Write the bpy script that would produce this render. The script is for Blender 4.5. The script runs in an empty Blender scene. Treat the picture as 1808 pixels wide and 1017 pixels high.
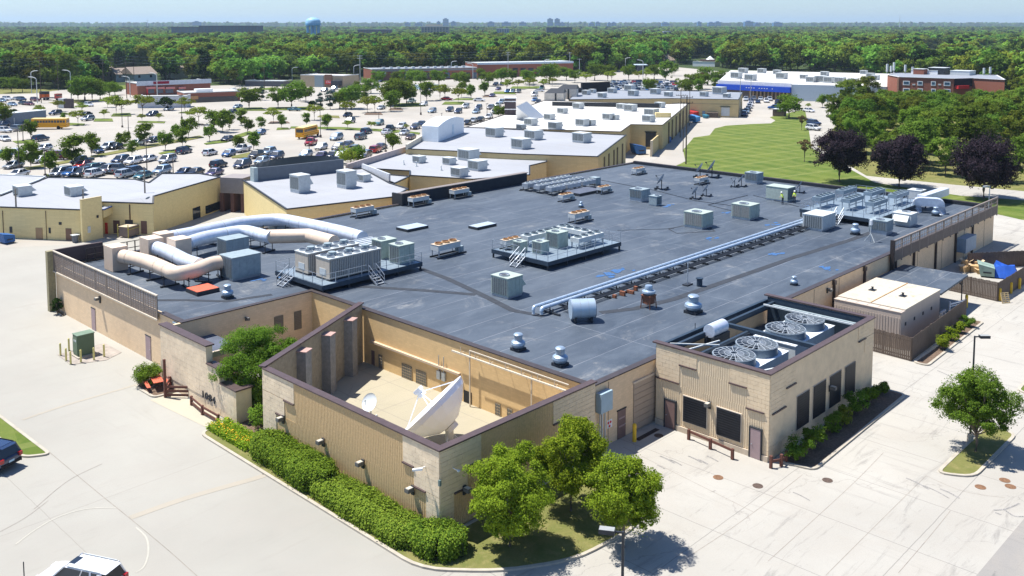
import bpy, math, random
import numpy as np
from mathutils import Vector, Matrix
R = math.radians
random.seed(7)
scene = bpy.context.scene
COL = scene.collection
FPX, CX, CY, CAMH = 1647.0, 904.0, 190.0, 30.0
PITCH = math.atan(146.0 / FPX)
HEAD = math.atan(1576.0 * math.cos(PITCH) / FPX)
cam_d = bpy.data.cameras.new('camera')
cam = bpy.data.objects.new('camera', cam_d); COL.objects.link(cam)
cam_d.sensor_width = 36.0
cam_d.lens = FPX / 1808.0 * 36.0
cam_d.shift_y = -(508.5 - CY) / 1808.0
cam_d.clip_start = 0.5; cam_d.clip_end = 40000.0
cam.location = (0, 0, CAMH)
cam.rotation_euler = (R(90) - PITCH, 0, HEAD - R(90))
scene.camera = cam
SUN_ELEV = R(65.7)
_sx, _sy = 0.45, -1.0
_n = math.hypot(_sx, _sy); _sx /= _n; _sy /= _n
world = bpy.data.worlds.new('World'); scene.world = world; world.use_nodes = True
wn = world.node_tree.nodes; wl = world.node_tree.links; wn.clear()
sky = wn.new('ShaderNodeTexSky'); sky.sky_type = 'NISHITA'; sky.sun_disc = False
sky.sun_elevation = SUN_ELEV; sky.sun_rotation = math.atan2(-_sx, -_sy)
sky.altitude = 200; sky.air_density = 1.0; sky.dust_density = 0.4; sky.ozone_density = 3.0
bg = wn.new('ShaderNodeBackground'); bg.inputs['Strength'].default_value = 0.078
wo = wn.new('ShaderNodeOutputWorld')
sm = wn.new('ShaderNodeVectorMath'); sm.operation = 'MULTIPLY'; sm.inputs[1].default_value = (0.85, 1.0, 1.24)
wl.new(sky.outputs[0], sm.inputs[0]); wl.new(sm.outputs[0], bg.inputs[0]); wl.new(bg.outputs[0], wo.inputs[0])
sun_d = bpy.data.lights.new('sun', 'SUN'); sun_d.energy = 4.9; sun_d.angle = R(0.53)
sun_d.color = (1.0, 0.962, 0.91)
sun = bpy.data.objects.new('sun', sun_d); COL.objects.link(sun)
sun.rotation_euler = Vector((_sx * math.cos(SUN_ELEV), _sy * math.cos(SUN_ELEV), -math.sin(SUN_ELEV))).to_track_quat('-Z', 'Y').to_euler()
sun.location = (0, 60, 90)
scene.view_settings.view_transform = 'Standard'; scene.view_settings.look = 'None'
scene.view_settings.exposure = 0.76; scene.view_settings.gamma = 1.0
scene.view_settings.use_curve_mapping = False
scene.cycles.max_bounces = 6; scene.cycles.diffuse_bounces = 3; scene.cycles.glossy_bounces = 2
scene.cycles.transmission_bounces = 3; scene.cycles.volume_bounces = 0; scene.cycles.transparent_max_bounces = 6
scene.cycles.use_adaptive_sampling = True
try: scene.cycles.use_denoising = True
except Exception: pass
FW = (math.cos(HEAD), math.sin(HEAD)); RT = (math.sin(HEAD), -math.cos(HEAD))
def ray(x, y):
 r = (x - CX) / FPX; u = (CY - y) / FPX
 fw = math.cos(PITCH) + u * math.sin(PITCH); up = -math.sin(PITCH) + u * math.cos(PITCH)
 return (fw * FW[0] + r * RT[0], fw * FW[1] + r * RT[1], up)
def G(x, y, z=0.0):
 d = ray(x, y); t = (z - CAMH) / d[2]
 return (t * d[0], t * d[1])
def GX(x, y, X):
 d = ray(x, y); t = X / d[0]
 return (t * d[1], CAMH + t * d[2])        # (Y, z)
def GY(x, y, Y):
 d = ray(x, y); t = Y / d[1]
 return (t * d[0], CAMH + t * d[2])        # (X, z)
def ppm(y): return (y - 44.0) / CAMH           # pixels per metre for something standing on the ground at row y
MATS = {}
def _mk(name):
 m = bpy.data.materials.new(name); m.use_nodes = True
 nt = m.node_tree; b = nt.nodes['Principled BSDF']
 return m, nt, b
def mat(name, col, rough=0.7, metal=0.0, var=0.12, scale=1.5, bump=0.0, bscale=20.0, spec=0.3, streak=None, emit=None, detail=6.0):
 """a weathered paint / metal / mineral surface: colour broken up by two noises, optional bump"""
 if name in MATS: return MATS[name]
 m, nt, b = _mk(name); N = nt.nodes; L = nt.links
 b.inputs['Roughness'].default_value = rough; b.inputs['Metallic'].default_value = metal
 b.inputs['Specular IOR Level'].default_value = spec
 if var > 0:
  g = N.new('ShaderNodeNewGeometry'); mp = N.new('ShaderNodeMapping')
  mp.inputs['Scale'].default_value = streak if streak else (1, 1, 1)
  L.new(g.outputs['Position'], mp.inputs[0])
  n1 = N.new('ShaderNodeTexNoise'); n1.inputs['Scale'].default_value = scale; n1.inputs['Detail'].default_value = detail
  n1.inputs['Roughness'].default_value = 0.65
  L.new(mp.outputs[0], n1.inputs[0])
  r = N.new('ShaderNodeMapRange'); r.inputs[1].default_value = 0.3; r.inputs[2].default_value = 0.7
  r.inputs[3].default_value = 1.0 - var; r.inputs[4].default_value = 1.0 + var
  L.new(n1.outputs[0], r.inputs[0])
  mx = N.new('ShaderNodeVectorMath'); mx.operation = 'SCALE'
  mx.inputs[0].default_value = col[:3]; L.new(r.outputs[0], mx.inputs['Scale'])
  L.new(mx.outputs[0], b.inputs['Base Color'])
 else:
  b.inputs['Base Color'].default_value = (*col[:3], 1)
 if bump > 0:
  g2 = N.new('ShaderNodeNewGeometry'); n2 = N.new('ShaderNodeTexNoise'); n2.inputs['Scale'].default_value = bscale
  n2.inputs['Detail'].default_value = 4
  L.new(g2.outputs['Position'], n2.inputs[0])
  bp = N.new('ShaderNodeBump'); bp.inputs['Strength'].default_value = bump; bp.inputs['Distance'].default_value = 0.03
  L.new(n2.outputs[0], bp.inputs['Height']); L.new(bp.outputs[0], b.inputs['Normal'])
 if emit:
  b.inputs['Emission Color'].default_value = (*emit, 1); b.inputs['Emission Strength'].default_value = 1
 MATS[name] = m
 return m
class NT:
 """tiny helper for longer node graphs"""
 def __init__(s, name):
  s.m, s.nt, s.b = _mk(name); s.N = s.nt.nodes; s.L = s.nt.links
  s.pos = s.N.new('ShaderNodeNewGeometry').outputs['Position']; MATS[name] = s.m
 def map(s, scale=(1, 1, 1), rot=(0, 0, 0), loc=(0, 0, 0)):
  mp = s.N.new('ShaderNodeMapping'); s.L.new(s.pos, mp.inputs[0])
  mp.inputs['Scale'].default_value = scale; mp.inputs['Rotation'].default_value = rot; mp.inputs['Location'].default_value = loc
  return mp.outputs[0]
 def noise(s, vec, scale, detail=6, rough=0.6, dist=0.0):
  n = s.N.new('ShaderNodeTexNoise'); s.L.new(vec, n.inputs[0]); n.inputs['Scale'].default_value = scale
  n.inputs['Detail'].default_value = detail; n.inputs['Roughness'].default_value = rough; n.inputs['Distortion'].default_value = dist
  return n.outputs[0]
 def rng(s, v, a, b, c=0.0, d=1.0):
  r = s.N.new('ShaderNodeMapRange'); s.L.new(v, r.inputs[0])
  for i, q in zip((1, 2, 3, 4), (a, b, c, d)): r.inputs[i].default_value = q
  return r.outputs[0]
 def math(s, op, a, b=None):
  n = s.N.new('ShaderNodeMath'); n.operation = op
  for i, q in enumerate((a, b)):
   if q is None: continue
   if isinstance(q, (int, float)): n.inputs[i].default_value = q
   else: s.L.new(q, n.inputs[i])
  return n.outputs[0]
 def mix(s, f, a, b):
  n = s.N.new('ShaderNodeMix'); n.data_type = 'RGBA'
  if isinstance(f, (int, float)): n.inputs[0].default_value = f
  else: s.L.new(f, n.inputs[0])
  for i, q in ((6, a), (7, b)):
   if isinstance(q, tuple): n.inputs[i].default_value = (*q[:3], 1)
   else: s.L.new(q, n.inputs[i])
  return n.outputs[2]
 def sep(s, vec):
  n = s.N.new('ShaderNodeSeparateXYZ'); s.L.new(vec, n.inputs[0]); return n.outputs
 def line(s, coord, period, width, off=0.0):
  """1 on thin lines every `period` metres"""
  a = s.math('ADD', coord, off); a = s.math('MODULO', s.math('ADD', a, 10000.0), period)
  return s.math('LESS_THAN', a, width)
 def bump(s, h, strength=0.3, dist=0.02):
  bp = s.N.new('ShaderNodeBump'); bp.inputs['Strength'].default_value = strength; bp.inputs['Distance'].default_value = dist
  s.L.new(h, bp.inputs['Height']); s.L.new(bp.outputs[0], s.b.inputs['Normal'])
 def out(s, col, rough=0.8, spec=0.25):
  if isinstance(col, tuple): s.b.inputs['Base Color'].default_value = (*col[:3], 1)
  else: s.L.new(col, s.b.inputs['Base Color'])
  if isinstance(rough, (int, float)): s.b.inputs['Roughness'].default_value = rough
  else: s.L.new(rough, s.b.inputs['Roughness'])
  s.b.inputs['Specular IOR Level'].default_value = spec
  return s.m
def m_concrete(name, col, joint=None, rot=0.0, stain=0.25, crack=True, dark=(0.16, 0.15, 0.14), tint=(0.42, 0.36, 0.28)):
 t = NT(name)
 big = t.noise(t.map(), 0.035, 5, 0.6); mid = t.noise(t.map(), 0.35, 8, 0.7, 0.6)
 st = t.noise(t.map(scale=(0.25, 1.6, 1), rot=(0, 0, rot)), 0.5, 8, 0.7, 1.2)
 c = t.mix(t.rng(big, 0.35, 0.65), tuple(v * 0.86 for v in col), tuple(v * 1.08 for v in col))
 pt = t.noise(t.map(loc=(77, 3, 0)), 0.12, 2, 0.4, 1.5); c = t.mix(t.rng(pt, 0.50, 0.53, 0, 0.10), c, tint)
 c = t.mix(t.rng(mid, 0.45, 0.75, 0, 0.22), c, tint)
 c = t.mix(t.rng(st, 0.56, 0.74, 0, stain), c, dark)
 blot = t.noise(t.map(loc=(31, 7, 0)), 0.9, 9, 0.75, 0.3)
 s2 = t.noise(t.map(scale=(1.5, 0.12, 1), loc=(4, 2, 0)), 0.8, 7, 0.7, 0.5)
 c = t.mix(t.math('MULTIPLY', t.rng(s2, 0.56, 0.7, 0, stain), t.rng(big, 0.42, 0.6)), c, dark)
 c = t.mix(t.rng(blot, 0.63, 0.8, 0, stain * 1.6), c, dark)
 fine = t.noise(t.map(), 9.0, 4, 0.8)
 c = t.mix(t.rng(fine, 0.3, 0.7, 0, 0.10), c, dark)
 if joint:
  v = t.sep(t.map(rot=(0, 0, rot)))
  wob = t.math('MULTIPLY', t.noise(t.map(), 0.7, 3), 0.10)
  l1 = t.line(t.math('ADD', v[0], wob), joint[0], 0.05); l2 = t.line(t.math('ADD', v[1], wob), joint[1], 0.05)
  l = t.math('MAXIMUM', l1, l2)
  c = t.mix(t.math('MULTIPLY', l, 0.5), c, dark)
 if crack:
  vo = t.N.new('ShaderNodeTexVoronoi'); vo.feature = 'DISTANCE_TO_EDGE'; vo.inputs['Scale'].default_value = 0.11
  wv = t.N.new('ShaderNodeVectorMath'); wv.operation = 'ADD'
  nn = t.N.new('ShaderNodeTexNoise'); nn.inputs['Scale'].default_value = 0.5; nn.inputs['Detail'].default_value = 6
  t.L.new(t.map(), nn.inputs[0]); sc = t.N.new('ShaderNodeVectorMath'); sc.operation = 'SCALE'; sc.inputs['Scale'].default_value = 3.0
  t.L.new(nn.outputs['Color'], sc.inputs[0]); t.L.new(t.map(), wv.inputs[0]); t.L.new(sc.outputs[0], wv.inputs[1])
  t.L.new(wv.outputs[0], vo.inputs['Vector'])
  gate = t.rng(t.noise(t.map(loc=(5, 9, 0)), 0.08, 3), 0.45, 0.6)
  cr = t.math('MULTIPLY', t.math('LESS_THAN', vo.outputs['Distance'], 0.0035), gate)
  c = t.mix(t.math('MULTIPLY', cr, 0.28), c, dark)
 t.bump(fine, 0.15, 0.01)
 return t.out(c, 0.85, 0.2)
def m_roof(name):
 t = NT(name)
 v = t.sep(t.map())
 big = t.noise(t.map(scale=(0.7, 1, 1)), 0.06, 7, 0.65, 0.8)
 med = t.noise(t.map(scale=(0.5, 1.3, 1)), 0.5, 9, 0.7, 0.7)
 c = t.mix(t.rng(big, 0.35, 0.66), (0.040, 0.055, 0.075), (0.078, 0.100, 0.128))
 c = t.mix(t.rng(med, 0.45, 0.7, 0, 0.55), c, (0.115, 0.14, 0.168))
 p1 = t.noise(t.map(loc=(3, 21, 0)), 0.11, 8, 0.72, 1.4); p2 = t.noise(t.map(loc=(3, 1, 0)), 1.4, 6, 0.7, 1.0)
 pond = t.math('MULTIPLY', t.rng(p1, 0.57, 0.70, 0, 1), t.rng(p2, 0.38, 0.62, 0.1, 1))
 c = t.mix(t.math('MULTIPLY', pond, 0.6), c, (0.36, 0.35, 0.32))
 p3 = t.noise(t.map(loc=(53, 11, 0), scale=(0.6, 1, 1)), 0.35, 9, 0.78, 2.2); c = t.mix(t.rng(p3, 0.60, 0.76, 0, 0.3), c, (0.30, 0.31, 0.31))
 d1 = t.noise(t.map(loc=(13, 41, 0), scale=(1, 0.6, 1)), 0.22, 7, 0.7, 1.0)
 c = t.mix(t.rng(d1, 0.60, 0.75, 0, 0.5), c, (0.02, 0.026, 0.038))
 wob = t.math('MULTIPLY', t.noise(t.map(), 0.25, 3), 0.12)
 l1 = t.line(t.math('ADD', v[1], wob), 3.05, 0.07, 0.4)
 l2 = t.line(t.math('ADD', v[0], wob), 15.2, 0.06, 3)
 seam = t.math('MULTIPLY', t.math('MAXIMUM', l1, l2), t.rng(t.noise(t.map(), 0.2, 4), 0.35, 0.6, 0.3, 0.95))
 c = t.mix(seam, c, (0.20, 0.22, 0.25))
 l3 = t.line(t.math('ADD', v[1], wob), 3.05, 0.05, 0.30)
 c = t.mix(t.math('MULTIPLY', l3, 0.4), c, (0.015, 0.018, 0.025))
 fine = t.noise(t.map(), 6.0, 4, 0.8); c = t.mix(t.rng(fine, 0.3, 0.7, 0, 0.14), c, (0.16, 0.17, 0.19))
 t.bump(t.noise(t.map(), 2.5, 6, 0.7), 0.25, 0.02)
 return t.out(c, t.rng(big, 0.3, 0.7, 0.5, 0.75), 0.3)
def m_membrane(name, col, grime=0.45):
 t = NT(name)
 big = t.noise(t.map(), 0.05, 7, 0.65, 0.8); c = t.mix(t.rng(big, 0.35, 0.65), tuple(v * 0.88 for v in col), col)
 med = t.noise(t.map(scale=(1, 0.5, 1)), 0.35, 9, 0.75, 1.5)
 c = t.mix(t.rng(med, 0.55, 0.75, 0, grime), c, (0.30, 0.27, 0.22))
 v = t.sep(t.map())
 l = t.line(v[0], 3.0, 0.08); c = t.mix(t.math('MULTIPLY', l, 0.35), c, (0.2, 0.2, 0.2))
 return t.out(c, 0.7, 0.25)
def m_grass(name, c1=(0.085, 0.14, 0.026), c2=(0.13, 0.18, 0.035), dry=(0.26, 0.23, 0.09), dryness=0.35, stripes=False, sc=0.12):
 t = NT(name)
 big = t.noise(t.map(), sc, 6, 0.65, 0.5); c = t.mix(t.rng(big, 0.35, 0.65), c1, c2)
 med = t.noise(t.map(loc=(9, 2, 0)), sc * 4, 8, 0.7)
 c = t.mix(t.rng(med, 0.5, 0.72, 0, dryness), c, dry)
 if stripes:
  v = t.sep(t.map(rot=(0, 0, R(12)))); l = t.line(v[0], 5.5, 2.7); l2 = t.line(v[1], 8.0, 1.0)
  c = t.mix(t.math('MULTIPLY', l, 0.24), c, (0.23, 0.255, 0.07)); c = t.mix(t.math('MULTIPLY', l2, 0.35), c, (0.26, 0.27, 0.09))
 f = t.noise(t.map(), 14, 4, 0.8); c = t.mix(t.rng(f, 0.3, 0.7, 0, 0.35), c, tuple(v * 0.5 for v in c1))
 t.bump(f, 0.6, 0.05)
 return t.out(c, 0.9, 0.15)
def m_leaf(name, c1, c2, c3=None, transl=0.35, hue=0.12):
 m = bpy.data.materials.new(name); m.use_nodes = True; nt = m.node_tree; N = nt.nodes; L = nt.links; N.clear()
 g = N.new('ShaderNodeNewGeometry'); oi = N.new('ShaderNodeObjectInfo')
 mx = N.new('ShaderNodeMix'); mx.data_type = 'RGBA'; mx.inputs[6].default_value = (*c1, 1); mx.inputs[7].default_value = (*c2, 1)
 L.new(g.outputs['Random Per Island'], mx.inputs[0])
 m2 = N.new('ShaderNodeMix'); m2.data_type = 'RGBA'; L.new(mx.outputs[2], m2.inputs[6])
 c3 = c3 or tuple(v * 1.3 for v in c2); m2.inputs[7].default_value = (*c3, 1)
 r = N.new('ShaderNodeMath'); r.operation = 'MULTIPLY'; r.inputs[1].default_value = 0.75; L.new(oi.outputs['Random'], r.inputs[0]); L.new(r.outputs[0], m2.inputs[0])
 hs = N.new('ShaderNodeHueSaturation'); L.new(m2.outputs[2], hs.inputs['Color'])
 mr = N.new('ShaderNodeMapRange'); L.new(oi.outputs['Random'], mr.inputs[0])
 ml = N.new('ShaderNodeMath'); ml.operation = 'MULTIPLY'; ml.inputs[1].default_value = 7.31; L.new(oi.outputs['Random'], ml.inputs[0])
 fr = N.new('ShaderNodeMath'); fr.operation = 'FRACT'; L.new(ml.outputs[0], fr.inputs[0])
 mr.inputs[3].default_value = 0.5 - hue * 0.15; mr.inputs[4].default_value = 0.5 + hue * 0.15; L.new(fr.outputs[0], mr.inputs[0])
 L.new(mr.outputs[0], hs.inputs['Hue'])
 mv = N.new('ShaderNodeMapRange'); mv.inputs[3].default_value = 1 - hue * 2.2; mv.inputs[4].default_value = 1 + hue * 2.2
 L.new(fr.outputs[0], mv.inputs[0]); L.new(mv.outputs[0], hs.inputs['Value'])
 d = N.new('ShaderNodeBsdfDiffuse'); t = N.new('ShaderNodeBsdfTranslucent'); L.new(hs.outputs[0], d.inputs[0]); L.new(hs.outputs[0], t.inputs[0])
 ms = N.new('ShaderNodeMixShader'); ms.inputs[0].default_value = transl; L.new(d.outputs[0], ms.inputs[1]); L.new(t.outputs[0], ms.inputs[2])
 o = N.new('ShaderNodeOutputMaterial'); L.new(ms.outputs[0], o.inputs[0]); MATS[name] = m
 return m
def m_wall(name, col, course=0.2, width=0.4, strength=0.35, var=0.1, plane='X', mortar=0.75, dirt=0.25):
 """masonry whose blocks are below picking-out size: brick texture in wall coordinates"""
 t = NT(name); v = t.sep(t.map()); cb = t.N.new('ShaderNodeCombineXYZ')
 s = t.math('ADD', v[0], v[1]); t.L.new(s, cb.inputs[0]); t.L.new(v[2], cb.inputs[1])
 br = t.N.new('ShaderNodeTexBrick'); t.L.new(cb.outputs[0], br.inputs[0])
 br.inputs['Scale'].default_value = 1.0; br.inputs['Brick Width'].default_value = width; br.inputs['Row Height'].default_value = course
 br.inputs['Mortar Size'].default_value = 0.008; br.inputs['Mortar Smooth'].default_value = 0.2
 br.inputs['Color1'].default_value = (*[c * (1 - var) for c in col], 1); br.inputs['Color2'].default_value = (*[c * (1 + var) for c in col], 1)
 br.inputs['Mortar'].default_value = (*[c * mortar for c in col], 1)
 n = t.noise(t.map(scale=(1, 1, 0.25)), 0.6, 8, 0.7, 0.5); c = t.mix(t.rng(n, 0.5, 0.75, 0, dirt), br.outputs[0], tuple(q * 0.6 for q in col))
 t.bump(br.outputs['Fac'], -strength, 0.015)
 return t.out(c, 0.85, 0.2)
class MB:
 def __init__(s, M=None):
  s.v = []; s.f = []; s.m = []; s.M = M
 def add(s, vs, fs, mi=0, M=None):
  o = len(s.v)
  if M is not None: vs = [tuple(M @ Vector(p)) for p in vs]
  if s.M is not None: vs = [tuple(s.M @ Vector(p)) for p in vs]
  s.v.extend(vs); s.f.extend([tuple(i + o for i in f) for f in fs]); s.m.extend([mi] * len(fs))
  return s
 def box(s, x0, x1, y0, y1, z0, z1, mi=0, M=None):
  vs = [(x0, y0, z0), (x1, y0, z0), (x1, y1, z0), (x0, y1, z0), (x0, y0, z1), (x1, y0, z1), (x1, y1, z1), (x0, y1, z1)]
  return s.add(vs, [(3, 2, 1, 0), (4, 5, 6, 7), (0, 1, 5, 4), (1, 2, 6, 5), (2, 3, 7, 6), (3, 0, 4, 7)], mi, M)
 def cbox(s, c, sz, mi=0, rz=0.0, M=None):
  T = Matrix.Translation(c) @ Matrix.Rotation(rz, 4, 'Z')
  if M is not None: T = M @ T
  a, b, d = sz[0] / 2, sz[1] / 2, sz[2] / 2
  return s.box(-a, a, -b, b, -d, d, mi, T)
 def bar(s, p, q, w=0.05, h=None, mi=0):
  """square bar between two points"""
  p = Vector(p); q = Vector(q); d = q - p; L_ = d.length
  if L_ < 1e-6: return s
  h = h or w; rot = d.to_track_quat('X', 'Z').to_matrix().to_4x4()
  return s.box(0, L_, -w / 2, w / 2, -h / 2, h / 2, mi, Matrix.Translation(p) @ rot)
 def cyl(s, p, q, r, r2=None, n=12, mi=0, caps=True):
  p = Vector(p); q = Vector(q); d = q - p; r2 = r if r2 is None else r2
  rot = d.to_track_quat('Z', 'Y').to_matrix(); vs = []
  for i in range(n):
   a = 2 * math.pi * i / n; e = rot @ Vector((math.cos(a), math.sin(a), 0))
   vs.append(tuple(p + e * r)); vs.append(tuple(q + e * r2))
  fs = [(2 * i, 2 * ((i + 1) % n), 2 * ((i + 1) % n) + 1, 2 * i + 1) for i in range(n)]
  if caps: fs += [tuple(2 * i for i in range(n))[::-1], tuple(2 * i + 1 for i in range(n))]
  return s.add(vs, fs, mi)
 def lathe(s, prof, c=(0, 0, 0), n=16, mi=0):
  """prof: list of (r, z)"""
  vs = []; fs = []
  for r, z in prof:
   for i in range(n):
    a = 2 * math.pi * i / n; vs.append((c[0] + r * math.cos(a), c[1] + r * math.sin(a), c[2] + z))
  for k in range(len(prof) - 1):
   for i in range(n):
    j = (i + 1) % n; fs.append((k * n + i, k * n + j, (k + 1) * n + j, (k + 1) * n + i))
  fs.append(tuple(range(n))[::-1]); fs.append(tuple((len(prof) - 1) * n + i for i in range(n)))
  return s.add(vs, fs, mi)
 def tube(s, pts, r, n=10, mi=0, square=False):
  """round (or rectangular w,h) duct along a polyline; r may be a list"""
  P = [Vector(p) for p in pts]; rs = r if isinstance(r, list) else [r] * len(P); vs = []; fs = []
  for k, p in enumerate(P):
   a = P[max(k - 1, 0)]; b = P[min(k + 1, len(P) - 1)]; d = (b - a).normalized()
   if k not in (0, len(P) - 1):
    d1 = (P[k] - P[k - 1]).normalized(); d2 = (P[k + 1] - P[k]).normalized(); d = (d1 + d2).normalized()
    sc = 1 / max(0.5, d.dot(d1))
   else: sc = 1
   side = d.cross(Vector((0, 0, 1)));
   if side.length < 1e-4: side = Vector((1, 0, 0))
   side.normalize(); up = side.cross(d).normalized()
   rr = rs[k]
   for i in range(n):
    t = 2 * math.pi * (i + 0.5) / n
    if square:
     cx = math.copysign(1, math.cos(t)); cy = math.copysign(1, math.sin(t)); w, h = rr if isinstance(rr, tuple) else (rr, rr)
     vs.append(tuple(p + side * cx * w * sc + up * cy * h))
    else: vs.append(tuple(p + side * math.cos(t) * rr * sc + up * math.sin(t) * rr))
  for k in range(len(P) - 1):
   for i in range(n):
    j = (i + 1) % n; fs.append((k * n + i, k * n + j, (k + 1) * n + j, (k + 1) * n + i))
  fs.append(tuple(range(n))[::-1]); fs.append(tuple((len(P) - 1) * n + i for i in range(n)))
  return s.add(vs, fs, mi)
 def prism(s, poly, z0, z1, mi=0, mside=None):
  """poly: xy list (any winding); z1 may be a list of heights"""
  a = sum(poly[i][0] * poly[(i + 1) % len(poly)][1] - poly[(i + 1) % len(poly)][0] * poly[i][1] for i in range(len(poly)))
  zt = list(z1) if isinstance(z1, (list, tuple)) else [z1] * len(poly)
  poly = list(poly)
  if a < 0: poly.reverse(); zt.reverse()
  n = len(poly)
  o = len(s.v)
  vs = [(p[0], p[1], z0) for p in poly] + [(p[0], p[1], z) for p, z in zip(poly, zt)]
  s.add(vs, [tuple(range(n))[::-1], tuple(range(n, 2 * n))], mi)
  o2 = o
  for i in range(n):
   j = (i + 1) % n; s.f.append((o2 + i, o2 + j, o2 + n + j, o2 + n + i)); s.m.append(mi if mside is None else mside)
  return s
 def sheet(s, poly, z, mi=0):
  a = sum(poly[i][0] * poly[(i + 1) % len(poly)][1] - poly[(i + 1) % len(poly)][0] * poly[i][1] for i in range(len(poly)))
  if a < 0: poly = list(poly)[::-1]
  return s.add([(p[0], p[1], z) for p in poly], [tuple(range(len(poly)))], mi)
 def mesh(s, name, mats, smooth=False):
  me = bpy.data.meshes.new(name); me.from_pydata(s.v, [], s.f)
  for m in (mats if isinstance(mats, (list, tuple)) else [mats]): me.materials.append(m)
  if any(s.m): me.polygons.foreach_set('material_index', s.m)
  if smooth:
   me.polygons.foreach_set('use_smooth', [True] * len(s.f))
   try: me.set_sharp_from_angle(angle=R(38))
   except Exception: pass
  me.update(); return me
 def build(s, name, mats, parent=None, smooth=False, label=None, loc=None):
  return obj(name, s.mesh(name, mats, smooth), parent, label, loc)
def obj(name, me, parent=None, label=None, loc=None, rz=0.0):
 o = bpy.data.objects.new(name, me); COL.objects.link(o)
 if parent is not None: o.parent = parent
 if label: o['label'] = label
 if loc is not None: o.location = loc
 if rz: o.rotation_euler = (0, 0, rz)
 return o
def thing(name, label, cat, loc=(0, 0, 0), rz=0.0, group=None):
 o = bpy.data.objects.new(name, None); COL.objects.link(o); o.empty_display_size = 0.3
 o.location = loc; o.rotation_euler = (0, 0, rz); o['label'] = label; o['category'] = cat
 if group: o['group'] = group
 return o
def tag(o, label, cat, group=None):
 o['label'] = label; o['category'] = cat
 if group: o['group'] = group
 return o
def struct(o): o['kind'] = 'structure'; return o
def stuff(o): o['kind'] = 'stuff'; return o
KIDS = {}
def dup(root, loc, rz=0.0, label=None, group=None, scale=None):
 """a copy of a thing with copies of its parts and sub-parts (mesh data shared)"""
 if root.name not in KIDS:
  KIDS[root.name] = [(c, list(c.children)) for c in root.children]
 r = root.copy(); COL.objects.link(r); r.location = loc; r.rotation_euler = (0, 0, rz)
 if label: r['label'] = label
 if group: r['group'] = group
 if scale is not None: r.scale = scale if isinstance(scale, tuple) else (scale,) * 3
 for c, gs in KIDS[root.name]:
  d = c.copy(); COL.objects.link(d); d.parent = r
  for g in gs:
   e = g.copy(); COL.objects.link(e); e.parent = d
 return r
class Kind:
 """one built prototype per kind; the first placement uses the prototype itself"""
 def __init__(s, fn): s.fn = fn; s.root = None
 def put(s, loc, rz, label, group=None, scale=None):
  if s.root is None:
   s.root = s.fn(); KIDS[s.root.name] = [(c, list(c.children)) for c in s.root.children]; r = s.root
   r.location = loc; r.rotation_euler = (0, 0, rz); r['label'] = label
   if group: r['group'] = group
   if scale is not None: r.scale = scale if isinstance(scale, tuple) else (scale,) * 3
   return r
  return dup(s.root, loc, rz, label, group, scale)
def fastmesh(name, V, F, mats, midx=None):
 """numpy quads"""
 me = bpy.data.meshes.new(name); nv = len(V); nf = len(F); k = F.shape[1]
 me.vertices.add(nv); me.vertices.foreach_set('co', V.astype(np.float32).ravel())
 me.loops.add(nf * k); me.loops.foreach_set('vertex_index', F.astype(np.int32).ravel())
 me.polygons.add(nf); me.polygons.foreach_set('loop_start', np.arange(0, nf * k, k, dtype=np.int32))
 for m in mats: me.materials.append(m)
 if midx is not None: me.polygons.foreach_set('material_index', np.asarray(midx, dtype=np.int32))
 me.update(calc_edges=True); me.validate(); return me
TAN = m_wall('tan_block', (0.74, 0.55, 0.35), 0.2, 0.4, 0.25, 0.05, mortar=0.88)
TAN2 = m_wall('smooth_cream_block', (0.62, 0.52, 0.39), 0.3, 0.6, 0.3, 0.06, mortar=0.8)
OCHRE = m_wall('ochre_block', (0.71, 0.50, 0.25), 0.2, 0.4, 0.25, 0.05, mortar=0.9)
RIB = mat('ribbed_masonry', (0.58, 0.405, 0.21), 0.9, var=0.14, scale=7, bump=0.3, bscale=25)
RIBL = mat('pale_ribbed_masonry', (0.71, 0.57, 0.38), 0.9, var=0.07, scale=2.5, bump=0.4, bscale=25)
VENTM = mat('spun_aluminium', (0.36, 0.45, 0.54), 0.38, 0.5, var=0.12)
BLK = mat('cream_block', (0.74, 0.60, 0.42), 0.9, var=0.13, scale=1.2, bump=0.35, bscale=18)
BLK2 = mat('warm_block', (0.71, 0.56, 0.37), 0.9, var=0.10, scale=1.2, bump=0.3, bscale=18)
YEL = m_wall('yellow_block', (0.72, 0.585, 0.29), 0.2, 0.4, 0.2, 0.04, mortar=0.9)
YELD = m_wall('buff_block', (0.58, 0.455, 0.235), 0.2, 0.4, 0.2, 0.05, mortar=0.88)
COPE = mat('maroon_coping', (0.085, 0.058, 0.055), 0.45, var=0.15)
DARK = mat('dark_metal', (0.03, 0.034, 0.04), 0.5, var=0.2)
BLACK = mat('black_rubber', (0.015, 0.016, 0.02), 0.8, var=0.1)
GALV = mat('galvanised', (0.42, 0.46, 0.50), 0.42, 0.55, var=0.14, scale=2.5, spec=0.5)
ALU = mat('aluminium_jacket', (0.66, 0.71, 0.78), 0.42, 0.35, var=0.13, scale=1.8, spec=0.5)
GREY = mat('grey_paint', (0.27, 0.33, 0.35), 0.55, var=0.15, scale=3)
LGREY = mat('light_grey_paint', (0.52, 0.55, 0.54), 0.55, var=0.12, scale=3)
SAGE = mat('sage_paint', (0.36, 0.42, 0.37), 0.6, var=0.14, scale=2.5)
BEIGE = mat('beige_paint', (0.52, 0.45, 0.36), 0.55, var=0.1, scale=1.5, streak=(3, 3, 0.6))
RUST = mat('rusty_tan', (0.50, 0.30, 0.14), 0.8, var=0.35, scale=4)
RUSTR = mat('red_rust', (0.22, 0.085, 0.045), 0.85, var=0.4, scale=6)
WHITE = mat('white_paint', (0.78, 0.79, 0.78), 0.45, var=0.05)
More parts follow.
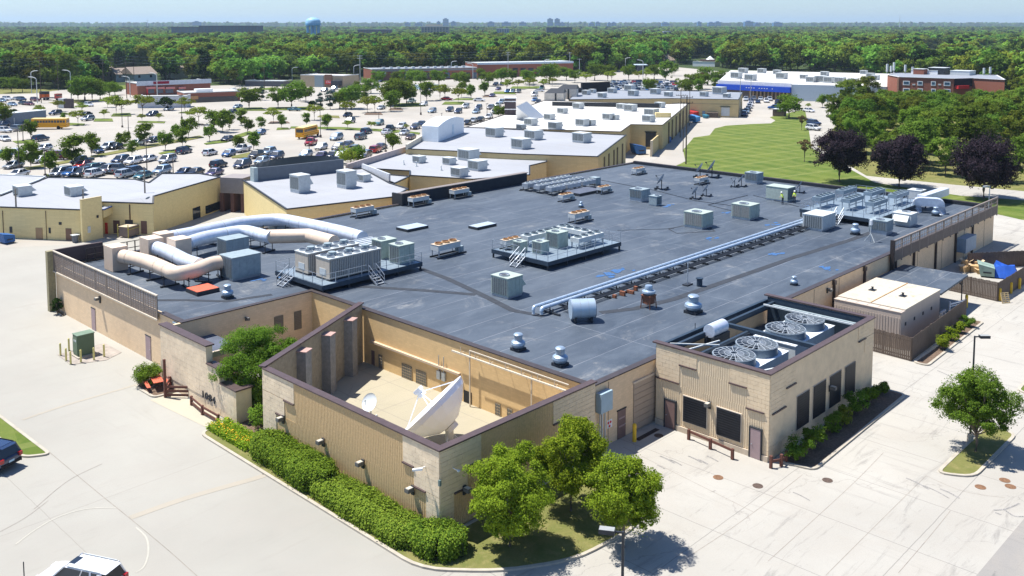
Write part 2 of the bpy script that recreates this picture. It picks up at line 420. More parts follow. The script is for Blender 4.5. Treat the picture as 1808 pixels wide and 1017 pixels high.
WHITEM = mat('white_metal_panel', (0.70, 0.76, 0.80), 0.45, var=0.05)
LOUV = mat('coil_fins', (0.11, 0.13, 0.14), 0.7, var=0.25, scale=6)
LOUV2 = mat('brown_grey_coil', (0.20, 0.20, 0.195), 0.7, var=0.2, scale=6)
FAN = mat('fan_black', (0.03, 0.032, 0.035), 0.6, var=0.2)
DOORB = mat('mauve_brown_door', (0.20, 0.13, 0.115), 0.55, var=0.08)
DOORM = mat('mauve_door', (0.34, 0.25, 0.25), 0.55, var=0.08)
WOOD = mat('weathered_fence_wood', (0.12, 0.092, 0.072), 0.9, var=0.35, scale=3, streak=(6, 6, 0.5))
WOODL = mat('raw_timber', (0.60, 0.44, 0.22), 0.8, var=0.15, scale=4)
RAILW = mat('maroon_timber', (0.13, 0.055, 0.04), 0.8, var=0.25, scale=4)
YP = mat('safety_yellow', (0.66, 0.42, 0.03), 0.6, var=0.15, scale=4)
YPP = mat('pale_yellow_post', (0.62, 0.55, 0.20), 0.6, var=0.12, scale=4)
ORANGE = mat('red_orange_paint', (0.60, 0.13, 0.07), 0.6, var=0.15, scale=4)
GLASS = mat('dark_window_glass', (0.02, 0.028, 0.04), 0.08, var=0.0, spec=0.6)
GLASSB = mat('blue_window_glass', (0.05, 0.10, 0.16), 0.1, var=0.0, spec=0.6)
SHUT = mat('blackened_louvre', (0.014, 0.016, 0.02), 0.5, var=0.15)
GBLK = mat('glass_block', (0.16, 0.17, 0.16), 0.3, var=0.15, scale=8, spec=0.5)
BARK = mat('bark', (0.14, 0.11, 0.085), 0.95, var=0.25, scale=5, bump=0.5)
MULCH = mat('mulch', (0.14, 0.095, 0.065), 0.95, var=0.4, scale=6, bump=0.6, bscale=12)
KERB = mat('kerb_concrete', (0.40, 0.36, 0.29), 0.85, var=0.15, scale=1.5)
BRICKR = m_wall('red_brick', (0.27, 0.105, 0.07), 0.08, 0.24, 0.2, 0.12, mortar=1.1)
STEEL = mat('platform_steel', (0.22, 0.28, 0.33), 0.5, 0.3, var=0.15)
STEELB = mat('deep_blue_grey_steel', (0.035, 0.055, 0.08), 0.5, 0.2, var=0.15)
ROOF = m_roof('dark_roof_membrane')
CANOPY = mat('grey_canopy_membrane', (0.09, 0.105, 0.14), 0.7, var=0.2, scale=0.8)
CONC = m_concrete('pale_concrete', (0.41, 0.39, 0.342), joint=(6.1, 9.2), rot=0.0, stain=0.6, dark=(0.12, 0.115, 0.11), tint=(0.33, 0.29, 0.24))
CONCL = m_concrete('left_lot_concrete', (0.35, 0.337, 0.293), joint=(30, 47), stain=0.22, crack=False, tint=(0.33, 0.30, 0.26), dark=(0.22, 0.2, 0.17))
LOT = m_concrete('lot_asphalt_bleached', (0.385, 0.362, 0.315), stain=0.18, crack=False, tint=(0.36, 0.30, 0.24), dark=(0.22, 0.19, 0.16))
CSLAB = m_concrete('court_slab', (0.38, 0.34, 0.24), joint=(4, 4), stain=0.15)
GRASS = m_grass('lawn', (0.075, 0.125, 0.018), (0.13, 0.17, 0.028), (0.24, 0.235, 0.065), 0.55, stripes=True)
GRASSD = m_grass('dry_lawn', (0.13, 0.15, 0.04), (0.22, 0.20, 0.07), (0.33, 0.27, 0.12), 0.6, sc=0.4)
UNDER = m_grass('forest_floor', (0.035, 0.06, 0.018), (0.06, 0.085, 0.025), (0.14, 0.14, 0.07), 0.2, sc=0.02)
# ================================================================== GROUND
def sheet(name, poly, z, m, kind='structure', label=None):
 o = MB().sheet(poly, z).build(name, m); o['kind'] = kind
 if label: o['label'] = label
 return o
gb = MB(); S = 14000
cxg, cyg = FW[0] * 9000, FW[1] * 9000
ring = [(cxg + S * math.cos(2 * math.pi * i / 32), cyg + S * math.sin(2 * math.pi * i / 32)) for i in range(32)]
gb.sheet(ring, -0.02); struct(gb.build('ground', UNDER))
sheet('parking_lot', [(-120, 380), G(-300, 172), G(130, 158), G(420, 150), G(700, 145), G(1000, 131), G(1180, 117), G(1290, 128), (470, 160), (375, 95), (300, 110), (250, 112),
  G(1478, 219), G(1440, 262), G(1530, 311), G(1688, 327), G(1808, 338), (190, 30), (190, -80), (-120, -80)], 0.02, LOT)
sheet('left_pavement', [(-90, 36.3), (33.6, 36.3), (33.6, 60), (36.9, 60), (36.9, 101), (60, 101), (84, 101), G(696, 346), G(389, 380), (60, 128), (50, 130), (20, 150), (-90, 210)], 0.030, CONCL)
sheet('right_pavement', [(-90, -80), (160, -80), (160, 10), (158.5, 47), (139, 47), (138, 104), (171, 119), (215, 141), (196, 138), (170, 122), (84, 101.1), (84, 60), (33.6, 60), (33.6, 36.28), (-90, 36.28)], 0.036, CONC)
F_ = [G(*p) for p in [(1206, 265), (1225, 243), (1253, 239), (1262, 227), (1282, 222), (1331, 219), (1361, 218), (1369, 213), (1359, 207), (1421, 193), (1424, 207), (1430, 242), (1433, 262)]]
sheet('lawn', F_ + [G(1545, 323), G(1696, 346), G(1808, 352), (190, 20), (163, 20), (157, 41), (159, 45), (158, 48), (140, 48), (138.5, 52), (138.5, 102), (174, 113)], 0.045, GRASS)
sheet('lawn', [G(1480, 190), G(1470, 193), G(1478, 219), G(1440, 262), G(1530, 311), G(1688, 327), G(1808, 338), (215, 20), (430, 20), (480, 160), G(1540, 172)], 0.050, GRASSD)
sheet('road', [G(1424, 192), G(1470, 192), G(1479, 219), G(1441, 258), G(1530, 311), G(1688, 327), G(1850, 342), G(1850, 357), G(1696, 346), G(1545, 323), G(1433, 262), G(1430, 242)], 0.056, CONC)
sheet('grass_verge', [G(-80, 168), G(-80, 158), G(60, 153), G(115, 158), G(60, 165)], 0.05, GRASSD)
sheet('grass_verge', [G(85, 181), G(130, 176), G(176, 176), G(140, 182), G(95, 184)], 0.05, GRASSD)
def kerbed(name, poly, top, inner, hk=0.15, wk=0.22, curve=True):
 """a kerb ring around a planted bed"""
 n = len(poly); c = Vector((sum(p[0] for p in poly) / n, sum(p[1] for p in poly) / n))
 a = sum(poly[i][0] * poly[(i + 1) % n][1] - poly[(i + 1) % n][0] * poly[i][1] for i in range(n))
 if a < 0: poly = poly[::-1]
 inn = []
 for i in range(n):
  p0, p1, p2 = Vector(poly[i - 1]), Vector(poly[i]), Vector(poly[(i + 1) % n])
  e1 = (p1 - p0).normalized(); e2 = (p2 - p1).normalized(); nn = Vector((-(e1.y + e2.y), e1.x + e2.x))
  nn = nn.normalized() if nn.length > 1e-6 else Vector((-e1.y, e1.x))
  q = p1 + nn * (wk / max(0.55, nn.dot(Vector((-e1.y, e1.x))))); inn.append((q.x, q.y))
 b = MB(); vs = []; fs = []
 for i in range(n):
  (x, y), (u, v) = poly[i], inn[i]
  vs += [(x, y, 0.0), (x, y, hk), (u, v, hk), (u, v, 0.02)]
 for i in range(n):
  j = (i + 1) % n
  for k in range(3): fs.append((4 * i + k, 4 * j + k, 4 * j + k + 1, 4 * i + k + 1))
 b.add(vs, fs); o = struct(b.build(name, top)); mb = MB(); mb.sheet(inn, hk - 0.03)
 struct(mb.build('planting_bed' if inner in (MULCH,) else 'grass_bed', inner)); return o
def rounded(poly, r=0.8, k=4):
 out = []; n = len(poly)
 for i in range(n):
  p0, p1, p2 = Vector(poly[i - 1]), Vector(poly[i]), Vector(poly[(i + 1) % n]); a = (p0 - p1); b = (p2 - p1)
  rr = min(r, a.length * .45, b.length * .45); s = p1 + a.normalized() * rr; e = p1 + b.normalized() * rr
  for j in range(k + 1):
   t = j / k; q = s.lerp(p1, t).lerp(p1.lerp(e, t), t); out.append((q.x, q.y))
 return out
kerbed('kerb', rounded([(32.0, 62.5), (31.9, 37.4), (34.9, 34.0), (38.5, 31.8), (43.8, 31.3), (46.3, 33.0), (46.6, 36.0), (46.4, 39.0), (35.4, 39.0), (34.9, 39.2), (34.9, 61.6), (34.3, 62.6)], 1.6), KERB, GRASSD)
mb = MB(); mb.sheet([(34.2, 57.5), (35.2, 57.5), (35.2, 58.3), (41.5, 61.8), (40, 72.4), (35.8, 72.4), (35.8, 61.8), (34.3, 61.2)], 0.2); struct(mb.build('planting_bed', MULCH))
kerbed('kerb', rounded([(32.7, 71.0), (32.7, 74.6), (36.4, 77.0), (36.4, 71.0)], 0.7), KERB, MULCH)
kerbed('kerb', rounded([G(86, 545), G(112, 560), (36.4, 99.0), (36.4, 102)], 0.4), KERB, MULCH)
kerbed('kerb', rounded([(57.8, 26.9), (75.3, 27.4), (75.3, 29.7), (57.2, 29.7)], 0.7), KERB, MULCH)
kerbed('kerb', rounded([(83.0, 28.5), (99.5, 28.9), (99.5, 29.9), (83.0, 29.9)], 0.6), KERB, MULCH)
kerbed('kerb', rounded([G(1650, 838), G(1722, 846), G(1798, 768), G(1740, 752)], 1.0), KERB, GRASSD)
kerbed('kerb', rounded([G(1795, 690), G(1812, 698), G(1860, 665), G(1840, 640)], 0.8), KERB, GRASS)
kerbed('kerb', rounded([(23.3, 66.6), (21.6, 67.6), (21.3, 80), (23.0, 80)], 0.75), KERB, GRASS)
sheet('entrance_path', [(32.4, 71.0), (34.6, 71.0), (34.6, 62.6), (33.0, 62.6)], 0.045, m_concrete('walk_concrete', (0.42, 0.38, 0.29), stain=0.05, crack=False))
IRON = mat('cast_iron', (0.10, 0.07, 0.055), 0.8, var=0.3, scale=8); IRONR = mat('rusty_iron', (0.20, 0.11, 0.06), 0.85, var=0.3, scale=8)
def manhole(p, label, m=IRON, ring=KERB):
 t = thing('manhole_cover', label, 'manhole cover', (*p, 0.04), 0, 'manhole covers in the right yard')
 MB().lathe([(0.34, 0), (0.34, 0.012), (0.27, 0.014), (0.27, 0.002)], n=24).build('rim', m, t)
 b = MB(); b.lathe([(0.26, 0), (0.26, 0.010)], n=24)
 for i in range(8):
  a = i * math.pi / 4; b.cbox((0.16 * math.cos(a), 0.16 * math.sin(a), 0.014), (0.13, 0.04, 0.008), rz=a)
 b.build('lid', m, t)
manhole(G(1268, 844), 'rusty round manhole cover nearest the three corner trees', IRONR)
manhole(G(1338, 859), 'dark round manhole cover in front of the mauve door')
manhole(G(1461, 849), 'dark round manhole cover beside the wall shadow of the block annex')
manhole(G(1731, 861), 'rusty round cover left of two others near the tree island', IRONR)
manhole(G(1774, 849), 'brown cover nearest the kerb of the right tree island', IRONR)
manhole(G(1784, 860), 'tan cover rightmost beside the tree island', IRONR)
t = thing('trench_drain', 'long dark slotted drain in front of the roller door', 'drain', (*G(1143, 768), 0.04))
MB().box(-1.3, 1.3, -0.2, 0.2, 0, 0.012).build('frame', IRON, t)
b = MB(); [b.box(-1.2 + i * 0.12, -1.14 + i * 0.12, -0.16, 0.16, 0.013, 0.02) for i in range(20)]; stuff(b.build('grating', BLACK, t))
manhole(G(1163, 770), 'dark round cover beside the slotted drain in the shade')
PAINT = mat('worn_pale_paint', (0.40, 0.38, 0.32), 0.9, var=0.10, scale=3)
def strip(name, pts, w, z, m):
 b = MB(); P_ = [Vector(p) for p in pts]; L_ = []; Rr = []
 for i, p in enumerate(P_):
  d = (P_[min(i + 1, len(P_) - 1)] - P_[max(i - 1, 0)]).normalized(); s = Vector((-d.y, d.x)) * w / 2
  L_.append((*(p + s), z)); Rr.append((*(p - s), z))
 n = len(P_); b.add(L_ + Rr, [(i, n + i, n + i + 1, i + 1) for i in range(n - 1)]); return b.build(name, m)
def smooth(px, k=6, z=0):
 P_ = [Vector(G(*p, z)) for p in px]; out = []
 for i in range(len(P_) - 1):
  p0, p1, p2, p3 = P_[max(i - 1, 0)], P_[i], P_[i + 1], P_[min(i + 2, len(P_) - 1)]
  for j in range(k):
   t = j / k; out.append(tuple(0.5 * ((2 * p1) + (p2 - p0) * t + (2 * p0 - 5 * p1 + 4 * p2 - p3) * t * t + (3 * p1 - p0 - 3 * p2 + p3) * t ** 3)))
 out.append(tuple(P_[-1])); return out
struct(strip('pavement_marking', smooth([(28, 962), (60, 938), (100, 915), (150, 900), (205, 897)]), 0.10, 0.042, PAINT))
struct(strip('pavement_marking', smooth([(240, 932), (258, 950), (262, 975), (255, 1000), (240, 1012)]), 0.10, 0.042, PAINT))
TARC = mat('tar_joint', (0.24, 0.21, 0.175), 0.9, var=0.3, scale=2)
struct(strip('tar_joint', smooth([(80, 793), (160, 860), (240, 925), (300, 975), (350, 1020)]), 0.035, 0.040, TARC))
struct(strip('tar_joint', smooth([(0, 940), (45, 915), (85, 885)]), 0.03, 0.040, TARC))
for i, px in enumerate(([(1356, 992), (1430, 925), (1509, 852), (1560, 800)], [(1458, 1017), (1540, 935), (1635, 841)], [(1356, 887), (1417, 839)], [(1211, 987), (1290, 935), (1356, 887)], [(1586, 1013), (1640, 950), (1678, 903)], [(1100, 790), (1240, 860), (1330, 905)], [(1635, 841), (1700, 868), (1775, 880)], [(60, 900), (120, 850), (180, 820)])):
 struct(strip('tar_joint', smooth(px), 0.03, 0.0402 + i * .0001, TARC))
TM = mat('tyre_rubber_smear', (0.23, 0.22, 0.205), 0.9, var=0.5, scale=3, streak=(1, 6, 1))
for i, (x, y, n, w_) in enumerate(((1165, 806, 26, .16), (1182, 812, 22, .12), (1215, 806, 24, .14), (1232, 812, 18, .18), (1248, 806, 20, .12), (1160, 822, 14, .1), (1600, 845, 40, .12), (1630, 858, 46, .10), (1660, 864, 34, .14), (1400, 870, 30, .1), (1690, 700, 30, .1), (1655, 655, 34, .12))):
 struct(strip('tyre_mark', smooth([(x, y), (x + n * .5, y + n * .22), (x + n, y + n * .5)]), w_, .0412 + i * .0001, TM))
sheet('patched_area', [G(1640, 1130), G(1724, 1017), G(1808, 917), (G(1808, 917)[0] + 12, G(1808, 917)[1] + 1), (G(1808, 917)[0] + 12, -6), (G(1640, 1130)[0], -6)], 0.0405, m_concrete('rough_patch', (0.29, 0.275, 0.25), stain=0.8, crack=True, dark=(0.08, 0.08, 0.08)))
for i, px in enumerate(([(1755, 902), (1775, 900), (1800, 890)], [(1772, 900), (1790, 912), (1808, 913)], [(1757, 906), (1768, 910)])): struct(strip('oil_streak', smooth(px), .13, .0425 + i * .0002, TM))
PAT = m_concrete('patched_strip', (0.37, 0.335, 0.27), stain=0.1, crack=False)
struct(strip('patched_trench', smooth([(40, 742), (120, 715), (240, 680), (262, 670)]), 0.30, 0.040, PAT))
struct(strip('patched_trench', smooth([(230, 915), (330, 880), (452, 845), (470, 838)]), 0.55, 0.040, PAT))
# ================================================================== MAIN BUILDING
B = thing('broadcast_building', 'low sprawling tan masonry building with dark flat roof in the middle', 'building', (36.5, 39.5, 0))
B.location = (0, 0, 0)
def P_(name, m, parent=None, **k):
 pass
WT = 4.85
def wall(x0, x1, y0, y1, z1, m=TAN, z0=0.0, name='wall', parent=None):
 return MB().box(x0, x1, y0, y1, z0, z1).build(name, m, B if parent is None else parent)
wall(36.5, 36.8, 73.7, 100.7, WT)
wall(36.5, 138, 100.7, 101, WT)
wall(35.25, 49.5, 73.4, 73.7, WT)
wall(49.5, 49.8, 39.5, 73.7, WT, OCHRE)
wall(49.8, 138, 39.5, 39.8, WT)
wall(137.7, 138, 39.8, 100.7, 5.15)
MB().box(137.5, 137.69, 39.85, 100.5, 4.7, 5.14).build('parapet_lining', mat('black_membrane', (0.018, 0.024, 0.035), 0.75, var=0.2), B)
rb = MB(); rb.sheet([(36.8, 73.7), (49.8, 73.7), (49.8, 39.8), (137.7, 39.8), (137.7, 100.7), (36.8, 100.7)], 4.72)
rb.build('roof', ROOF, B)
c = MB()
def cope(x0, x1, y0, y1, z=WT, mb=None, h=0.09): (mb or c).box(x0, x1, y0, y1, z + 0.002, z + h)
cope(49.38, 49.95, 39.95, 73.3); cope(49.38, 138.1, 39.38, 39.93); cope(36.4, 49.95, 73.32, 73.85); cope(36.38, 36.95, 73.87, 77.3)
cope(36.38, 138.1, 100.55, 101.1); cope(137.6, 138.12, 39.95, 100.53, 5.15)
c.build('coping', mat('dark_coping', (0.055, 0.045, 0.045), 0.5, var=0.15), B)
b = MB(); b.box(82.9, 108.6, 100.2, 100.5, 4.73, 6.4); b.build('black_parapet', mat('black_membrane', (0.018, 0.024, 0.035), 0.75, var=0.2), B)
MB().box(82.7, 108.8, 100.1, 101.05, 6.402, 6.5).build('coping', mat('pale_coping', (0.22, 0.19, 0.17), 0.6), B)
MB().box(82.6, 82.88, 100.0, 102.2, 4.73, 6.4).build('parapet_return', DARK, B)
for px, py in ((1473, 486), (1527, 462), (1582, 440), (1614, 439), (1653, 419), (1688, 401), (1718, 385)):
 X, _ = GY(px, py, 39.4); b = MB(); b.box(X - 0.09, X + 0.09, 39.24, 39.48, 0.05, 4.6); b.box(X - 0.22, X + 0.22, 39.2, 39.485, 4.35, 4.78)
 b.build('downspout', mat('brown_downspout', (0.06, 0.045, 0.04), 0.5), B)
pier = MB()
for X in (51.4, 78, 83.5, 89, 95.5, 103, 110, 118, 126, 134): pier.box(X - 0.02, X + 0.02, 39.47, 39.498, 0, 4.7)
stuff(pier.build('control_joint', mat('joint_sealant', (0.28, 0.21, 0.15), 0.9), B))
def hdoor(X0, X1, z1, y=39.5, m=DOORM, name='door', z0=0.05):
 d = MB().box(X0, X1, y - 0.05, y - 0.004, z0, z1).build(name, m, B)
 MB().box(X0 - .08, X1 + .08, y - 0.06, y - 0.002, z1 + 0.002, z1 + .08).build('frame', DARK, d)
 MB().box(X1 - .15, X1 - .1, y - 0.12, y - 0.052, 1.0, 1.06).build('handle', GALV, d); return d
X0, zt = GY(1118, 697, 39.5); X1, _ = GY(1156, 679, 39.5)
d = MB().box(X0, X1, 39.42, 39.495, 0.05, 3.7).build('roller_door', mat('tan_roller', (0.42, 0.33, 0.25), 0.6, var=0.05), B)
g = MB(); [g.box(X0 + .03, X1 - .03, 39.395, 39.418, 0.1 + i * 0.45, 0.14 + i * 0.45) for i in range(8)]; g.build('rib', mat('tan_roller_rib', (0.34, 0.27, 0.20), 0.6), d)
MB().box(X0 - .1, X1 + .1, 39.36, 39.497, 3.702, 3.85).build('lintel', mat('cream_lintel', (0.6, 0.5, 0.38), 0.8), d)
X0, _ = GY(1090, 740, 39.5); X1, _ = GY(1104, 735, 39.5)
d = hdoor(X0, X1, 2.15, m=DOORB)
for z in (0.9, 1.5): MB().box(X0 + .12, X1 - .12, 39.435, 39.447, z, z + .12).build('vent_slot', DOORM, d)
RED = mat('sign_red', (0.6, 0.03, 0.03), 0.5, var=0);
Xs, zs = GY(1076, 748, 39.5)
sg = MB().box(Xs - .28, Xs + .28, 39.47, 39.49, zs - .3, zs + .3).build('hazard_sign', WHITE, B)
b = MB()
for a, bb in ((-.16, .1), (.1, .12), (-.02, -.16)): b.cyl((Xs + a, 39.455, zs + bb), (Xs + a, 39.468, zs + bb), 0.1, n=10)
b.build('emblem', RED, sg)
Xe, ze = GY(1046, 706, 39.3)
eb = MB().box(49.9, 51.2, 38.95, 39.45, 2.9, 4.3).build('switch_box', mat('blue_grey_box', (0.33, 0.44, 0.50), 0.5, var=.1), B)
b = MB()
for i, q in enumerate((50.2, 50.45, 50.8)): b.cyl((q, 39.3, 0.0), (q, 39.3, 2.9 - .002), 0.05 + 0.02 * (i == 1), n=8)
b.build('conduit', GALV, eb)
def wpack(parent, p, nrm, sz=0.35):
 """wall floodlight: bracket and head"""
 n = Vector(nrm); q = Vector(p)
 M_ = Matrix.Translation(q) @ n.to_track_quat('X', 'Z').to_matrix().to_4x4()
 o = MB(M_).box(0.002, 0.10, -sz * .35, sz * .35, -sz * 1.15, sz * .5).build('wall_light', DARK, parent)
 MB(M_).box(0.102, 0.55, -sz * .5, sz * .5, -0.12, 0.12).build('lamp_head', mat('lamp_grey', (0.12, 0.12, 0.115), 0.5), o)
 MB(M_).box(0.14, 0.5, -sz * .4, sz * .4, 0.122, 0.14).build('cap', mat('lamp_cap', (0.5, 0.46, 0.38), 0.5), o); return o
for px, py in ((1709, 398), (1460, 511)):
 X, z = GY(px, py, 39.5); wpack(B, (X, 39.495, z), (0, -1, 0), 0.3)
SCR = mat('screen_taupe', (0.24, 0.20, 0.17), 0.6, var=0.12, scale=3); SCRD = mat('screen_brown_slats', (0.20, 0.16, 0.135), 0.6, var=0.1)  # slats a little darker brown than the posts
def screen_Y(X, y0, y1, z0, z1, out=-1):
 """screen in a plane X = const"""
 s = MB()
 n = int((y1 - y0) / 2.4)
 for i in range(n + 1):
  y = y0 + (y1 - y0) * i / n; s.box(X - .05, X + .05, y - .05, y + .05, z0, z1)
 o = stuff(s.build('screen_post', SCR, B))
 s = MB(); s.box(X - .09, X + .09, y0 - .1, y1 + .1, z1 + .002, z1 + .1); s.box(X - .12, X + .09, y0 - .1, y1 + .1, z0 - .12, z0 - .002); s.build('screen_rail', mat('cream_rail', (0.55, 0.48, 0.38), 0.6), B)
 s = MB(); k = int((z1 - z0) / 0.16)
 for i in range(k):
  z = z0 + .03 + i * (z1 - z0) / k; s.box(X - .03, X - .012, y0, y1, z, z + .12)
 for i in range(int((y1 - y0) / .5)):
  s.box(X + .0, X + .02, y0 + i * .5 + .12, y0 + i * .5 + .30, z0, z1)
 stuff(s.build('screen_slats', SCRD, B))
screen_Y(36.30, 77.5, 100.9, 4.35, 6.4)
b = MB()
for i in range(12): b.box(36.36, 36.49, 77.6 + i * 2.1, 77.7 + i * 2.1, 4.5, 4.6)
stuff(b.build('screen_bracket', SCR, B))
def grid_screen(p, q, z0, z1, m, step=1.0, rows=2, t=.05, solid=None):
 s = MB(); P0 = Vector((*p, 0)); Q0 = Vector((*q, 0)); L_ = (Q0 - P0).length; n = max(1, int(L_ / step))
 for i in range(n + 1):
  c0 = P0.lerp(Q0, i / n); s.bar((c0.x, c0.y, z0), (c0.x, c0.y, z1), t * 1.4)
 for r in range(rows + 1):
  z = z0 + (z1 - z0) * r / rows; s.bar((P0.x, P0.y, z), (Q0.x, Q0.y, z), t, t)
 o = s.build('grid_screen', m, B)
 return o
BLKF = mat('black_frame', (0.035, 0.028, 0.026), 0.6)
grid_screen((39.5, 100.4), (60.5, 100.4), 4.8, 6.2, BLKF, 0.85, 2, .07)
MB().box(36.4, 41.5, 101.02, 101.3, 4.6, 6.5).build('wing_wall', mat('dark_maroon_panel', (0.10, 0.07, 0.065), 0.7), B)
MB().box(35.7, 36.45, 100.95, 101.5, 0, 6.45).build('corner_pier', mat('olive_block', (0.30, 0.265, 0.16), 0.9, var=.2, scale=4), B)
def screen_X(Y, x0, x1, z0, z1):
 s = MB(); n = 14
 for i in range(n + 1):
  x = x0 + (x1 - x0) * i / n; s.box(x - .06, x + .06, Y - .07, Y + .07, z0 - 0.9, z1)
 s.box(x0, x1, Y - .09, Y + .09, z1 + .002, z1 + .1)
 stuff(s.build('screen_post', SCR, B))
 s = MB()
 for r in range(3):
  z = z0 + 0.55 + (z1 - z0 - .6) * r / 2.2; s.box(x0, x1, Y - .04, Y + .0, z, z + .06)
 for i in range(int((x1 - x0) / .55)):
  x = x0 + i * .55; s.box(x, x + .1, Y + .01, Y + .03, z0 + .5, z1)
 stuff(s.build('screen_lattice', SCR, B))
 s = MB()
 for i in range(int((x1 - x0) / .14)):
  x = x0 + i * .14; s.box(x, x + .09, Y - .06, Y - .03, z0 - .7, z0 + .5)
 s.box(x0, x1, Y - .02, Y + .02, z0 - .7, z0 + .48)
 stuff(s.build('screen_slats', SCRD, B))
screen_X(39.1, 101.5, 137.9, 4.75, 6.35)
MB().box(101.4, 101.7, 38.9, 39.35, 0, 6.5).build('screen_end_post', BLKF, B)
def vdoor(ytl, ybr, z1, X, m=DOORM, z0=0.05, name='door'):
 ya, yb = min(ytl, ybr), max(ytl, ybr)
 d = MB().box(X - .05, X - .004, ya, yb, z0, z1).build(name, m, B)
 MB().box(X - .06, X - .002, ya - .07, yb + .07, z1 + .002, z1 + .07).build('frame', DARK, d)
 MB().box(X - .12, X - .052, ya + .1, ya + .15, 1.0, 1.05).build('handle', GALV, d); return d
vdoor(GX(162, 556, 36.5)[0], GX(168.5, 556, 36.5)[0], 2.2, 36.5)
vdoor(GX(258, 611, 36.5)[0], GX(266.5, 611, 36.5)[0], 2.2, 36.5)
y, z = GX(177, 523, 36.5); wpack(B, (36.498, y, 3.6), (-1, 0, 0), 0.4)
tw = MB().box(36.40, 36.497, 73.75, 74.9, 0.6, 4.7).build('tall_window', mat('pale_blue_mullion', (0.40, 0.52, 0.58), 0.5), B)
for i in range(7):
 MB().box(36.37, 36.398, 73.85, 74.8, 0.7 + i * .57, 1.18 + i * .57).build('pane', GLASSB, tw)
lw = MB().box(36.40, 36.497, 71.4, 73.35, 0.6, 1.9).build('low_window', mat('pale_blue_mullion', (0.4, .5, .56)), B)
for i in range(3): MB().box(36.37, 36.398, 71.5 + i * .6, 72.0 + i * .6, 0.7, 1.8).build('pane', GLASSB, lw)
for a, bb in (((484, 560), (500, 577)), ((519, 551), (532, 574))):
 X0, z1 = GY(*a, 73.4); X1, z0 = GY(*bb, 73.4)
 l = MB().box(X0, X1, 73.33, 73.395, z0 - .3, z1).build('louvre', mat('olive_louvre', (0.17, 0.15, 0.11), 0.6), B)
 s = MB(); [s.box(X0 + .05, X1 - .05, 73.30, 73.328, z0 - .25 + i * .16, z0 - .19 + i * .16) for i in range(int((z1 - z0 + .2) / .16))]; stuff(s.build('slats', SCRD, l))
wpk = wpack(B, (42.5, 73.398, 3.9), (0, -1, 0), .2)
MB().box(36.0, 39.3, 69.0, 73.35, 3.0, 3.25).build('entrance_roof', CANOPY, B)
b = MB(); b.box(35.9, 39.4, 68.75, 68.98, 2.95, 3.4); b.build('entrance_fascia', mat('cream_fascia', (0.5, .42, .33), .7), B)
sheet('yard_slab', [(41.5, 73.3), (49.4, 73.3), (49.4, 66.2), (41.5, 62.2)], 0.05, mat('grey_slab', (0.32, 0.30, 0.27), 0.9, var=.2))
_bm = {}
def block_mesh(w, h, d, m):
 k = (round(w, 2), round(h, 2), round(d, 3), m.name)
 if k not in _bm: _bm[k] = MB().box(0, d, 0, w, 0, h).mesh('block', m)
 return _bm[k]
def lay(parent, rects, at, axis, m, bw=0.6, bh=0.3, d=0.045, joint=0.013):
 """rects: (a0, a1, z0, z1) along the wall; axis 'Y' -> plane X = at facing -X, axis 'X' -> plane Y = at facing -Y"""
 for a0, a1, z0, z1 in rects:
  r = 0; z = z0
  while z < z1 - .05:
   h = min(bh, z1 - z); a = a0 - (bw / 2 if r % 2 else 0)
   while a < a1 - .02:
    s, e = max(a, a0), min(a + bw, a1)
    if e - s > .05:
     o = bpy.data.objects.new('block', block_mesh(e - s - joint, h - joint, d, m)); COL.objects.link(o); o.parent = parent
     jit = random.uniform(-.004, .004)
     if axis == 'Y': o.location = (at - d + jit - .002, s, z)
     else: o.location = (s + (e - s - joint), at - d + jit - .002, z); o.rotation_euler = (0, 0, math.pi / 2)
    a += bw
   z += bh; r += 1
def ribs(parent, rects, at, axis, m, pitch=0.17, w=0.12, d=0.014, name='ribbed_facing'):
 s = MB()
 for a0, a1, z0, z1 in rects:
  n = int((a1 - a0) / pitch)
  for i in range(n):
   a = a0 + i * pitch + (pitch - w) / 2; z = z0
   if axis == 'Y': s.box(at - d, at - .001, a, a + w, z0, z1)
   else: s.box(a, a + w, at - d, at - .001, z0, z1)
 return stuff(s.build(name, m, parent))
def ledge(parent, a0, a1, z, at, axis):
 b = MB()
 if axis == 'Y': b.box(at - .14, at - .001, a0, a1, z, z + .09)
 else: b.box(a0, a1, at - .14, at - .001, z, z + .09)
 b.build('ledge', COPE, parent)
CW = thing('courtyard_wall', 'high ribbed masonry wall enclosing the courtyard with the big white dish', 'wall', (0, 0, 0))
HT = 5.25
MB().box(35.0, 35.3, 39.2, 58.3, 0, HT).build('wall', RIB, CW)
MB().box(35.3, 49.45, 39.2, 39.5, 0, HT).build('wall', RIB, CW)
dv = Vector((49.45 - 35.3, 65.5 - 58.3, 0)); dl = dv.length; da = math.atan2(dv.y, dv.x)
MD = Matrix.Translation((35.3, 58.3, 0)) @ Matrix.Rotation(da, 4, 'Z')
MB(MD).box(-.05, dl, 0, .3, 0, HT).build('wall', mat('grey_brown_block', (0.30, 0.25, 0.17), 0.9, var=.2, scale=3, bump=.4), CW)
b = MB(); b.box(34.88, 35.42, 39.08, 58.2, HT + .002, HT + .1); b.box(35.42, 49.6, 39.08, 39.62, HT + .002, HT + .1); b.build('coping', COPE, CW)
MB(MD).box(-.35, dl + .1, -.12, .42, HT + .102, HT + .2).build('coping', COPE, CW)
yl = [GX(519, 680, 35)[0], GX(503, 735, 35)[0], GX(489, 760, 35)[0]]; zl = [GX(519, 713, 35)[1], GX(503, 735, 35)[1]]
yr = [GX(712, 800, 35)[0], GX(732, 850, 35)[0], GX(753, 880, 35)[0]]; zr = [GX(712, 813, 35)[1], GX(732, 856, 35)[1]]
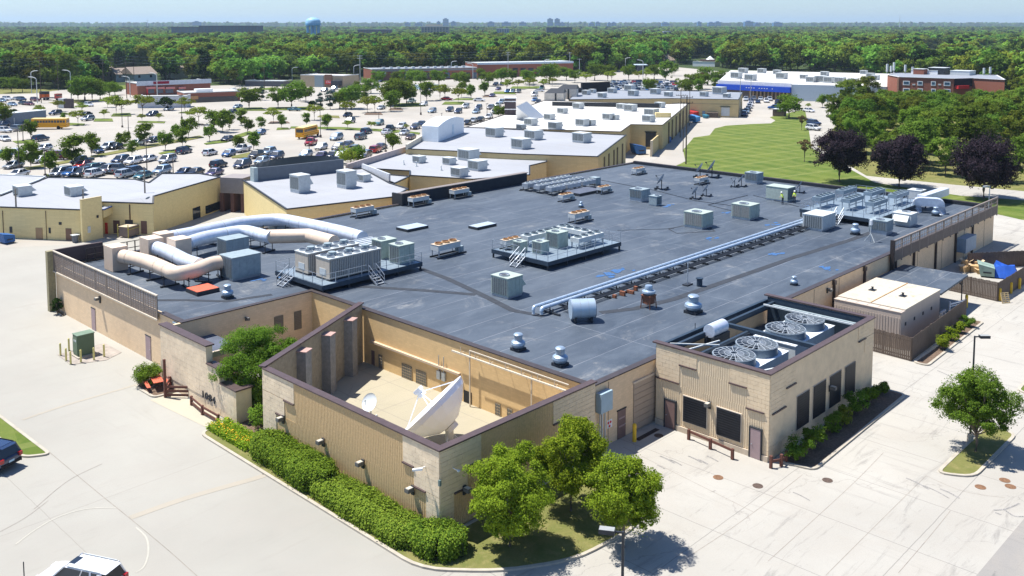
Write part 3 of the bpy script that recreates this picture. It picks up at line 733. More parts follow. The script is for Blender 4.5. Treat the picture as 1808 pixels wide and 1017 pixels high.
lay(CW, [(yl[0], 58.3, zl[0], HT), (yl[1], 58.3, zl[1], zl[0]), (yl[2], 58.3, 0, zl[1])], 35.0, 'Y', BLK)
lay(CW, [(39.2, yr[0], zr[0], HT), (39.2, yr[1], zr[1], zr[0]), (39.2, yr[2], 0, zr[1])], 35.0, 'Y', BLK)
ribs(CW, [(yr[0], yl[0], zr[0], HT), (yr[1], yl[0], zr[1], zr[0]), (yr[2], yl[1], 0.0, zr[1])], 35.0, 'Y', RIB)
ledge(CW, yl[1], yl[0], zl[0] - .1, 35, 'Y'); ledge(CW, yl[2], yl[1], zl[1] - .1, 35, 'Y')
ledge(CW, yr[0], yr[1] + 0, zr[0] - .1, 35, 'Y') if yr[0] < yr[1] else ledge(CW, yr[1], yr[0], zr[0] - .1, 35, 'Y')
ledge(CW, yr[2], yr[1], zr[1] - .1, 35, 'Y')
xa = [GY(849, 780, 39.2)[0], GY(825, 820, 39.2)[0], GY(801, 880, 39.2)[0]]; za = [GY(835, 817, 39.2)[1], GY(810, 865, 39.2)[1]]
xb = [GY(976, 750, 39.2)[0], GY(997, 750, 39.2)[0]]; zb = [GY(990, 742, 39.2)[1]]
lay(CW, [(35.0, xa[0], za[0], HT), (35.0, xa[1], za[1], za[0]), (35.0, xa[2], 0, za[1])], 39.2, 'X', BLK2)
lay(CW, [(xb[0], 49.45, zb[0], HT), (xb[1], 49.45, 0, zb[0])], 39.2, 'X', BLK2)
ribs(CW, [(xa[0], xb[0], za[0], HT), (xa[1], xb[1], za[1], za[0]), (xa[2], xb[1], 0, za[1])], 39.2, 'X', RIB)
ledge(CW, xa[1], xa[0], za[0] - .1, 39.2, 'X'); ledge(CW, xa[2], xa[1], za[1] - .1, 39.2, 'X'); ledge(CW, xb[0], xb[1], zb[0] - .1, 39.2, 'X')
for px, py in ((500, 738), (571, 778), (641, 816), (729, 862)):
 y, z = GX(px, py, 34.9); wpack(CW, (34.93, y, z), (-1, 0, 0), .34)
X, z = GY(820, 862, 39.1); wpack(CW, (X, 39.14, z), (0, -1, 0), .34)
def seccam(p, dirv, label):
 t = thing('security_camera', label, 'security camera', p)
 q = Vector(dirv); MB().cyl((0, 0, 0), q * .5, .03, n=8).build('arm', WHITE, t)
 MB().bar(q * .35 + Vector((0, -.16, .02)), q * .75 + Vector((0, .28, -.05)), .14, .12).build('housing', WHITE, t)
 return t
seccam((34.94, 40.4, 3.95), (-1, 0, 0), 'white security camera on the pale corner blocks above the hedge')
seccam((36.0, 39.14, 3.9), (0, -1, 0), 'pale camera on the shaded side of the corner')
MB().box(34.86, 35.0, 39.05, 39.19, 3.2, 3.55).build('junction_box', mat('green_grey_box', (.12, .17, .16)), CW)
sheet('courtyard_floor', [(35.3, 39.5), (49.5, 39.5), (49.5, 65.4), (35.3, 58.3)], 0.06, CSLAB)
for s in (0.30, 0.55, 0.80):
 q = MD @ Vector((dl * s, 0, 0))
 M2 = MD @ Matrix.Translation((dl * s, 0, 0))
 p = MB(M2).box(-.45, .45, -.8, -.002, 0.06, 4.9).build('buttress', mat('grey_buttress_block', (0.25, .24, .22), .9, var=.2, scale=3, bump=.4), CW)
 MB(M2).box(-.5, .5, -.86, -.002, 4.902, 4.98).build('cap', mat('pink_cap', (.42, .27, .23), .7), p)
for px, py in ((552, 677), (622, 711), (699, 751)):
 y = G(px, py, 4.9)[1]; p = MB().box(35.302, 36.1, y - .45, y + .45, 0.06, 4.7).build('buttress', RIB, CW)
 MB().box(35.302, 36.15, y - .5, y + .5, 4.702, 4.78).build('cap', MATS['pink_cap'], p)
x = G(855, 750, 4.9)[0]; p = MB().box(x - .45, x + .45, 39.502, 40.3, 0.06, 4.7).build('buttress', RIB, CW); MB().box(x - .5, x + .5, 39.502, 40.35, 4.702, 4.78).build('cap', MATS['pink_cap'], p)
def xwin(a, bb, X=49.5, m=GBLK, name='window', grid=True):
 y0, z1 = GX(*a, X); y1, z0 = GX(*bb, X); ya, yb = min(y0, y1), max(y0, y1); z0 = max(z0, .1)
 w = MB().box(X - .03, X - .003, ya, yb, z0, z1).build(name, m, B)
 if grid:
  s = MB(); n = max(2, int((yb - ya) / .22)); k = max(3, int((z1 - z0) / .22))
  for i in range(n + 1): s.box(X - .055, X - .032, ya + (yb - ya) * i / n - .02, ya + (yb - ya) * i / n + .02, z0, z1)
  for i in range(k + 1): s.box(X - .075, X - .057, ya, yb, z0 + (z1 - z0) * i / k - .02, z0 + (z1 - z0) * i / k + .02)
  stuff(s.build('glazing_grid', mat('joint_ochre', (.32, .25, .16), .8), w))
 return w
xwin((669, 625), (676, 672)); xwin((710, 641), (728, 690)); xwin((735, 652), (753, 694)); xwin((875, 711), (884, 741)); xwin((896, 720), (905, 748))
xwin((819, 688), (833, 735), m=SHUT, grid=False); xwin((656, 618), (662, 661), m=DOORB, name='door', grid=False)
y0, z0 = GX(655, 602, 49.4); y1, z1 = GX(812, 667, 49.4)
MB().box(49.25, 49.497, y1, y0, z0 - .1, z0 + .08).build('ledge_beam', mat('cream_beam', (.55, .43, .3), .8), B)
y0, z0 = GX(798, 619, 49.1); y1, z1 = GX(1004, 700, 49.1)
b = MB(); b.bar((49.1, y0, z0), (49.1, y1, z0), .12); b.bar((49.1, y0 - 2, z0 + .5), (49.1, y1, z0 + .5), .07); b.bar((48.9, y0 - 2, z0 + .1), (48.9, y1, z0 + .1), .05)
for i in range(7):
 y = y0 - 1 - i * (y0 - y1 - 1.5) / 6.5; b.bar((49.1, y, z0), (49.1, y, z0 + .5), .04); b.bar((49.1, y, z0 + .05), (49.48, y, z0 + .05), .04)
b.bar((49.15, y0 - 2, 0.1), (49.15, y0 - 2, z0 + .5), .09); b.bar((49.15, y1 + 3.6, 0.1), (49.15, y1 + 3.6, z0 + .2), .09)
b.build('pipe_rack', mat('cream_pipe', (.6, .53, .42), .5), B)
b = MB(); yy, zz = GX(775, 665, 49.4)
for i in range(2): b.box(49.3, 49.46, yy - .6 * i - .2, yy - .6 * i + .2, 1.2, 1.9); b.cyl((49.38, yy - .6 * i, 1.9), (49.38, yy - .6 * i, 3.2), .04, n=6)
b.build('meter_box', GALV, B)
NW = thing('number_wall', 'stepped pale block wall carrying the number 1084 beside the entrance', 'wall', (0, 0, 0))
MB().box(34.75, 35.25, 66.0, 73.7, 0, 5.05).build('wall', BLK, NW)
MB().box(34.75, 35.25, 64.05, 66.0, 0, 3.7).build('wall', BLK, NW)
MB().box(34.75, 35.25, 62.0, 64.05, 0, 2.65).build('wall', BLK, NW)
MB().box(34.7, 36.0, 61.6, 62.0, 0, 2.65).build('wall', BLK2, NW)
b = MB(); b.box(34.62, 35.38, 65.9, 73.8, 5.052, 5.16); b.box(34.62, 35.38, 63.95, 65.94, 3.702, 3.8); b.box(34.62, 35.38, 62.15, 63.94, 2.652, 2.75); b.box(34.6, 36.1, 61.5, 62.14, 2.652, 2.76); b.build('coping', COPE, NW)
lay(NW, [(66.0, 73.7, 0.9, 5.05)], 34.75, 'Y', BLK, .8, .4, .04, .014)
lay(NW, [(64.05, 66.0, 0.1, 3.7), (62.0, 64.05, 0.1, 2.65)], 34.75, 'Y', BLK, 1.0, .45, .04, .008)
fc = bpy.data.curves.new('house_number', 'FONT'); fc.body = '1084'; fc.size = 0.78; fc.extrude = 0.03; fc.space_character = 1.15
try: fc.offset = 0.004
except Exception: pass
yy, zz = GX(356, 700, 34.68)
tx = bpy.data.objects.new('house_number', fc); COL.objects.link(tx); tx.parent = NW
dg = bpy.context.evaluated_depsgraph_get(); tm = bpy.data.meshes.new_from_object(tx.evaluated_get(dg)); bpy.data.objects.remove(tx)
tm.materials.clear(); tm.materials.append(DARK)
tx = obj('house_number', tm, NW); tx.matrix_local = Matrix(((0, 0, -1, 34.67), (-1.25, 0, 0, yy), (0, 1, 0, zz), (0, 0, 0, 1)))
AX = thing('cooling_annex', 'cream block annex open on top around four large fans', 'building', (0, 0, 0))
x0, x1, y0, y1, zt = 56.85, 74.1, 29.85, 39.2, 6.2
MB().box(x0, x0 + .3, y0, y1, 0, zt).build('wall', RIBL, AX); MB().box(x0 + .3, x1, y0, y0 + .3, 0, zt).build('wall', BLK2, AX)
MB().box(x1 - .3, x1, y0 + .3, y1, 0, zt).build('wall', TAN, AX)
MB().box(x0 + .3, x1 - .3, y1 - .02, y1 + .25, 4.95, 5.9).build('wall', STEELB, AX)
b = MB(); b.box(x0 - .1, x0 + .4, y0 - .1, y1 + .3, zt + .002, zt + .11); b.box(x0 + .4, x1 + .1, y0 - .1, y0 + .4, zt + .002, zt + .11); b.box(x1 - .4, x1 + .1, y0 + .4, y1 + .3, zt + .002, zt + .11); b.build('coping', COPE, AX)
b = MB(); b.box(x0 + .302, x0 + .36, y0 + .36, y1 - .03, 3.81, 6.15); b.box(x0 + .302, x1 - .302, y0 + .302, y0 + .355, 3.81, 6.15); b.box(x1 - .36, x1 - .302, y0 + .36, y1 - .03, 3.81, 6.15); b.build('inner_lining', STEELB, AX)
MB().box(x0 + .3, x1 - .3, y0 + .3, y1 - .02, 3.6, 3.8).build('deck', mat('dark_blue_grey_deck', (.05, .065, .08), .8, var=.2), AX)  # deck in one dark blue-grey, varied by noise
def Yx(px, py): return GX(px, py, x0)
wl1 = [GX(1200, 640, x0)[0], GX(1229, 650, x0)[0]]
yt = y1
a = GX(1165, 640, x0)[0]
q0, _ = GX(1200, 650, x0); q1, _ = GX(1230, 655, x0); q2, _ = GX(1288, 670, x0); q3, _ = GX(1319, 690, x0); q4, _ = GX(1350, 730, x0)
zA = GX(1198, 676, x0)[1]; zB = GX(1230, 652, x0)[1]; zC = GX(1300, 678, x0)[1]; zD = GX(1335, 724, x0)[1]
lay(AX, [(q1, q0, zB, zt), (q0, y1, zA, zt), (y0, q3, zC, zt), (q3, q2, zC, zt), (y0, q3, zD, zC), (y0, q4, 0.5, zD)], x0, 'Y', BLK2, .6, .3, .035, .012)
ribs(AX, [(q2, q1, zC, zt), (q1, q0, zC, zB), (q3, q0, zD + .0, zC), (q4, q0, 0.5, zD)], x0, 'Y', RIBL, .18, .11, .025)
ribs(AX, [(q0, y1, 0.5, zA)], x0, 'Y', RIBL, .18, .11, .025)
ledge(AX, q1, q0, zB - .08, x0, 'Y'); ledge(AX, q0, y1, zA - .08, x0, 'Y'); ledge(AX, q3, q2, zC - .08, x0, 'Y'); ledge(AX, q4, q3, zD - .08, x0, 'Y')
MB().box(x0 - .12, x0 - .002, y0, y1 - .02, 0, .45).build('plinth', mat('cream_plinth', (.5, .42, .32), .9, var=.15), AX)
def awin(a, bb, X=x0):
 ya, z1 = GX(*a, X); yb, z0 = GX(*bb, X); lo, hi = min(ya, yb), max(ya, yb)
 w = MB().box(X - .10, X - .004, lo - .06, hi + .06, z0 - .06, z1 + .06).build('louvred_opening', mat('cream_trim', (.58, .5, .4), .7), AX)
 MB().box(X - .13, X - .101, lo, hi, z0, z1).build('louvre', SHUT, w)
 s = MB(); [s.box(X - .15, X - .131, lo + .03, hi - .03, z0 + .05 + i * .18, z0 + .12 + i * .18) for i in range(int((z1 - z0) / .18))]; stuff(s.build('slats', mat('black_slat', (.018, .02, .026), .5), w))
awin((1208, 698), (1248, 756)); awin((1267, 718), (1308, 780))
def adoor(a, b_, m):
 ya = GX(*a, x0)[0]; yb = GX(*b_, x0)[0]; lo, hi = min(ya, yb), max(ya, yb)
 d = MB().box(x0 - .16, x0 - .125, lo, hi, .05, 2.15).build('door', m, AX)
 b2 = MB(); b2.box(x0 - .18, x0 - .002, lo - .1, lo - .01, 0.02, 2.25); b2.box(x0 - .18, x0 - .002, hi + .01, hi + .1, .02, 2.25); b2.box(x0 - .18, x0 - .002, lo - .01, hi + .01, 2.16, 2.25); b2.build('frame', DARK, d)
 MB().box(x0 - .22, x0 - .162, hi - .15, hi - .1, 1, 1.06).build('handle', GALV, d)
adoor((1326, 790), (1344, 790), DOORM); adoor((1176, 740), (1193, 740), DOORB)
y, z = GX(1254, 712, x0); wpack(AX, (x0 - .06, y, z), (-1, 0, 0), .32)
xs = [GY(1363, 700, y0)[0], GY(1387, 690, y0)[0], GY(1404, 680, y0)[0]]
z1_ = GY(1380, 720, y0)[1]; z2_ = GY(1395, 680, y0)[1]
lay(AX, [(x0, xs[1], z1_, zt), (xs[1], xs[2], z2_, zt), (x0, xs[0] + .25, .5, z1_)], y0, 'X', BLK2, .6, .3, .035, .012)
xr = [GY(1515, 600, y0)[0], GY(1527, 600, y0)[0]]; lay(AX, [(xr[0], x1, GY(1520, 600, y0)[1], zt), (xr[1], x1, GY(1530, 620, y0)[1], GY(1520, 600, y0)[1])], y0, 'X', BLK2, .6, .3, .035, .012)
ledge(AX, xs[0], xs[1], z1_ - .08, y0, 'X'); ledge(AX, xs[1], xs[2], z2_ - .08, y0, 'X'); ledge(AX, xr[0], xr[1], GY(1520, 600, y0)[1] - .08, y0, 'X')
ribs(AX, [(xs[0] + .3, x1 - .3, .5, 1.0)], y0, 'X', BLK2, .4, .38, .02, 'block_course')
for a, bb in (((1406, 722), (1426, 760)), ((1435, 699), (1455, 740)), ((1464, 680), (1482, 722)), ((1491, 664), (1507, 706))):
 xa_, z1 = GY(*a, y0); xb_, z0 = GY(*bb, y0); z1 = 3.55; z0 = 1.0
 w = MB().box(xa_ - .05, xb_ + .05, y0 - .05, y0 - .003, z0, z1).build('louvred_opening', mat('cream_trim', (.5, .42, .34)), AX)
 MB().box(xa_, xb_, y0 - .08, y0 - .051, z0 + .05, z1 - .03).build('louvre', SHUT, w)
 s = MB(); [s.box(xa_ + .03, xb_ - .03, y0 - .1, y0 - .081, z0 + .1 + i * .18, z0 + .17 + i * .18) for i in range(13)]; stuff(s.build('slats', MATS['black_slat'], w))
X, z = GY(1464, 683, y0); wpack(AX, (X, y0 - .01, z), (0, -1, 0), .3)
# ================================================================== ROOF EQUIPMENT
RZ = 4.73
def GR(px, py, z=RZ): return (*G(px, py, z), z)
def fan_top(mb_, x, y, z, r, blades=5, deep=.12):
 mb_.lathe([(r, 0), (r, deep), (r * .92, deep), (r * .92, .02)], (x, y, z), 14)
def rtu(w, d, h, m, side=LOUV, hood=True, curb=.25, panels=3, fan=True, name='rooftop_unit'):
 """cabinet on a curb, w along X, d along Y; coil face towards -X"""
 def fn():
  t = thing(name, '', 'rooftop unit')
  MB().box(-w / 2 + .06, w / 2 - .06, -d / 2 + .06, d / 2 - .06, 0, curb).build('curb', GALV, t)
  b = MB().box(-w / 2, w / 2, -d / 2, d / 2, curb, h).build('cabinet', m, t)
  MB().box(-w / 2 - .04, w / 2 + .04, -d / 2 - .04, d / 2 + .04, h + .001, h + .07).build('lid', m, t)
  s = MB(); k = (d - .2) / 2
  for i in range(2): s.box(-w / 2 - .025, -w / 2 - .001, -d / 2 + .1 + i * k, -d / 2 + .04 + (i + 1) * k, curb + .1, h - .12)
  c_ = s.build('coil', side, b)
  s = MB(); n = int(d / .28)
  for i in range(n): s.box(-w / 2 - .04, -w / 2 - .026, -d / 2 + .12 + i * .28, -d / 2 + .15 + i * .28, curb + .1, h - .12)
  s.build('guard', m, b)
  s = MB()
  for i in range(panels):
   a = -w / 2 + w * i / panels; s.box(a + .03, a + w / panels - .03, -d / 2 - .02, -d / 2 - .001, curb + .08, h - .08)
  s.build('access_panel', m, b)
  if fan:
   f_ = MB(); fan_top(f_, -w * .18, 0, h + .07, min(w, d) * .26); f_.build('fan_ring', GALV, t)
   MB().lathe([(min(w, d) * .24, 0), (.02, .04)], (-w * .18, 0, h + .075), 12).build('fan', FAN, t)
  if hood:
   s = MB(); s.add([(w / 2, -d * .4, h - .15), (w / 2, d * .4, h - .15), (w / 2 + .7, d * .4, h * .45), (w / 2 + .7, -d * .4, h * .45), (w / 2, -d * .4, h * .4), (w / 2, d * .4, h * .4)],
       [(0, 3, 2, 1), (0, 4, 3), (1, 2, 5), (3, 4, 5, 2)]); s.build('intake_hood', m, t)
  return t
 return Kind(fn)
rt_green = rtu(2.5, 2.7, 1.9, SAGE, LOUV2); rt_grey = rtu(2.4, 2.6, 1.75, LGREY, LOUV, hood=True); rt_small = rtu(1.3, 1.3, 1.3, GREY, LOUV, hood=False, curb=.15, panels=2)
rt_tan = rtu(2.0, 2.2, 1.9, SAGE, LOUV, hood=True, curb=.2, panels=4); rt_long = rtu(3.6, 2.6, 1.9, LGREY, LOUV, hood=True, panels=4, fan=False)
rt_dark = rtu(2.0, 2.2, 1.7, GREY, LOUV, hood=True, curb=.5)
GRP = 'rooftop units on the dark roof'
rt_tan.put(GR(895, 521), R(0), 'sage green unit with round top fan alone in the middle front of the roof', GRP)
rt_green.put(GR(1233, 400), R(0), 'sage unit with twin coil panels right of the fenced platform', GRP)
rt_green.put(GR(1316, 385), R(0), 'sage unit with twin coil panels standing nearest the pipe run', GRP)
rt_dark.put(GR(1129, 354), R(0), 'grey unit on flared curb beside a small condenser', GRP)
rt_small.put(GR(1157, 362), R(90), 'small cream-fronted condenser beside the flared-curb unit', GRP)
rt_dark.put(GR(1331, 323), R(0), 'small grey unit near the far edge of the roof', GRP)
rt_long.put(GR(1446, 403), R(0), 'long white unit with hood at the end of the pipe run', GRP)
rt_long2 = rtu(3.4, 2.4, 2.0, SAGE, LOUV, hood=False, panels=4, fan=False)
rt_long2.put(GR(1378, 353), R(90), 'long green unit beside which two workers stand', GRP)
rt_dark.put(GR(1555, 412), R(0), 'grey boxy unit with dark coil at the foot of the right screen', GRP)
rt_grey.put(GR(1597, 397), R(180), 'pale grey hooded unit beside the right lattice screen', GRP, .9)
rt_grey.put(GR(1618, 352), R(90), 'pale unit partly behind the square duct at the far right', GRP, .8)
def condenser():
 t = thing('condenser', '', 'condenser'); W = 3.0
 b = MB(); b.box(-1.6, 2.3, -.62, -.48, .0, .14); b.box(-1.6, 2.3, .48, .62, .0, .14); b.build('skid', DARK, t)
 for x in (-1.35, 1.35):
  for y in (-.5, .5): MB().box(x - .04, x + .04, y - .04, y + .04, .14, .75).build('leg', GALV, t)
 MB().box(-W / 2, W / 2, -.58, .58, .75, 1.3).build('cabinet', LGREY, t)
 MB().box(-W / 2 - .02, W / 2 + .02, -.6, .6, 1.302, 1.33).build('fan_deck', mat('faded_deck', (.50, .42, .33), .8, var=.25, scale=4), t)
 for i in (-1, 0, 1):
  f_ = MB(); fan_top(f_, i * .95, 0, 1.331, .4, deep=.16); o = f_.build('fan_ring', RUST, t); MB().lathe([(.36, 0), (.02, .03)], (i * .95, 0, 1.345), 12).build('fan', RUSTR, o)
 MB().box(1.6, 2.1, -.4, .4, .14, .7).build('receiver', GREY, t)
 return t
K_c = Kind(condenser); GC = 'low condensers with three rusty fans'
K_c.put(GR(640, 382), R(0), 'rusty-topped condenser leftmost of the three along the yellow building', GC)
K_c.put(GR(739, 363), R(0), 'rusty-topped condenser at the left end of the black parapet', GC)
K_c.put(GR(811, 349), R(0), 'rusty-topped condenser in front of the middle of the black parapet', GC)
K_c.put(GR(787, 451), R(0), 'rusty condenser left of the fenced platform on long skids', GC, 1.1)
K_c.put(GR(1022, 392), R(0), 'rusty condenser just behind the fenced platform', GC)
K_c.put(GR(999, 355), R(0), 'small condenser between fenced platform and far fan bank', GC, .8)
K_c.put(GR(1066, 341), R(0), 'small condenser beside the black hatch', GC, .8)
K_c.put(GR(1127, 308), R(0), 'rusty condenser standing alone near the back edge', GC, .85)
K_c.put(GR(1238, 325), R(0), 'tan condenser among the satellite dishes', GC, .85)
fb = thing('fan_bank', 'wide bank of silver condensers with many round fans at the back', 'condenser bank', GR(990, 333))
b = MB(); [b.box(-5.5 + i * 2.2, -5.4 + i * 2.2, -3.5, 3.5, .1, .25) for i in range(6)]; b.box(-5.8, 5.8, -3.4, -3.2, 0, .1); b.box(-5.8, 5.8, 3.2, 3.4, 0, .1); b.build('skid', DARK, fb)
for r_ in range(3):
 for k in range(3):
  x, y = -4 + k * 3.7, -2.4 + r_ * 2.4
  c_ = MB().box(x - 1.6, x + 1.6, y - .6, y + .6, .6, 1.2).build('cabinet', GALV, fb)
  for i in (-1, 0, 1): f_ = MB(); fan_top(f_, x + i, y, 1.2, .42, deep=.14); f_.lathe([(.36, 0), (.02, .05)], (x + i, y, 1.21), 10, 1); f_.build('fan', [LGREY, FAN], c_)
  b = MB(); [b.box(x + s * 1.4 - .04, x + s * 1.4 + .04, y + q * .5 - .04, y + q * .5 + .04, .1, .6) for s in (-1, 1) for q in (-1, 1)]; b.build('stand', DARK, c_)
MB().box(5.9, 7.2, -2.2, -.8, .1, 1.2).build('control_box', GREY, fb)
def platform(name, label, poly, zp, stairs=(), deck=STEEL, rail=True, legs=True, group='railed equipment platforms'):
 """poly: xy rectangle corners x0,x1,y0,y1 (world)"""
 x0, x1, y0, y1 = poly; t = thing(name, label, 'platform', (0, 0, RZ), 0, group)
 b = MB(); b.box(x0, x1, y0, y1, zp - .06, zp); b.build('deck', deck, t)
 b = MB(); b.box(x0 - .08, x0, y0 - .08, y1 + .08, zp - .4, zp + .03); b.box(x1, x1 + .08, y0 - .08, y1 + .08, zp - .4, zp + .03); b.box(x0, x1, y0 - .08, y0, zp - .4, zp + .03); b.box(x0, x1, y1, y1 + .08, zp - .4, zp + .03)
 b.build('edge_beam', STEELB, t)
 b = MB(); n = max(2, int((x1 - x0) / 3)); m_ = max(2, int((y1 - y0) / 3))
 for i in range(n + 1):
  for j in (0, 1): b.box(x0 + (x1 - x0 - .15) * i / n, x0 + (x1 - x0 - .15) * i / n + .15, (y0, y1 - .15)[j], (y0 + .15, y1)[j], 0, zp - .4)
 b.build('stub_column', DARK, t)
 if rail:
  b = MB(); n = max(2, round((x1 - x0) / 1.5)); m_ = max(2, round((y1 - y0) / 1.5)); gap = [s for s in stairs]
  def ok(x, y): return all(not (abs(x - sx) < sw and abs(y - sy) < 1.0 and side == 'y' or abs(y - sy) < sw and abs(x - sx) < 1.0 and side == 'x') for sx, sy, side, sw in gap)
  pts = [(x0 + (x1 - x0) * i / n, y) for i in range(n + 1) for y in (y0, y1)] + [(x, y0 + (y1 - y0) * i / m_) for i in range(1, m_) for x in (x0, x1)]
  for x, y in pts: b.box(x - .025, x + .025, y - .025, y + .025, zp, zp + 1.05)
  stuff(b.build('rail_posts', GALV, t)); b = MB()
  for z in (zp + .55, zp + 1.05):
   b.bar((x0, y1, z), (x1, y1, z), .035); b.bar((x1, y0, z), (x1, y1, z), .035)
   segs = [(x0, y0, x1, y0), (x0, y0, x0, y1)]
   for xa, ya, xb_, yb in segs:
    cut = [s for s in gap if (s[2] == 'y' and ya == yb) or (s[2] == 'x' and xa == xb_)]
    if not cut: b.bar((xa, ya, z), (xb_, yb, z), .035)
    else:
     for sx, sy, side, sw in cut:
      if side == 'y': b.bar((xa, ya, z), (sx - sw, ya, z), .035); b.bar((sx + sw, ya, z), (xb_, yb, z), .035)
      else: b.bar((xa, ya, z), (xa, sy - sw, z), .035); b.bar((xa, sy + sw, z), (xa, yb, z), .035)
  b.build('handrail', GALV, t)
 for sx, sy, side, sw in gap if rail else []:
  dirv = Vector((0, -1, 0)) if side == 'y' else Vector((-1, 0, 0)); lat = Vector((1, 0, 0)) if side == 'y' else Vector((0, 1, 0))
  base = Vector((sx, sy, 0)); L_ = zp * 1.3 + .3
  st = thing('x', '', '') if False else None
  b = MB()
  for s in (-1, 1):
   b.bar(base + lat * s * .45 + Vector((0, 0, zp)), base + lat * s * .45 + dirv * L_, .06, .16)
   b.bar(base + lat * s * .45 + Vector((0, 0, zp + 1)), base + lat * s * .45 + dirv * L_ + Vector((0, 0, .9)), .05)
   b.bar(base + lat * s * .45 + Vector((0, 0, zp + .5)), base + lat * s * .45 + dirv * L_ + Vector((0, 0, .45)), .035)
   for f in (0, .5, 1): q = base + lat * s * .45 + dirv * L_ * f + Vector((0, 0, zp * (1 - f))); b.bar(q, q + Vector((0, 0, 1 - .1 * f)), .045)
  so = b.build('stair', GALV, t)
  for k in range(4):
   q = base + dirv * L_ * (k + .5) / 4 + Vector((0, 0, zp * (1 - (k + .5) / 4))); MB().cbox(q, (.86, .22, .04) if side == 'y' else (.22, .86, .04)).build('tread', GALV, so)
 return t
px0, _ = 0, 0
A_ = G(868, 445, RZ + .9); B_ = G(985, 462, RZ + .9); C_ = G(1093, 425, RZ + .9); D_ = G(985, 408, RZ + .9)
cx0, cx1 = (A_[0] + B_[0]) / 2, (C_[0] + D_[0]) / 2; cy0, cy1 = (B_[1] + C_[1]) / 2, (A_[1] + D_[1]) / 2
st = G(938, 456, RZ + .9)
PC = platform('equipment_platform', 'railed blue-grey platform with many fans in the middle of the roof', (cx0, cx1, cy0, cy1), .9, [(cx0, cy0 + (cy1 - cy0) * .45, 'x', .7)])
def long_fans(n=4, base=.35, col=LGREY):
 def fn():
  t = thing('fan_coil', '', 'condenser'); L_ = n * 1.1
  MB().box(-L_ / 2, L_ / 2, -.6, .6, base + .35, base + .85).build('cabinet', col, t)
  b = MB(); [b.box(s * (L_ / 2 - .15) - .05, s * (L_ / 2 - .15) + .05, q * .5 - .05, q * .5 + .05, 0, base + .35) for s in (-1, 0, 1) for q in (-1, 1)]; b.box(-L_ / 2, L_ / 2, -.55, -.45, base, base + .08); b.build('stand', GALV, t)
  for i in range(n):
   f_ = MB(); x = -L_ / 2 + .55 + i * 1.1; fan_top(f_, x, 0, base + .85, .43, deep=.15); o = f_.build('fan_ring', GREY, t); MB().lathe([(.39, 0), (.05, .06), (.05, .12)], (x, 0, base + .87), 12).build('fan', FAN, o)
  return t
 return Kind(fn)
K_f = long_fans(4); GF = 'four-fan condensers on the middle platform'
PZ = RZ + .901
def on_c(u, v): return (cx0 + (cx1 - cx0) * u, cy0 + (cy1 - cy0) * v, PZ)
K_f.put(on_c(.45, .80), R(0), 'four-fan unit on middle platform, along its far left side', GF)
K_f.put(on_c(.82, .62), R(90), 'four-fan unit across the far end of the middle platform', GF)
K_f.put(on_c(.70, .22), R(0), 'four-fan unit nearest the right railing of the middle platform', GF)
K_f.put(on_c(.78, .85), R(0), 'four-fan unit in the far corner of the middle platform', GF, .9)
K_c.put(on_c(.15, .88), R(0), 'rusty condenser on the left corner of the middle platform', GC, .8)
rt_g2 = rtu(1.7, 1.8, 1.7, SAGE, LOUV, hood=False, curb=.1, name='platform_unit')
rt_g2.put(on_c(.47, .47), R(0), 'sage unit at the centre of the middle platform', 'units on the middle platform')
rt_g2.put(on_c(.20, .40), R(0), 'small sage unit by the stairs of the middle platform', 'units on the middle platform', .75)
rt_g2.put(on_c(.12, .66), R(0), 'small dark-fronted unit left of the stairs on the middle platform', 'units on the middle platform', .65)
A_ = G(490, 478, RZ + .8); B_ = G(580, 505, RZ + .8); C_ = G(740, 462, RZ + .8)
x0, x1, y0, y1 = (A_[0] + B_[0]) / 2 - .3, C_[0], (B_[1] + C_[1]) / 2, A_[1]
PB = platform('equipment_platform', 'railed blue platform under the two big louvred chillers', (x0, x1, y0, y1), .8, [(x0, y0 + (y1 - y0) * .66, 'x', .7), (x0 + (x1 - x0) * .48, y0, 'y', .7)])
def chiller():
 t = thing('chiller', '', 'chiller'); L_, W, H = 6.2, 2.2, 2.1
 MB().box(-L_ / 2, L_ / 2, -W / 2, W / 2, 0, .18).build('base_frame', DARK, t)
 c_ = MB().box(-L_ / 2, L_ / 2, -W / 2, W / 2, .181, H).build('cabinet', BEIGE, t)
 for s in (-1, 1):
  for i in range(6):
   b = MB(); x = -L_ / 2 + .12 + i * (L_ - .1) / 6; ys = (s * (W / 2 + .001), s * (W / 2 + .03)); b.box(x, x + (L_ - .1) / 6 - .1, min(ys), max(ys), .3, H - .1)
   b.build('louvre_panel', LOUV2, c_)
 s_ = MB()
 for s in (-1, 1):
  for i in range(28): x = -L_ / 2 + .15 + i * (L_ - .3) / 28; ys = (s * (W / 2 + .031), s * (W / 2 + .06)); s_.box(x, x + .08, min(ys), max(ys), .3, H - .1)
 stuff(s_.build('louvre_blades', mat('beige_blade', (.45, .43, .39), .6, var=.1), t))
 MB().box(-L_ / 2 - .03, -L_ / 2 - .001, -.5, .5, .5, 1.1).build('control_panel', LGREY, c_)
 MB().box(-L_ / 2 - .05, L_ / 2 + .05, -W / 2 - .05, W / 2 + .05, H + .001, H + .08).build('top_deck', LGREY, t)
 for i in range(6):
  for s in (-1, 1):
   x = -L_ / 2 + .55 + i * (L_ - 1.1) / 5
   f_ = MB(); fan_top(f_, x, s * .52, H + .081, .4, deep=.14); o = f_.build('fan_ring', GALV, t); MB().lathe([(.36, 0), (.05, .05)], (x, s * .52, H + .09), 10).build('fan', FAN, o)
 for i in range(3): MB().cyl((-2 + i * 2, 0, H + .081), (-2 + i * 2, 0, H + .45), .38, n=12).build('motor_housing', GREY, t)
 return t
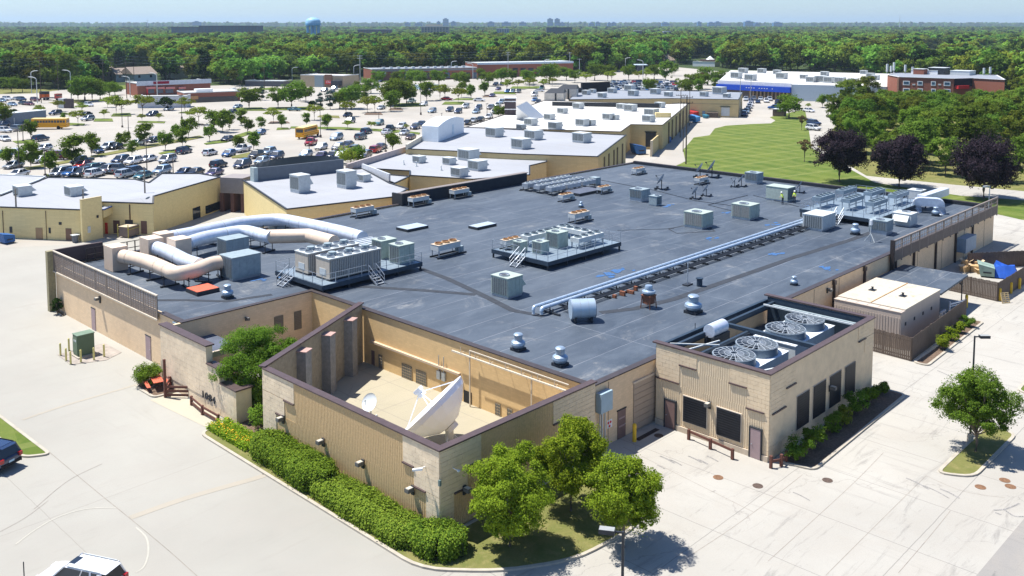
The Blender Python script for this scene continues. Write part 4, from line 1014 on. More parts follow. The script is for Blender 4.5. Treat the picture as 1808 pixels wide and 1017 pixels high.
K_ch = Kind(chiller); gc = 'louvred chillers on the blue platform'
pz = RZ + .801
c1 = G(640, 481, pz); c2 = G(590, 466, pz)
K_ch.put((x0 + 4.5, y0 + 1.9, pz), 0, 'louvred chiller in front on the blue platform', gc, (1, 1, 1))
K_ch.put((x0 + 4.3, y0 + 5.2, pz), 0, 'louvred chiller behind the front one, next to the big ducts', gc)
rt_sq = rtu(2.0, 1.7, 1.9, SAGE, LOUV, hood=False, curb=.1, name='chiller_side_unit')
rt_sq.put((x1 - 1.3, y0 + 1.6, pz), R(0), 'sage unit at the right end of the chiller platform, nearer one', 'sage units beside the chillers')
rt_sq.put((x1 - 1.2, y0 + 4.6, pz), R(0), 'sage unit at the right end of the chiller platform, farther one', 'sage units beside the chillers')
A_ = G(1466, 376, RZ + 1); B_ = G(1537, 388, RZ + 1); C_ = G(1612, 366, RZ + 1)
x0, x1, y0, y1 = (A_[0] + B_[0]) / 2, C_[0] + 6, (B_[1] + C_[1]) / 2, A_[1] + 4
PR = platform('equipment_platform', 'railed blue platform with rows of fans at the right end of the roof', (x0, x1, y0, y1), 1.0, [(x0, y0 + (y1 - y0) * .45, 'x', .7)])
K_f2 = long_fans(4, .7, STEEL); gg = 'raised four-fan condensers on the right platform'; pz = RZ + 1.001
for i, (u, v) in enumerate(((.22, .86), (.62, .86), (.30, .52), (.70, .52), (.30, .2), (.72, .2))):
 K_f2.put((x0 + (x1 - x0) * u, y0 + (y1 - y0) * v, pz), R(0), ('four-fan unit on the right platform, far row, ' if v > .8 else 'four-fan unit on the right platform, middle row, ' if v > .4 else 'four-fan unit on the right platform, front row, ') + ('nearer end' if u < .5 else 'farther end'), gg)
def bend(pts, r, k=4):
 """round the corners of a polyline"""
 P_ = [Vector(p) for p in pts]; out = [P_[0]]
 for i in range(1, len(P_) - 1):
  a = (P_[i - 1] - P_[i]); b = (P_[i + 1] - P_[i]); rr = min(r, a.length * .45, b.length * .45); s = P_[i] + a.normalized() * rr; e = P_[i] + b.normalized() * rr
  for j in range(k + 1): t = j / k; out.append(s.lerp(P_[i], t).lerp(P_[i].lerp(e, t), t))
 out.append(P_[-1]); return out
def duct(label, m, px, r, end_a=None, end_b=None, zc=1.5, heads=()):
 """px: pixel track of the duct's centre line at height zc above the roof"""
 t = thing('air_duct', label, 'duct', (0, 0, 0), 0, 'large round air ducts on the left roof')
 P_ = [(*G(x, y, RZ + zc), RZ + zc) for x, y in px]
 MB().tube(bend(P_, r * 2.2), r, 16).build('duct_pipe', m, t, smooth=True)
 b = MB(); Q = bend(P_, r * 2.2)
 for i in range(0, len(Q) - 1):
  d = (Q[i + 1] - Q[i]); n = int(d.length / 1.6)
  for j in range(n):
   c_ = Q[i] + d * (j + .5) / max(n, 1); dd = d.normalized(); b.cyl(c_ - dd * .05, c_ + dd * .05, r * 1.025, n=16, caps=False)
 if b.v: b.build('seam_band', mat(m.name + '_band', tuple(v * .72 for v in ((.66, .71, .78) if m is ALU else (.66, .52, .39))), .5), t)
 b = MB()
 for i in range(0, len(P_) - 1):
  d = Vector(P_[i + 1]) - Vector(P_[i]); n = max(1, int(d.length / 3.0)); s = Vector((-d.y, d.x, 0)).normalized()
  for j in range(n):
   c_ = Vector(P_[i]) + d * (j + .5) / n
   for q in (-1, 1): a = c_ + s * q * r * .8; b.bar((a.x, a.y, RZ), (a.x, a.y, c_.z - r * .5), .07)
   b.bar(c_ - s * r * 1.1 - Vector((0, 0, r)), c_ + s * r * 1.1 - Vector((0, 0, r)), .08); a0 = c_ - s * r * 1.3; a1 = c_ + s * r * 1.3
   b.bar((a0.x, a0.y, RZ + .08), (a1.x, a1.y, RZ + .08), .22, .14)
 b.build('support', DARK, t)
 return t, P_
TAND = mat('tan_duct', (.66, .52, .39), .5, .0, var=.08, scale=2)
T1, Q1 = duct('tan round duct nearest the left corner, curving into a green unit', TAND, [(215, 452), (262, 462), (312, 484), (345, 478), (372, 466), (402, 462)], .72, zc=1.5)
MB().box(Q1[0][0] - 1.0, Q1[0][0] + .6, Q1[0][1] - .1, Q1[0][1] + 2.0, RZ + .02, RZ + 2.5).build('duct_head', TAND, T1)
T2, Q2 = duct('silver round duct running down the left behind the tan one', ALU, [(275, 437), (300, 446), (330, 462), (352, 468)], .72, zc=1.5)
MB().box(Q2[0][0] - .9, Q2[0][0] + .8, Q2[0][1] - .2, Q2[0][1] + 1.9, RZ + .02, RZ + 2.5).build('duct_head', TAND, T2)
T3, Q3 = duct('silver round duct elbowing across the middle into tan sections', ALU, [(318, 434), (360, 420), (432, 407), (470, 418), (478, 419)], .75, zc=1.7)
MB().tube([(*G(470, 418, RZ + 1.7), RZ + 1.7), (*G(545, 416, RZ + 1.7), RZ + 1.7), (*G(590, 428, RZ + 1.7), RZ + 1.7)], .78, 16).build('tan_section', TAND, T3, smooth=True)
MB().box(Q3[0][0] - 1, Q3[0][0] + .8, Q3[0][1] - 1, Q3[0][1] + 1, RZ + .02, RZ + 2.6).build('duct_head', TAND, T3)
T4, Q4 = duct('silver round duct at the back, longest of the four', ALU, [(292, 421), (350, 410), (430, 393), (495, 387), (560, 400), (612, 412), (640, 420)], .75, zc=1.7)
MB().box(Q4[0][0] - 1, Q4[0][0] + .6, Q4[0][1] - .8, Q4[0][1] + 1, RZ + .02, RZ + 2.4).build('duct_head', TAND, T4)
b = MB(); q = G(650, 430, RZ + 1.9); b.box(q[0] - 2.4, q[0] + 1.6, q[1] - 1.2, q[1] + 1.4, RZ + .02, RZ + 2.1); b.build('silver_plenum', ALU, T4)
b = MB(); [b.box(q[0] - 2.5, q[0] + 1.7, q[1] - 1.25 + i * .65, q[1] - 1.15 + i * .65, RZ + 2.101, RZ + 2.2) for i in range(5)]; b.build('plenum_rib', LGREY, T4)
rt_box = rtu(3.2, 2.4, 2.3, GREY, LOUV, hood=False, curb=.2, fan=False, panels=4, name='air_handler')
o = rt_box.put(GR(425, 488), 0, 'blue-grey air handler fed by the tan duct', 'air handlers among the ducts')
rt_box.put(GR(412, 452), 0, 'sage air handler between the tan and the silver ducts', 'air handlers among the ducts', (.85, .85, .9))
rt_box.put(GR(500, 407), 0, 'flat green air handler enclosed by the silver ducts', 'air handlers among the ducts', (.9, .8, .65))
pr = thing('pipe_run', 'pair of silver insulated pipes running across the roof on dark sleepers', 'pipes', (0, 0, 0))
ya, xa0 = 54.6, G(962, 545, RZ + .7)[0]; xa1 = G(1424, 388, RZ + .7)[0]; ya = G(1100, 495, RZ + .7)[1]
for i, r_ in enumerate((.14, .18)):
 yy = ya + (.45 if i == 0 else -.15)
 MB().tube(bend([(xa0 + i * .4 - .4, yy, RZ + .12), (xa0 + i * .4 - .4, yy, RZ + .75 - i * .1), (xa1, yy, RZ + .75 - i * .1)], .35), r_, 12).build('silver_pipe', mat('pipe_jacket', (.50, .60, .70), .35, .4, var=.1), pr, smooth=True)
 b = MB(); n = int((xa1 - xa0) / 1.5); [b.cyl((xa0 + 1 + k * 1.5, yy, RZ + .75 - i * .1), (xa0 + 1.06 + k * 1.5, yy, RZ + .75 - i * .1), r_ * 1.03, n=12, caps=False) for k in range(n)]; stuff(b.build('pipe_bands', GALV, pr))
for i, yy in enumerate((ya - .75, ya - 1.0, ya - 1.2)): MB().tube([(xa0 + 2, yy, RZ + .35), (xa1, yy, RZ + .35)], .06, 8).build('thin_pipe', DARK, pr)
n = int((xa1 - xa0) / 2.4)
for k in range(n):
 x = xa0 + 1 + k * 2.4; b = MB(); b.box(x - .1, x + .1, ya - 1.4, ya + .9, RZ, RZ + .16); [b.box(x - .04, x + .04, ya + q - .04, ya + q + .04, RZ + .16, RZ + .48) for q in (-.6, -.25, .75)]; b.box(x - .04, x + .04, ya - .65, ya + .8, RZ + .26, RZ + .32)
 b.build('sleeper', DARK, pr)
b = MB()
for k in range(4): x = xa0 + 8.5 + k * 1.1; b.box(x, x + .25, ya - 1.7 - (k % 3) * .2, ya - 1.35, RZ + .02, RZ + .3 + .12 * (k % 2))
b.build('rusty_valves', RUSTR, pr)
tk = thing('roof_tank', 'fat horizontal silver cylinder lying on the roof in the foreground', 'tank', GR(1028, 566), R(-12))
MB().cyl((-1.35, 0, 1.05), (1.35, 0, 1.05), .85, n=24).build('shell', mat('tank_blue_grey', (.42, .52, .60), .4, .4, var=.08), tk, smooth=True)
b = MB(); b.cyl((1.351, 0, 1.05), (1.38, 0, 1.05), .85, n=24); b.build('dark_end', STEELB, tk); MB().cyl((1.381, 0, 1.05), (1.42, 0, 1.05), .12, n=10).build('hub', GREY, tk)
b = MB(); [b.box(x - .1, x + .1, -.7, .7, 0, .5) for x in (-.9, .9)]; b.build('saddle', DARK, tk)
b = MB(); [b.cyl((x, 0, 1.05), (x + .05, 0, 1.05), .862, n=24, caps=False) for x in (-1.3, -.4, .5, 1.28)]; b.build('band', GALV, tk)
tk.rotation_euler = (0, 0, R(-38)); tk.scale = (.78, 1, 1)
def vent():
 t = thing('roof_ventilator', '', 'ventilator')
 MB().box(-.45, .45, -.45, .45, 0, .22).build('curb', DARK, t)
 MB().lathe([(.36, .2), (.5, .34), (.58, .5), (.54, .68), (.34, .82)], n=18).build('bowl', VENTM, t, smooth=True)
 MB().lathe([(.33, .8), (.33, 1.18), (.37, 1.2), (.37, 1.26), (.28, 1.34), (.05, 1.36)], n=18).build('cap', VENTM, t, smooth=True)
 return t
K_v = Kind(vent); gv = 'silver spun ventilators on the dark roof'
K_v.put(GR(915, 618), 0, 'silver ventilator above the left part of the ochre courtyard wall', gv, 1.0)
K_v.put(GR(989, 645), 0, 'silver ventilator near the roof corner by the ochre wall', gv, 1.05)
K_v.put(GR(1224, 552), 0, 'broad silver ventilator between the tank and the annex', gv, (1.35, 1.35, 1.2))
K_v.put(GR(402, 526), 0, 'silver ventilator beside the red hatch', gv, .95)
K_v.put(GR(1402, 503), 0, 'silver ventilator alone in the right part of the roof', gv, .65)
K_v.put(GR(1026, 366), 0, 'tiny silver ventilator in front of the small condenser', gv, .6)
K_v.put(GR(1510, 414), 0, 'silver ventilator beside the grey boxy unit', gv, 1.0)
K_v.put(GR(1652, 381), 0, 'silver ventilator under the square duct', gv, .9)
rv = thing('stand_ventilator', 'silver ventilator on a rusty red stand', 'ventilator', GR(1145, 543))
MB().box(-.5, .5, -.5, .5, 1.1, 1.2).build('stand_top', RUSTR, rv); b = MB(); [b.bar((x * .5, y * .5, 0), (x * .42, y * .42, 1.1), .08) for x in (-1, 1) for y in (-1, 1)]; b.box(-.4, .4, -.4, .4, .4, 1.09); b.build('rusty_stand', RUSTR, rv)
MB().lathe([(.4, 1.2), (.62, 1.4), (.6, 1.55), (.35, 1.65), (.35, 1.95), (.3, 2.05), (.05, 2.08)], n=18).build('bowl', VENTM, rv, smooth=True)
sp = thing('vent_pipe', 'short dark flue pipe by a thin mast right of the pipe run', 'flue', GR(1235, 505)); MB().lathe([(.28, 0), (.28, .7), (.36, .72), (.36, .8)], n=14).build('pipe', STEELB, sp)
ms = thing('mast', 'thin grey mast on a small weighted base between pipe run and flue', 'mast', GR(1214, 503)); MB().cyl((0, 0, 0), (0, 0, 2.3), .04, n=6).build('pole', GALV, ms); MB().box(-.5, .5, -.3, .3, 0, .12).build('ballast', DARK, ms)
ms = thing('mast', 'forked grey antenna mast in front of the boxy unit', 'mast', GR(1537, 427)); MB().cyl((0, 0, 0), (0, 0, 2.6), .06, n=6).build('pole', LGREY, ms); b = MB(); [b.bar((0, 0, 1.0), (.7 * math.cos(a), .7 * math.sin(a), 0.05), .06) for a in (0, 2.1, 4.2)]; b.build('tripod', LGREY, ms); MB().box(-.2, .2, -.12, .12, 2.0, 2.6).build('antenna_panel', WHITE, ms)
def flatbox(name, label, cat, px, w, d, h, m, lip=None):
 t = thing(name, label, cat, GR(*px)); MB().box(-w / 2, w / 2, -d / 2, d / 2, 0, h).build('curb', DARK, t); MB().box(-w / 2 + .04, w / 2 - .04, -d / 2 + .04, d / 2 - .04, h + .001, h + .05).build('panel', m, t)
 if lip: b = MB(); [b.box(-w / 2 + .1 + i * (w - .2) / 3, -w / 2 + .13 + i * (w - .2) / 3, -d / 2 + .05, d / 2 - .05, h + .051, h + .07) for i in range(4)]; b.build('glazing_bar', LGREY, t)
SKYL = mat('skylight_sheet', (.40, .47, .54), .4, var=.08)
flatbox('skylight', 'flat pale blue skylight, left one of two', 'skylight', (728, 404), 3.4, 2.2, .3, SKYL, True)
flatbox('skylight', 'flat pale blue skylight, right one of two', 'skylight', (852, 401), 3.4, 1.6, .3, SKYL, True)
flatbox('roof_hatch', 'low black hatch right of the far fan bank', 'hatch', (1028, 340), 5.5, 3.5, .35, CANOPY)
flatbox('roof_hatch', 'red roof hatch beside the shadow of the ducts', 'hatch', (358, 515), 2.3, 2.2, .35, ORANGE)
sd = thing('square_duct', 'square silver duct bent over the roof at the far right end', 'duct', (0, 0, 0))
Pq = [GR(1618, 372), GR(1618, 372, RZ + 1.6), GR(1655, 368, RZ + 1.6), GR(1662, 375, RZ + .05)]
MB().tube(bend([GR(1618, 374), (*G(1618, 374, RZ)[:2], RZ + 1.5), (*G(1660, 377, RZ)[:2], RZ + 1.5), GR(1660, 377)], .5), (.6, .55), 4, square=True).build('duct_pipe', ALU, sd)
MB().tube([(*G(1625, 372, RZ)[:2], RZ + 1.6), (*G(1668, 357, RZ)[:2], RZ + 1.6)], (.55, .5), 4, square=True).build('duct_branch', ALU, sd)
def parab(R0, depth, n=20, rings=4, th=.03):
 pr_ = [(R0 * k / rings, depth * (k / rings) ** 2) for k in range(rings + 1)]; pr_[0] = (.02, 0)
 return pr_ + [(R0 + th, depth + th)] + [(r, z - th) for r, z in pr_[::-1]]
def roofdish():
 t = thing('roof_dish', '', 'satellite dish'); T = Matrix.Translation((0, 0, 1.5)) @ Matrix.Rotation(R(-58), 4, 'X')
 MB(T).lathe(parab(.95, .2), n=18).build('reflector', mat('dish_grey', (.33, .37, .42), .5), t, smooth=True)
 b = MB(T); [b.bar((.9 * math.cos(a), .9 * math.sin(a), .2), (0, 0, .95), .03) for a in (.5, 2.6, 4.7)]; b.box(-.08, .08, -.08, .08, .9, 1.1); b.build('feed_arm', DARK, t)
 MB().cyl((0, 0, 0), (0, 0, 1.45), .07, n=8).build('mount_pole', DARK, t)
 b = MB(); b.box(-1, 1, -.9, -.7, 0, .15); b.box(-1, 1, .7, .9, 0, .15); b.box(-.08, .08, -.7, .7, 0, .1); [b.box(x - .25, x + .25, y - .15, y + .15, .15, .3) for x in (-.7, .7) for y in (-.8, .8)]; b.build('ballast_frame', DARK, t)
 return t
K_d = Kind(roofdish); gd = 'small satellite dishes scattered near the back of the roof'
for (px, py, s, rz, lab) in ((1168, 334, 1.0, 22, 'grey roof dish standing apart, left of the others'), (1236, 313, 1.0, 18, 'roof dish nearest the back edge, left of a pair'), (1257, 313, 1.2, 22, 'largest roof dish near the back edge, right of a pair'),
  (1228, 351, .75, 15, 'small roof dish in the front pair, left one'), (1247, 346, .75, 20, 'small roof dish in the front pair, right one'), (1297, 330, .65, 25, 'small roof dish near the far grey unit, left one'), (1309, 329, .75, 15, 'small roof dish near the far grey unit, right one'), (1412, 340, .75, 20, 'small roof dish just right of the two workers')):
 K_d.put(GR(px, py), R(rz), lab, gd, s)
def rline(px, w, m, name='cable', z=RZ + .03, h=.03):
 b = MB(); P_ = [G(*p, RZ) for p in px]
 for p, q in zip(P_[:-1], P_[1:]): b.bar((*p, z), (*q, z), w, h)
 return b.build(name, m, B)
rline([(1060, 318), (1155, 336), (1230, 355), (1290, 363)], .12, DARK); rline([(1320, 345), (1250, 362), (1290, 372), (1356, 388)], .1, DARK); rline([(1410, 365), (1330, 345)], .1, DARK)
rline([(1090, 407), (1190, 404)], .05, DARK)
WK = mat('walkway_pad', (.038, .044, .054), .9, var=.2)
def rstrip(px, w, m, name, z):
 o = strip(name, [G(*p, RZ) for p in px], w, z, m); o.parent = B; return o
rstrip([(742, 474), (790, 492), (850, 520), (905, 548), (960, 558)], .75, WK, 'walkway_strip', RZ + .006)
rstrip([(560, 508), (640, 506), (740, 512), (840, 520)], .7, WK, 'walkway_strip', RZ + .010)
rstrip([(1060, 552), (1120, 545), (1190, 528), (1300, 490), (1400, 455), (1500, 424), (1545, 408)], .8, WK, 'walkway_strip', RZ + .006)
rstrip([(270, 530), (330, 530), (400, 532), (480, 520)], .6, WK, 'walkway_strip', RZ + .006)
rstrip([(1210, 398), (1180, 404), (1195, 412), (1262, 408), (1250, 400)], .3, WK, 'walkway_strip', RZ + .008)
BLUE = mat('blue_primer', (.045, .12, .27), .7, var=.25, scale=6)
rs = random.Random(3)
def splash(px, w, h, n=7):
 """ragged patch of blue primer made of overlapping scraps"""
 b = MB(); c0 = G(*px, RZ)
 for i in range(n):
  x = c0[0] + rs.uniform(-w, w); y = c0[1] + rs.uniform(-h, h); k = rs.randint(6, 9); r0 = rs.uniform(.12, .42)
  poly = [(x + r0 * rs.uniform(.5, 1.3) * math.cos(2 * math.pi * j / k) * 1.6, y + r0 * rs.uniform(.5, 1.2) * math.sin(2 * math.pi * j / k)) for j in range(k)]
  b.sheet(poly, RZ + .012 + i * .001)
 b.build('primer_patch', BLUE, B)
splash((1090, 481), 2.3, .8, 16); splash((1370, 448), .9, .6, 6); splash((1462, 475), .5, 1.0, 7); splash((1365, 397), 1.6, .5, 7); splash((1280, 376), 1.2, .5, 5); splash((1430, 364), 2.5, .6, 8)
splash((478, 492), 1.8, .7, 9); splash((1180, 363), 1.2, .4, 5); splash((1258, 422), 1.5, .6, 5)
ctd = thing('fan_housing', 'white fan housing with two caged fans in the annex, nearer the camera', 'cooling tower', (0, 0, 0), 0, 'twin-fan housings in the annex')
def ring_fan(parent, c, r=1.55, z=5.15):
 rg = MB().lathe([(r + .06, 0), (r, .55), (r + .05, .62), (r - .04, .62), (r - .08, .05), (r - .3, .02)], (c[0], c[1], z), 32).build('fan_ring', mat('fan_ring_grey', (.22, .27, .31), .45, .3), parent, smooth=True)
 b = MB(); z2 = z + .66
 for k in range(20):
  a = k * math.pi / 10; b.bar((c[0] + .25 * math.cos(a), c[1] + .25 * math.sin(a), z2 + .08), (c[0] + r * math.cos(a), c[1] + r * math.sin(a), z2), .028)
 for rr in (.25, .7, 1.12, 1.52):
  for k in range(24): a = k * math.pi / 12; a2 = a + math.pi / 12; zz = z2 + .08 * (1 - rr / 1.55); b.bar((c[0] + rr * math.cos(a), c[1] + rr * math.sin(a), zz), (c[0] + rr * math.cos(a2), c[1] + rr * math.sin(a2), zz), .02)
 b.build('wire_guard', mat('wire_grey', (.46, .50, .53), .45), rg)
 b = MB()
 for k in range(6):
  T = Matrix.Translation((c[0], c[1], z + .35)) @ Matrix.Rotation(k * math.pi / 3, 4, 'Z') @ Matrix.Rotation(R(24), 4, 'X'); b.box(.15, r * .88, -.2, .2, -.015, .015, 0, T)
 b.cyl((c[0], c[1], z + .1), (c[0], c[1], z + .55), .2, n=12); b.build('fan_blades', mat('blade_grey', (.12, .14, .16), .5), rg)
 MB().cyl((c[0], c[1], z + .02), (c[0], c[1], z + .03), r - .35, n=24).build('throat', BLACK, rg)
fz = 5.78
FA = [G(1296, 625, fz), G(1336, 606, fz), G(1387, 579, fz), G(1421, 562, fz)]
def housing(t, ca, cb):
 xs_ = [ca[0], cb[0]]; ys_ = [ca[1], cb[1]]; xa, xb = min(xs_) - 1.75, max(xs_) + 1.75; ya_, yb_ = min(ys_) - 1.75, max(ys_) + 1.8
 ya_ = max(ya_, 30.3)
 MB().box(xa, xb, ya_, yb_, 3.81, 5.08).build('casing', mat('pale_casing', (.60, .64, .65), .5, var=.08), t)
 MB().box(xa - .05, xb + .05, ya_ - .03, yb_ + .05, 5.081, 5.15).build('fan_deck', WHITEM, t)
 b = MB(); b.box((xa + xb) / 2 - .02, (xa + xb) / 2 + .02, ya_, yb_, 5.151, 5.165); b.build('seam', GREY, t)
 return xa, xb
xA = housing(ctd, FA[0], FA[1]); ring_fan(ctd, FA[0]); ring_fan(ctd, FA[1])
ctd2 = thing('fan_housing', 'white fan housing with two caged fans in the annex, farther from the camera', 'cooling tower', (0, 0, 0), 0, 'twin-fan housings in the annex')
xB = housing(ctd2, FA[2], FA[3]); ring_fan(ctd2, FA[2]); ring_fan(ctd2, FA[3])
fr = thing('annex_steelwork', 'dark steel beams and struts spanning the open top of the annex', 'steelwork', (0, 0, 0))
xm = (xA[1] + xB[0]) / 2
b = MB(); b.bar((xm, 30.2, 5.75), (xm, 39.1, 5.75), .35, .3); b.bar((57.2, 38.6, 5.7), (73.8, 38.6, 5.7), .25, .3); b.bar((57.2, 36.4, 5.6), (xm, 36.4, 5.6), .2, .25); b.build('beam', STEELB, fr)
b = MB(); b.bar((57.3, 37.4, 5.85), (61.5, 36.6, 5.85), .1); b.bar((58.2, 38.9, 5.9), (60.5, 36.0, 5.9), .1); b.bar((72.0, 30.2, 5.95), (72.0, 38.6, 5.95), .12); b.bar((57.2, 31.4, 5.8), (60.5, 30.2, 5.8), .14, .2)
stuff(b.build('pale_struts', LGREY, fr))
b = MB(); b.bar((73.3, 30.4, 5.6), (73.3, 38.4, 5.6), .3, .2); b.build('duct_tray', GREY, fr)
tk2 = thing('annex_tank', 'small horizontal silver tank on struts at the rear of the annex', 'tank', (0, 0, 0))
p = G(1252, 585, 6.0); q = G(1277, 574, 6.0)
MB().cyl((p[0], p[1], 6.0), (q[0], q[1], 6.0), .52, n=20).build('shell', ALU, tk2, smooth=True)
b = MB(); b.box(p[0] - .2, q[0] + .2, min(p[1], q[1]) - .5, min(p[1], q[1]) - .3, 4.9, 5.6); b.box(p[0] - .2, q[0] + .2, max(p[1], q[1]) + .1, max(p[1], q[1]) + .3, 4.9, 5.6); b.build('saddle', DARK, tk2)
for px, py, h_ in ((1227, 596, 1.2), (1241, 596, .9)):
 ms = thing('mast', 'thin rod standing on the roof by the annex tank' + (', taller' if h_ > 1 else ', shorter'), 'mast', GR(px, py)); MB().cyl((0, 0, 0), (0, 0, h_), .03, n=6).build('pole', DARK, ms); MB().lathe([(.2, 0), (.15, .15), (.05, .2)], n=10).build('base', GREY, ms)
bd = thing('large_satellite_dish', 'huge white satellite dish tilted skyward in the walled courtyard', 'satellite dish', (*G(795, 775, 0.06), 0.06))
cd_ = Vector((*G(770, 724, 2.9), 2.9)); bd.location = (cd_.x, cd_.y - .9, .06)
axis = Vector((-.34, .62, .70)).normalized(); T = Matrix.Translation(cd_ - Vector(bd.location) - axis * .5) @ axis.to_track_quat('Z', 'Y').to_matrix().to_4x4()
rf = MB(T).lathe(parab(2.8, .95, rings=7, th=.05), n=36).build('reflector', mat('dish_white', (.84, .90, .97), .4, var=.03), bd, smooth=True)
s_ = MB(T)
for k in range(18): a = k * math.pi / 9; s_.bar((2.7 * math.cos(a), 2.7 * math.sin(a), .62), (.9 * math.cos(a), .9 * math.sin(a), -.82), .05, .08)
s_.build('rear_rib', WHITE, rf)
MB(T).lathe([(2.82, .93), (2.72, .60), (1.9, -.2), (.9, -.85), (.3, -.95)], n=18).build('rear_shell', MATS['dish_white'], bd)
b = MB(T); [b.bar((2.7 * math.cos(a), 2.7 * math.sin(a), .8), (.18 * math.cos(a), .18 * math.sin(a), 2.1), .07) for a in (.6, .6 + math.pi / 2, .6 + math.pi, .6 + 1.5 * math.pi)]; b.build('feed_strut', WHITE, bd)
b = MB(T); b.cyl((0, 0, 1.85), (0, 0, 2.25), .3, n=12); b.box(-.28, .28, -.28, .28, 2.25, 2.5); b.build('feed_horn', WHITE, bd)
b = MB(T); b.cyl((0, 0, -1.3), (0, 0, -.95), .5, n=12); b.build('hub', WHITE, bd)
b = MB(); b.cyl((.35, -.1, 0), (.35, -.1, 1.6), .3, n=12); b.bar((-.8, -1, 0), (.3, 0, 1.5), .12); b.bar((1.4, -1, 0), (.4, 0, 1.5), .12); b.build('pedestal', LGREY, bd)
b = MB(); [b.bar((-1.5 + i * .5, -1.5, 0), (-1.3 + i * .45, -1.2, .9 + .2 * (i % 2)), .06) for i in range(5)]; b.box(-1.6, .6, -1.8, -1.3, 0, .5); b.build('drive_gear', DARK, bd)
sdh = thing('small_satellite_dish', 'small white satellite dish on the courtyard floor left of the huge one', 'satellite dish', (*G(655, 738, .06), .06))
ax = Vector((-.85, -.1, .5)).normalized(); T = Matrix.Translation((0, 0, 1.2)) @ ax.to_track_quat('Z', 'Y').to_matrix().to_4x4()
MB(T).lathe(parab(.68, .16), n=22).build('reflector', WHITEM, sdh, smooth=True)
b = MB(); b.cyl((0, 0, 0), (0, 0, 1.15), .06, n=8); b.box(-.6, .6, -.05, .05, 0, .08); b.box(-.05, .05, -.6, .6, 0, .08); b.build('stand', LGREY, sdh)
b = MB(T); b.bar((0, -.6, .15), (0, 0, .7), .03); b.box(-.06, .06, -.06, .06, .65, .8); b.build('feed_arm', LGREY, sdh)
# ================================================================== VEGETATION KIT
LEAF_G = m_leaf('leaf_green', (0.055, 0.12, 0.015), (0.19, 0.28, 0.035), (0.14, 0.21, 0.025), transl=.42, hue=.1)
LEAF_B = m_leaf('leaf_bright', (0.09, 0.17, 0.012), (0.36, 0.46, 0.04), (0.24, 0.33, 0.03), transl=.42, hue=.08)
LEAF_Y = m_leaf('leaf_yellow_green', (0.13, 0.19, 0.022), (0.30, 0.35, 0.045), (0.22, 0.27, 0.035), hue=.12)
LEAF_D = m_leaf('leaf_dark', (0.022, 0.05, 0.014), (0.045, 0.085, 0.02), (0.035, 0.065, 0.018), hue=.1)
LEAF_M = m_leaf('leaf_maroon', (0.022, 0.016, 0.022), (0.072, 0.052, 0.062), (0.03, 0.022, 0.03), transl=.15, hue=.05)
LEAF_S = m_leaf('leaf_spruce', (0.03, 0.065, 0.055), (0.06, 0.10, 0.085), (0.045, 0.085, 0.07), transl=.1)
LEAF_BR = m_leaf('leaf_bronze', (0.13, 0.10, 0.05), (0.22, 0.15, 0.07), (0.16, 0.14, 0.06), hue=.1)
LEAF_H = m_leaf('leaf_hedge', (0.07, 0.15, 0.02), (0.25, 0.36, 0.04), (0.16, 0.25, 0.03), hue=.05)
LEAF_W = m_leaf('leaf_wood', (0.05, 0.12, 0.016), (0.15, 0.23, 0.032), (0.19, 0.24, 0.034), transl=.4, hue=.15)
LEAF_F = m_leaf('leaf_forest', (0.055, 0.135, 0.022), (0.15, 0.25, 0.04), (0.26, 0.31, 0.045), hue=.3)
def leaves(pts, nrm, size, rng, aspect=1.0, jit=.7, up=.35):
 """pts (n,3), outward dirs (n,3) -> quad verts and faces"""
 n = len(pts); N_ = nrm + rng.normal(0, jit, (n, 3)); N_[:, 2] += up; N_ /= np.linalg.norm(N_, axis=1)[:, None] + 1e-9
 a = rng.normal(0, 1, (n, 3)); U = np.cross(N_, a); U /= np.linalg.norm(U, axis=1)[:, None] + 1e-9; V = np.cross(N_, U)
 s = size * rng.uniform(.6, 1.35, (n, 1)); U = U * s * .5 * aspect; V = V * s * .5
 bend_ = N_ * s * .12
 P = np.stack([pts - U * .9, pts - V * .75 + bend_, pts + U, pts + V * .8 + bend_], 1).reshape(-1, 3)
 return P, np.arange(4 * n).reshape(n, 4)
def crown_pts(seed, n, rx, ry, rz, cz, blobs, br, flat=.8, hollow=.5):
 rng = np.random.default_rng(seed); C_ = []
 while len(C_) < blobs:
  p = rng.uniform(-1, 1, 3); r = np.linalg.norm(p)
  if hollow < r < 1.0: C_.append(p * np.array([rx, ry, rz]) * .78)
 C_ = np.array(C_); k = rng.integers(0, blobs, n); bs = rng.uniform(.55, 1.35, blobs); S_ = 9
 sd = rng.normal(0, 1, (blobs, S_, 3)); sd /= np.linalg.norm(sd, axis=2)[:, :, None]; sd[:, :, 2] = np.where(sd[:, :, 2] < -.3, -sd[:, :, 2], sd[:, :, 2])
 j = rng.integers(0, S_, n); e = rng.normal(0, 1, (n, 3)); el = np.linalg.norm(e, axis=1)[:, None]; e /= el; sr = rng.uniform(.25, .62, (blobs, S_))[k, j][:, None]
 rad = sr * rng.uniform(.3, 1.0, (n, 1)) ** .6 + (rng.random((n, 1)) < .1) * rng.uniform(0, .35, (n, 1))
 o_ = sd[k, j] * .72 * rng.uniform(.75, 1.2, (blobs, S_))[k, j][:, None] + e * rad
 P = C_[k] + o_ * br * bs[k][:, None] * np.array([1, 1, flat]) * np.array([rx, ry, rx]); P[:, 2] += cz
 P[:, 2] = np.maximum(P[:, 2], cz - rz * .95)
 out = P - np.array([0, 0, cz]); out /= np.linalg.norm(out, axis=1)[:, None] + 1e-9
 nr = e * .6 + sd[k, j] * .3 + out * .4
 return P, nr, rng, C_ + np.array([0, 0, cz])
